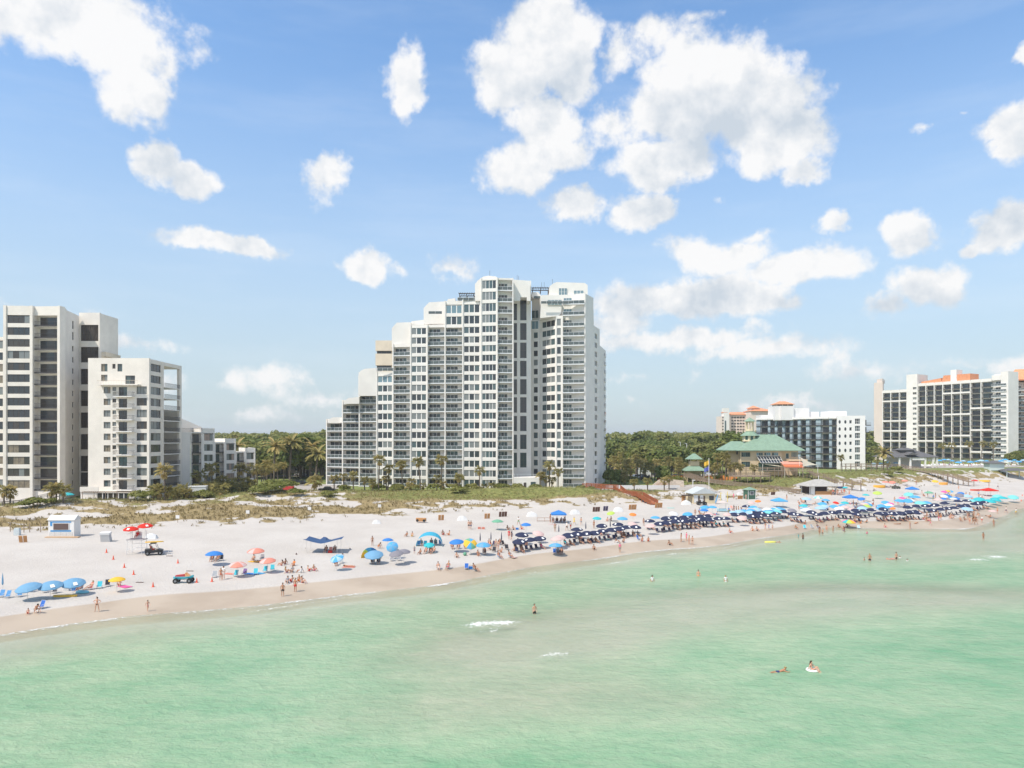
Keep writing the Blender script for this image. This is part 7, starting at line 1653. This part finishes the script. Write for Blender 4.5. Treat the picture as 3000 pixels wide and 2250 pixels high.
# vehicles
tyre = mat('tyre', (.02, .02, .02), .85); carb = mat('paint_black', (.015, .016, .02), .25, spec=.6); carw = mat('paint_white', (.70, .70, .70), .3); carg = mat('paint_grey', (.22, .23, .24), .3)
def wheel(t, x, y, r=.34): b = MB(); b.tube([(0, -.11, 0), (0, .11, 0)], r, 14); w_ = obj('wheel', b.mesh('wheel', tyre), t, (x, y, r)); c = MB(); c.tube([(0, -.125, 0), (0, .125, 0)], r*.45, 10); obj('rim', c.mesh('rim', carg), w_)
def car(p, rz, m, label, cat='car', pick=False):
    t = thing('pickup_truck' if pick else 'parked_car', label, cat, p, rz); b = MB()
    side = [(-2.3,.45),(2.3,.45),(2.35,.85),(1.35,1.02),(.75,1.55),(-.5,1.6),(-.95,1.05),(-2.3,1.0)] if pick else [(-2.25,.45),(2.25,.45),(2.3,.85),(1.3,1.0),(.7,1.6),(-1.7,1.65),(-2.2,1.05)]
    b.prism(side, -.88, .88); obj('body', b.mesh('body', m), t); g_ = MB(); gp = [(.62,1.5),(1.15,1.04),(-.8,1.06),(-.48,1.54)] if pick else [(.62,1.54),(1.12,1.03),(-2.0,1.08),(-1.62,1.58)]
    g_.prism(gp, -.90, .90); obj('window', g_.mesh('window', gdark), t)
    for x in (-1.4, 1.4):
        for y in (-.82, .82): wheel(t, x, y)
    for y in (-.65, .65): h_ = MB(); h_.box(2.27, 2.37, y-.15, y+.15, .65, .8); obj('headlight', h_.mesh('headlight', wp), t)
def buggy(q, rz, m, label, load=None):
    t = thing('beach_buggy', label, 'beach buggy', place(*q), rz); b = MB(); b.prism([(-1.2,.4),(1.25,.4),(1.3,.75),(.6,.95),(.3,.7),(-.4,.7),(-.5,.95),(-1.25,.95)], -.62, .62); obj('body', b.mesh('body', m), t)
    f = MB()
    for y in (-.58, .58): f.bar((.6, y, .9), (.25, y, 1.8), .05); f.bar((-.5, y, .9), (-.45, y, 1.8), .05); f.bar((.25, y, 1.8), (-.45, y, 1.8), .05)
    obj('roll_cage', f.mesh('roll_cage', black), t); r = MB(); r.box(-.5, .32, -.62, .62, 1.8, 1.86); obj('roof', r.mesh('roof', load or black), t); s_ = MB(); s_.box(-.3, .1, -.5, .5, .7, .85); s_.box(-.38, -.28, -.5, .5, .8, 1.3); obj('seat', s_.mesh('seat', brn), t)
    for x in (-.85, .9):
        for y in (-.6, .6): wheel(t, x, y, .33)
    return t
bg_ = buggy(ZA(1628,812), .35, carb, 'dark beach buggy carrying a yellow rescue board beside the lifeguard stand'); board('rescue_board', place(*ZA(1628,812))+Vector((.05, 0, 1.95)), .35, 2.6, .6, .14, yel, 'yellow rescue board on the roof of the dark beach buggy', 'rescue board')
person('reclining', place(*ZA(1628,812))+Vector((-.1, -.25, .55)), 1.9, 'red', 'red', False, label='lifeguard in red sitting in the dark beach buggy')
buggy(ZE(1130,352), .1, carb, 'black beach buggy parked before the snack hut'); buggy(ZF(1880,142), .1, mat('paint_olive', (.10, .10, .07), .4), 'olive beach buggy near the coral umbrellas at right'); t = thing('jet_ski_trailer', 'low four-wheeled cart carrying the turquoise jet ski', 'trailer', place(*ZB(265,1232)), .1); b = MB()
for y in (-.35, .35): b.bar((-1.0, y, .5), (1.1, y, .5), .07)
for x in (-.9, .9): b.bar((x, -.5, .45), (x, .5, .45), .07)
obj('frame', b.mesh('frame', carg), t)
for x in (-.85, .9):
    for y in (-.5, .5): wheel(t, x, y, .33)
t = thing('jet_ski', 'turquoise jet ski carried on a buggy near the cones', 'jet ski', at(ZB,265,1232)+Vector((0, -.1, .55)), .1); b = MB(); prof = [(-1.2,.16,.0),(-.9,.42,.0),(.2,.46,.0),(.9,.34,.05),(1.35,.05,.22)]
for (x0,w0,z0),(x1,w1,z1) in zip(prof[:-1], prof[1:]):
    b.quad([(x0,-w0,z0+.3),(x1,-w1,z1+.3),(x1,-w1*.5,z1),(x0,-w0*.5,z0)]); b.quad([(x0,w0,z0+.3),(x0,w0*.5,z0),(x1,w1*.5,z1),(x1,w1,z1+.3)]); b.quad([(x0,-w0*.5,z0),(x1,-w1*.5,z1),(x1,w1*.5,z1),(x0,w0*.5,z0)]); b.quad([(x0,-w0,z0+.3),(x0,w0,z0+.3),(x1,w1,z1+.3),(x1,-w1,z1+.3)])
b.quad([(-1.2,-.16,.3),(-1.2,-.08,0),(-1.2,.08,0),(-1.2,.16,.3)]); obj('hull', b.mesh('hull', mat('jet_turquoise', (.08, .52, .62), .35)), t); b = MB(); b.prism([(-1.0,.3),(.35,.3),(.2,.62),(-.9,.5)], -.17, .17); obj('seat', b.mesh('seat', mat('seat_red', (.5, .05, .05), .6)), t); b = MB(); b.prism([(.35,.3),(1.0,.3),(.45,.78),(.3,.72)], -.25, .25); b.bar((.4,-.4,.8),(.4,.4,.8), .05); obj('cowl', b.mesh('cowl', mat('cowl_orange', (.75,.35,.15), .5)), t)
for (px, D, rz, m, lb, pk) in [(958,203,.05,carb,'black pickup parked at the left foot of the stepped tower',True),(885,232,.05,carb,'black car parked on the paved lot left of the stepped tower',False),(870,236,.3,carb,'second black car beside the parked black one in the paved lot',False),(925,278,.2,carg,'grey car on the road seen through palms left of the tower',False),(880,288,.1,carw,'white car on the road behind the palms left of the tower',False),(1870,268,.3,carw,'white car among the palms right of the stepped tower',False),(1885,272,.2,carg,'grey car beside the white one right of the stepped tower',False),(1892,262,.4,carb,'dark car under the palms right of the stepped tower',False)]: car(P3(px, D), rz, m, lb, pick=pk)
t = thing('delivery_truck', 'white box truck among palms right of the stepped tower', 'truck', P3(1884, 282), .2); b = MB(); b.box(-2.6, 1.2, -1.1, 1.1, .9, 3.6); obj('box', b.mesh('box', carw), t); b = MB(); b.prism([(1.25,.5),(2.9,.5),(2.9,1.5),(2.3,2.4),(1.25,2.4)], -1, 1); obj('cab', b.mesh('cab', carw), t)
for x in (-1.8, 2.1):
    for y in (-1, 1): wheel(t, x, y, .45)
for (px, D, m, lb) in [(845, 205, mat('skip_red', (.55, .05, .05), .6), 'red rubbish skip on the paved lot left of the stepped tower'), (833, 205, mat('bin_blue', (.12, .38, .65), .6), 'tall blue portable toilet beside the red skip')]:
    t = thing('portable_toilet' if 'toilet' in lb else 'skip', lb, 'portable toilet' if 'toilet' in lb else 'skip', P3(px, D)); b = MB(); 
    if 'toilet' in lb: b.box(-.6, .6, -.6, .6, 0, 2.2); b.box(-.65, .65, -.65, .65, 2.2, 2.35)
    else: b.prism([(-1.5, 1.5), (-1.2, .1), (1.2, .1), (1.5, 1.5)], -.8, .8)
    obj('body', b.mesh('body', m), t)
# huts by the beach
sand_y = mat('pale_yellow_boards', (.66, .56, .38), .8, .1, 3)
p = place(2052, 1472); k = hut('snack_hut', 'pale yellow beach hut with light metal gable roof below the flagpole', 'hut', p, 6.2, 5.0, 2.6, sand_y, mat('light_metal_roof', (.50, .53, .53), .5), 1.6, 'y', .5, .15)
panel(k, 'door', -1.7, -1.3, -2.5, 0, 2.0, brn); panel(k, 'door', -.2, .2, -2.5, 0, 2.0, brn); panel(k, 'hatch', 1.4, 2.7, -2.5, .8, 2.0, gdark); panel(k, 'white_panel', -2.9, -1.8, -2.5, .2, 2.2, wp); panel(k, 'white_panel', -1.2, -.3, -2.5, .2, 2.2, wp)
b = MB(); b.box(-5.2, -3.1, -2.3, 1, 2.0, 2.12); b.box(-5.1, -5.0, -2.2, -2.1, 0, 2.0); obj('side_awning', b.mesh('side_awning', mat('dark_timber', (.06,.045,.035), .8)), k); panel(k, 'side_wall', -5.0, -4.0, .9, 0, 2.0, lw, .1)
board('surfboard', p+Vector((3.6, -2.9, 1.15)), 1.4, 2.5, .6, .07, mat('surf_blue', (.10,.30,.55), .4), 'blue surfboard leaning at the corner of the pale yellow hut', 'surfboard', rise=0)
bpy.data.objects['surfboard'].rotation_euler = (0, -1.25, .2)
p = place(*ZE(1752,272)); k = hut('kiosk', 'small green kiosk with white window and trim beside the weathered boardwalk', 'kiosk', p, 2.6, 2.2, 2.7, mat('kiosk_green', (.05, .12, .08), .7), copper, .7, 'hip', .25, .3)
panel(k, 'window', -.7, .7, -1.1, 1.2, 2.2, wp); panel(k, 'window_pane', -.55, -.05, -1.14, 1.3, 2.1, gdark, .02); panel(k, 'window_pane', .05, .55, -1.14, 1.3, 2.1, gdark, .02); panel(k, 'corner_trim', -1.3, -1.15, -1.11, 0, 2.7, wp); panel(k, 'corner_trim', 1.15, 1.3, -1.11, 0, 2.7, wp)
t = thing('yellow_frame', 'tall yellow frame with a white round sign in front of the snack hut', 'sign frame', place(*ZE(1465,312))); b = MB(); b.box(-.06, .06, -.06, .06, 0, 2.9); b.box(-1.9, -1.78, -.06, .06, 0, 2.7); b.bar((-1.9, 0, 2.4), (1.4, 0, 1.9), .1); obj('frame', b.mesh('frame', mat('yellow_paint', (.70,.55,.10), .6)), t); b = MB(); b.prism([(.62*math.cos(a)-1.1, 1.05*math.sin(a)+1.5) for a in np.linspace(0, 2*math.pi, 15)[:-1]], -.12, -.07); obj('sign_board', b.mesh('sign_board', wp), t)
p = place(2398, 1447); k = hut('beach_bar', 'open beach bar pavilion with grey hip roof and white posts', 'beach bar', p, 8.6, 6, 2.7, wp, mat('bar_roof', (.42, .40, .37), .8, .15, 1.5), 1.9, 'hip', 1.3, .05, posts=True)
panel(k, 'post_panel', -3.9, -2.7, -2.9, 0, 2.6, wp, .3); panel(k, 'counter', -2.5, 2.6, -2.8, 0, 1.05, lw, .5); panel(k, 'back_wall', -3.9, 3.9, 2.8, 0, 2.6, brn, .2); b = MB(); b.box(-.06, .06, -.06, .06, 4.5, 5.7); obj('finial', b.mesh('finial', wp), k)
t = thing('picnic_gazebo', 'small white canopied cart with pale blue base behind the navy rows', 'cart', at(ZE,1395,435)); b = MB(); b.box(-1.1, 1.1, -.6, .6, .1, .7); obj('base', b.mesh('base', mat('cart_blue', (.30,.50,.58), .6)), t); b = MB(); hiproof(b, -1.3, 1.3, -.8, .8, 2.2, 2.6, .5, th=.08); obj('roof', b.mesh('roof', mat('cart_roof', (.55,.48,.44), .8)), t)
for x in (-1.1, 1.1):
    for y in (-.6, .6): b = MB(); b.box(-.04, .04, -.04, .04, .1, 2.2); obj('post', b.mesh('post', wp), t, (x, y, 0))
# flagpole and light poles
D_ = place(*ZE(1225,130)).y; D_ = 215; t = thing('flagpole', 'white flagpole flying a yellow flag over a blue-purple flag by the snack hut', 'flagpole', P3(2077, D_)); b = MB(); g_ = t.location.z; zt_ = Zp(1342, D_)-g_; b.tube([(0,0,-.3),(0,0,zt_)], [.1,.07], 7); obj('pole', b.mesh('pole', wp), t)
for (za, zb, m) in ((zt_-1.9, zt_-.4, UM['yellow']), (zt_-3.7, zt_-2.2, mat('flag_purple', (.10,.12,.40), .8))):
    b = MB(); G = [[(-(.1+.26*i), .12*math.sin(i*1.6), za+(zb-za)*j*.8-.12*i) for j in (0, .5, 1)] for i in range(6)]
    for i in range(5):
        for j in range(2): b.quad([G[i][j], G[i+1][j], G[i+1][j+1], G[i][j+1]])
    obj('flag', b.mesh('flag', m), t)
t = thing('camera_pole', 'white pole with a small lamp left of the snack hut', 'lamp post', P3(2030, 214)); b = MB(); zt_ = Zp(1405, 214)-t.location.z; b.tube([(0,0,-.3),(0,0,zt_)], .12, 6); obj('pole', b.mesh('pole', wp), t); b = MB(); b.box(0, .7, -.1, .1, zt_-.3, zt_-.1); obj('lamp_head', b.mesh('lamp_head', wp), t)
for (px, D, y) in [(1993, 330, 1295), (2012, 325, 1299), (1940,300,1330)]: t = thing('street_lamp', 'slim grey street lamp %s in the wood right of tower' % {1993: 'left and taller of a pair', 2012: 'right of a pair', 1940: 'low and alone'}[px], 'street lamp', P3(px, D)); b = MB(); h_ = Zp(y, D)-t.location.z; b.tube([(0,0,0),(0,0,h_)], .12, 6); obj('pole', b.mesh('pole', alu), t); b = MB(); b.box(-.9, .1, -.15, .15, h_-.1, h_+.1); obj('lamp_head', b.mesh('lamp_head', alu), t)
# shed, white garden wall, pool wall, rock mural
b = MB(); p = P3(580, 182); k = hut('shed', 'white shed standing among palms behind the dune at left', 'shed', p, 4.2, 3.4, 2.6, wp, wsh, .3, 'flat', .08, .25); panel(k, 'door', -1.6, -1.1, -1.7, 0, 2.1, brn)
t = thing('pool_wall', 'low white wall around the pool right of the stepped tower', 'wall', P3(1780, 233)); b = MB(); FF = Frame(W(1775, 226), W(1992, 226)); b.box(0, FF.W, 0, .3, 3.2, 5.3, M=FF.M); obj('wall', b.mesh('wall', mat('pool_white', (.62,.61,.60), .8)), t, -Vector(t.location))
rk = mat('pink_rock', (.55, .40, .30), .9, .25, 1.5)
t = thing('rock_wall', 'beige rock-faced wall with a pinkish arch by the pool', 'wall', P3(1920, 230)); b = MB(); FF = Frame(W(1900, 228), W(2006, 228)); b.prism([(0,4),(FF.W,4),(FF.W*.97,6.6),(FF.W*.6,7.1),(FF.W*.3,6.9),(FF.W*.18,5.8)], 0, .8, fn=lambda p: FF.M @ Vector(p)); obj('wall', b.mesh('wall', mat('beige_rock', (.62,.52,.42), .9, .2, 1.2)), t, -Vector(t.location)); b = MB(); b.prism([(FF.W*.16,4.6),(FF.W*.55,4.6),(FF.W*.5,6.0),(FF.W*.36,6.4),(FF.W*.22,5.6)], -.25, 0, fn=lambda p: FF.M @ Vector(p)); obj('rock_arch', b.mesh('rock_arch', rk), t, -Vector(t.location))
orf = mat('orange_mesh', (.82, .30, .08), .8)
for i, (xa, xb, D) in enumerate([(1925,1985,262),(1985,2005,258),(2060,2160,256),(735,760,300),(800,815,205)]):
    FF = Frame(W(xa, D), W(xb, D)); gz_ = g1(FF.o.x, FF.o.y); t = thing('barrier_fence', ['long bright orange barrier under the palms right of the stepped tower','short orange barrier beside the green-roofed pool pavilion','orange barrier along the terrace left of the restaurant deck','orange patch of barrier behind the low apartment block','small orange-red barrier beside the paved lot'][i], 'barrier', (FF.o.x, FF.o.y, gz_)); b = MB(); n_ = max(2, int(FF.W/1.5))
    for k in range(n_): b.box(FF.W*k/n_+.03, FF.W*(k+1)/n_-.03, -.03+.1*(k % 2), .03+.1*(k % 2), gz_, gz_+1.6+.3*math.sin(k*2.1), M=FF.M)
    obj('mesh_panel', b.mesh('mesh_panel', orf), t, -Vector(t.location))
p = P3(2033, 252); k = hut('pool_pavilion', 'green-roofed open pavilion among palms left of the restaurant', 'pavilion', p, 6.2, 5, 4.0, ochre, copper, 2.2, 'hip', .8, .0, posts=True); b = MB(); b.box(-1.6, 1.6, -1.2, 1.2, 5.6, 7.2); obj('turret', b.mesh('turret', ochre), k); b = MB(); hiproof(b, -2.6, 2.6, -2.2, 2.2, 8.0, 9.9, .5, th=.15); obj('turret_roof', b.mesh('turret_roof', copper), k); panel(k, 'back_wall', -2.8, 2.8, 2.2, 0, 4.0, ochre, .2)
for x in (-1.5, 1.5):
    for y in (-1.1, 1.1): b = MB(); b.box(-.1, .1, -.1, .1, 7.2, 8.0); obj('turret_post', b.mesh('turret_post', ochre), k, (x, y, 0))
for i, (px, D, w_, col) in enumerate([(745,305,14,0),(775,320,12,0),(715,330,12,1),(860,310,10,0),(905,330,12,1),(828,420,16,1),(722,440,20,1)]):
    k = hut('villa', ['low villa with peach tiled roof behind palms, left of the gap','villa with pale peach hip roof in the middle of the gap','terracotta roof showing at the left of the gap','small peach-roofed villa near the stepped tower','orange-roofed villa partly hidden near the stepped tower','far terracotta roof on the skyline of the gap','far wide terracotta roof on the left skyline of the gap'][i], 'villa', P3(px, D), w_, 9, 4.2 if i < 5 else 11, mat('villa_wall', (.62,.48,.36), .8), mat('peach_tiles', (.62,.38,.24), .8, .15, 1.5) if not col else terra, 3.2, 'hip', .8, .2)
    for x in (-.25, .1): panel(k, 'window', w_*x, w_*x+1.6, -4.5, 1.2, 2.6, gdark)
# restaurant terrace umbrellas, pool deck of the long hotel
zz_ = []
for px in [2072,2100,2125,2145,2155]: zz_.append(px)
for i, px in enumerate(zz_):
    lc = P3(px, 257); (umbrella(0, 0, 'white', 1.6, 0, 0, 'open white umbrella on the terrace left of the restaurant', H=3.0, loc=lc) if i == 0 else None)
    if i:
        t = thing('closed_umbrella', '%s folded white umbrella from the left on the restaurant terrace' % ordw(i), 'umbrella', lc, group='folded white umbrellas'); obj('pole', upole(), t); obj('folded_canopy', cached('foldw', lambda: (lambda b: (b.tube([(0,0,.75),(0,0,1.0),(0,0,1.7),(0,0,2.6)], [.08,.2,.14,.02], 7), b.mesh('folded_canopy', UM['white']))[1])(MB())), t)
pd = thing('pool_deck', 'white walled pool terrace in front of the long white hotel', 'terrace', P3(2740, 306)); b = MB(); FF = Frame(W(2645, 308), W(3060, 326)); b.box(0, FF.W, 0, 34, 4.5, 7.22, M=FF.M); obj('terrace_slab', b.mesh('terrace_slab', mat('terrace_pale', (.55,.52,.48), .8)), pd, -Vector(pd.location)); rl_ = MB(); n_ = int(FF.W/.5)
for k in range(n_): rl_.box(k*.5, k*.5+.08, -.08, 0, 5.6, 8.2, M=FF.M)
x = obj('picket_rail', rl_.mesh('picket_rail', wood), pd, -Vector(pd.location)); x['kind'] = 'stuff'
poolu = [(2560,300),(2580,305),(2602,308),(2625,315),(2752,322),(2766,326),(2778,330),(2790,324),(2808,330),(2822,326),(2843,328),(2862,322),(2874,330),(2890,324),(2903,330),(2917,322),(2932,330),(2945,324),(2958,330),(2972,322),(2985,330),(2998,322)]
for i, (px, D) in enumerate(poolu):
    D = D if px < 2700 else rpz.uniform(320, 344)
    q = P3(px, D); q.z = max(q.z, 7.22 if px > 2640 else q.z); umbrella(0, 0, 'sky' if i % 3 else 'pale', rpz.uniform(1.1, 1.6), 0, 0, '%s blue umbrella from the left on the terrace before the long white hotel' % ordw(i+1), H=rpz.uniform(2.2, 3.3), loc=q)['group'] = 'blue umbrellas on the hotel pool terrace'
lg = cached('plg', lambda: (lambda b: (b.box(-.3, .3, -.9, .5, .3, .38), b.prism([(.5,.34),(.55,.30),(1.0,.8),(.95,.84)], -.3, .3, fn=lambda p: (p[1], p[0], p[2])), b.mesh('pool_lounger', wp))[2])(MB()))
for i in range(60):
    px = 2650+i*5.8+rpz.uniform(-2, 2); q = P3(px, rpz.uniform(327, 344)); q.z = 7.22; tag(obj('pool_lounger', lg, None, q, rpz.uniform(-.3, .3)), '%s white lounger from the left on the terrace before the long white hotel' % ordw(i+1), 'lounger', 'white loungers on the hotel pool terrace')
for i in range(26):
    px = 2660+i*12.5+rpz.uniform(-5, 5); q = P3(px, rpz.uniform(326, 340)); q.z = 7.22; t = person(rpz.choice(['standing', 'walking']), q, rpz.uniform(-2, 2), rpz.choice(['white', 'blue', 'red', None]), rpz.choice(['navy', 'black', 'red', 'pink']), label='%s person from the left on the terrace before the long white hotel' % ordw(i+1)); t['group'] = 'people on the hotel pool terrace'
for (px, D, w_, lb, rm) in [(2912,300,6,'small pale green-white kiosk with grey roof below the hotel terrace',greyroof),(2968,296,8,'open grey-roofed shelter at the right below the hotel terrace',greyroof)]:
    q = P3(px, D); hut('kiosk', lb, 'kiosk', q, w_, 4, 2.6, mat('pale_mint', (.58,.66,.62), .7), rm, 1.0, 'hip', .8, .0, posts=(w_ == 8))
# boats and bright things at the right
board('boat', place(*ZF(1665,125)), .05, 4.2, 1.5, .8, mat('boat_orange', (.80,.42,.05), .4), 'orange and yellow pedal boat on the sand near the coral umbrellas', 'boat'); board('boat', place(*ZG_(1310,330)), -.3, 4.0, 1.5, .7, yel, 'yellow-orange boat on the sand at the far right', 'boat'); board('float_mat', place(*ZG_(1180,450)), .1, 3.4, 1.4, .5, mat('mat_red', (.60,.10,.06), .6), 'red floating mat with dark seats left of the red tent', 'float'); board('boat', place(*ZG_(755,370)), 0, 3.2, 1.4, .9, mat('crate_orange', (.78,.38,.08), .6), 'orange boat-shaped stack beside the yellow umbrella at right', 'boat')
board('paddleboard', place(*ZD(1905,620)), .1, 2.2, .7, .1, mat('board_teal', (.25,.60,.55), .5), 'pale teal board on the sand below the navy rows', 'board'); board('paddleboard', place(*ZG_(870,510)), 0, 3.6, .9, .15, yel, 'yellow paddleboard among the crowd at right', 'board'); board('paddleboard', place(*ZE(730,392)), .1, 2.0, .8, .08, mat('board_teal', (.25,.60,.55), .5), 'teal board lying flat with an oar upright, left of the covered heap', 'board')
tw = [(ZB,1225,948,'yellow','yellow mat under the highest coral umbrella'),(ZB,1180,1112,'royal','blue towel between the turquoise chairs'),(ZB,900,1112,'coral','red towel left of the turquoise chairs'),(ZB,1280,1105,'sky','sky blue towel between two turquoise chairs'),(ZA,1320,1150,'pinkh','purple and pink towel beside the yellow umbrella'),(ZC,540,980,'coral','pink towel under the person lying near the tilted blue umbrella'),(ZD,1230,425,'rose','pink towel below the blue canopy tent'),(ZD,700,850,'rose','pale towel by the lounge chairs below the folded umbrellas'),(ZE,190,735,'white','white towel at the lower edge of the rental rows')]
for (z, x, y, c, lb) in tw: p_ = at(z, x, y); b = MB(); b.box(-.5, .5, -.9, .9, .01, .045); tag(obj('towel', b.mesh('towel', UM[c]), None, p_, rpz.uniform(.9, 1.7)), lb, 'towel')
t = thing('bench_rack', 'long low timber rack left of the blue canopy tent', 'rack', at(ZD,1130,388)); b = MB(); b.box(-1.7, 1.7, -.05, .05, .75, .85); b.box(-1.7, 1.7, -.05, .05, .1, .2)
for x in (-1.6, 0, 1.6): b.box(x-.05, x+.05, -.04, .04, 0, .8)
obj('frame', b.mesh('frame', mat('old_timber', (.42,.30,.24), .8)), t)
for (q, lb) in [(ZC(2045,832), 'green beach ball on the sand left of the orange bather'), ]: b = MB(); b.tube([(0,0,.02),(0,0,.12),(0,0,.32),(0,0,.5),(0,0,.6)], [.1,.25,.31,.22,.05], 12); tag(obj('beach_ball', b.mesh('beach_ball', UM['green'], True), None, place(*q)), lb, 'ball')
for (q, lb, m) in [(ZC(300,795),'red cooler between the two people under the navy sail shade','red'),(ZD(285,485),'left of two small coral boxes on open sand','coral'),(ZD(335,487),'right of two small coral boxes on open sand','coral'),(ZA(790,1188),'blue cooler under the rightmost faded blue umbrella','royal'),(ZA(710,1190),'white and coral toy boat under the rightmost faded blue umbrella','white'),(ZC(2120,1005),'blue bag beside the royal blue chair near the wet sand','royal'),(ZD(775,495),'blue bag stood upright beside a seated pair','royal')]:
    b = MB(); b.box(-.3, .3, -.2, .2, 0, .3); b.box(-.32, .32, -.22, .22, .3, .38); tag(obj('cooler', b.mesh('cooler', UM[m]), None, place(*q)), lb, 'cooler')
umbrella(*[ZA(710,228)][0], 'teal', 1.5, 0, 0, 'teal umbrella on the restaurant deck at the foot of the lower left tower', H=2.4, loc=P3(197, 168, 5.0))
# automatic labels for people, counted within what they do and wear
grp = {}
for (t, p, top, bottom, fem, where) in PEOPLE: grp.setdefault((p, bottom), []).append((t.location.x/t.location.y, t))
for (p, bottom), L0 in grp.items():
    L0.sort(key=lambda q: q[0])
    for i, (_, t) in enumerate(L0):
        t['label'] = ('%s beachgoer from the left %s in %s swimwear' % (ordw(i+1), p, bottom)) if len(L0) > 1 else 'only beachgoer %s in %s swimwear' % (p, bottom)
        t['group'] = 'beachgoers on the sand'
grp = {}
for (t, col, wd_, where) in CHAIRS: grp.setdefault((col, wd_), []).append((t.location.x/t.location.y, t))
for (col, wd_), L0 in grp.items():
    L0.sort(key=lambda q: q[0])
    for i, (_, t) in enumerate(L0):
        nm = '%s %sbeach chair' % ({'dark': 'black', 'navy': 'navy', 'striped': 'grey striped'}.get(col, col), 'wooden ' if wd_ else '')
        t['label'] = ('%s %s from the left, outside the rental rows' % (ordw(i+1), nm)) if len(L0) > 1 else 'only %s standing on the sand outside the rental rows' % nm
        t['group'] = 'beach chairs on the sand'
# ------------------------------------------------------------------ thin sea air
hm = bpy.data.materials.new('haze'); hm.use_nodes = True; n = NT(hm.node_tree)
pv_ = n.n('ShaderNodeVolumePrincipled', {'Color': (.93, .96, 1, 1), 'Density': .00017, 'Anisotropy': .2}); n.n('ShaderNodeOutputMaterial', {'Volume': pv_.outputs[0]})
b = MB(); b.box(-12500, 12500, -12500, 12500, -12, 74); hz_ = obj('haze', b.mesh('haze', hm)); hz_['kind'] = 'stuff'
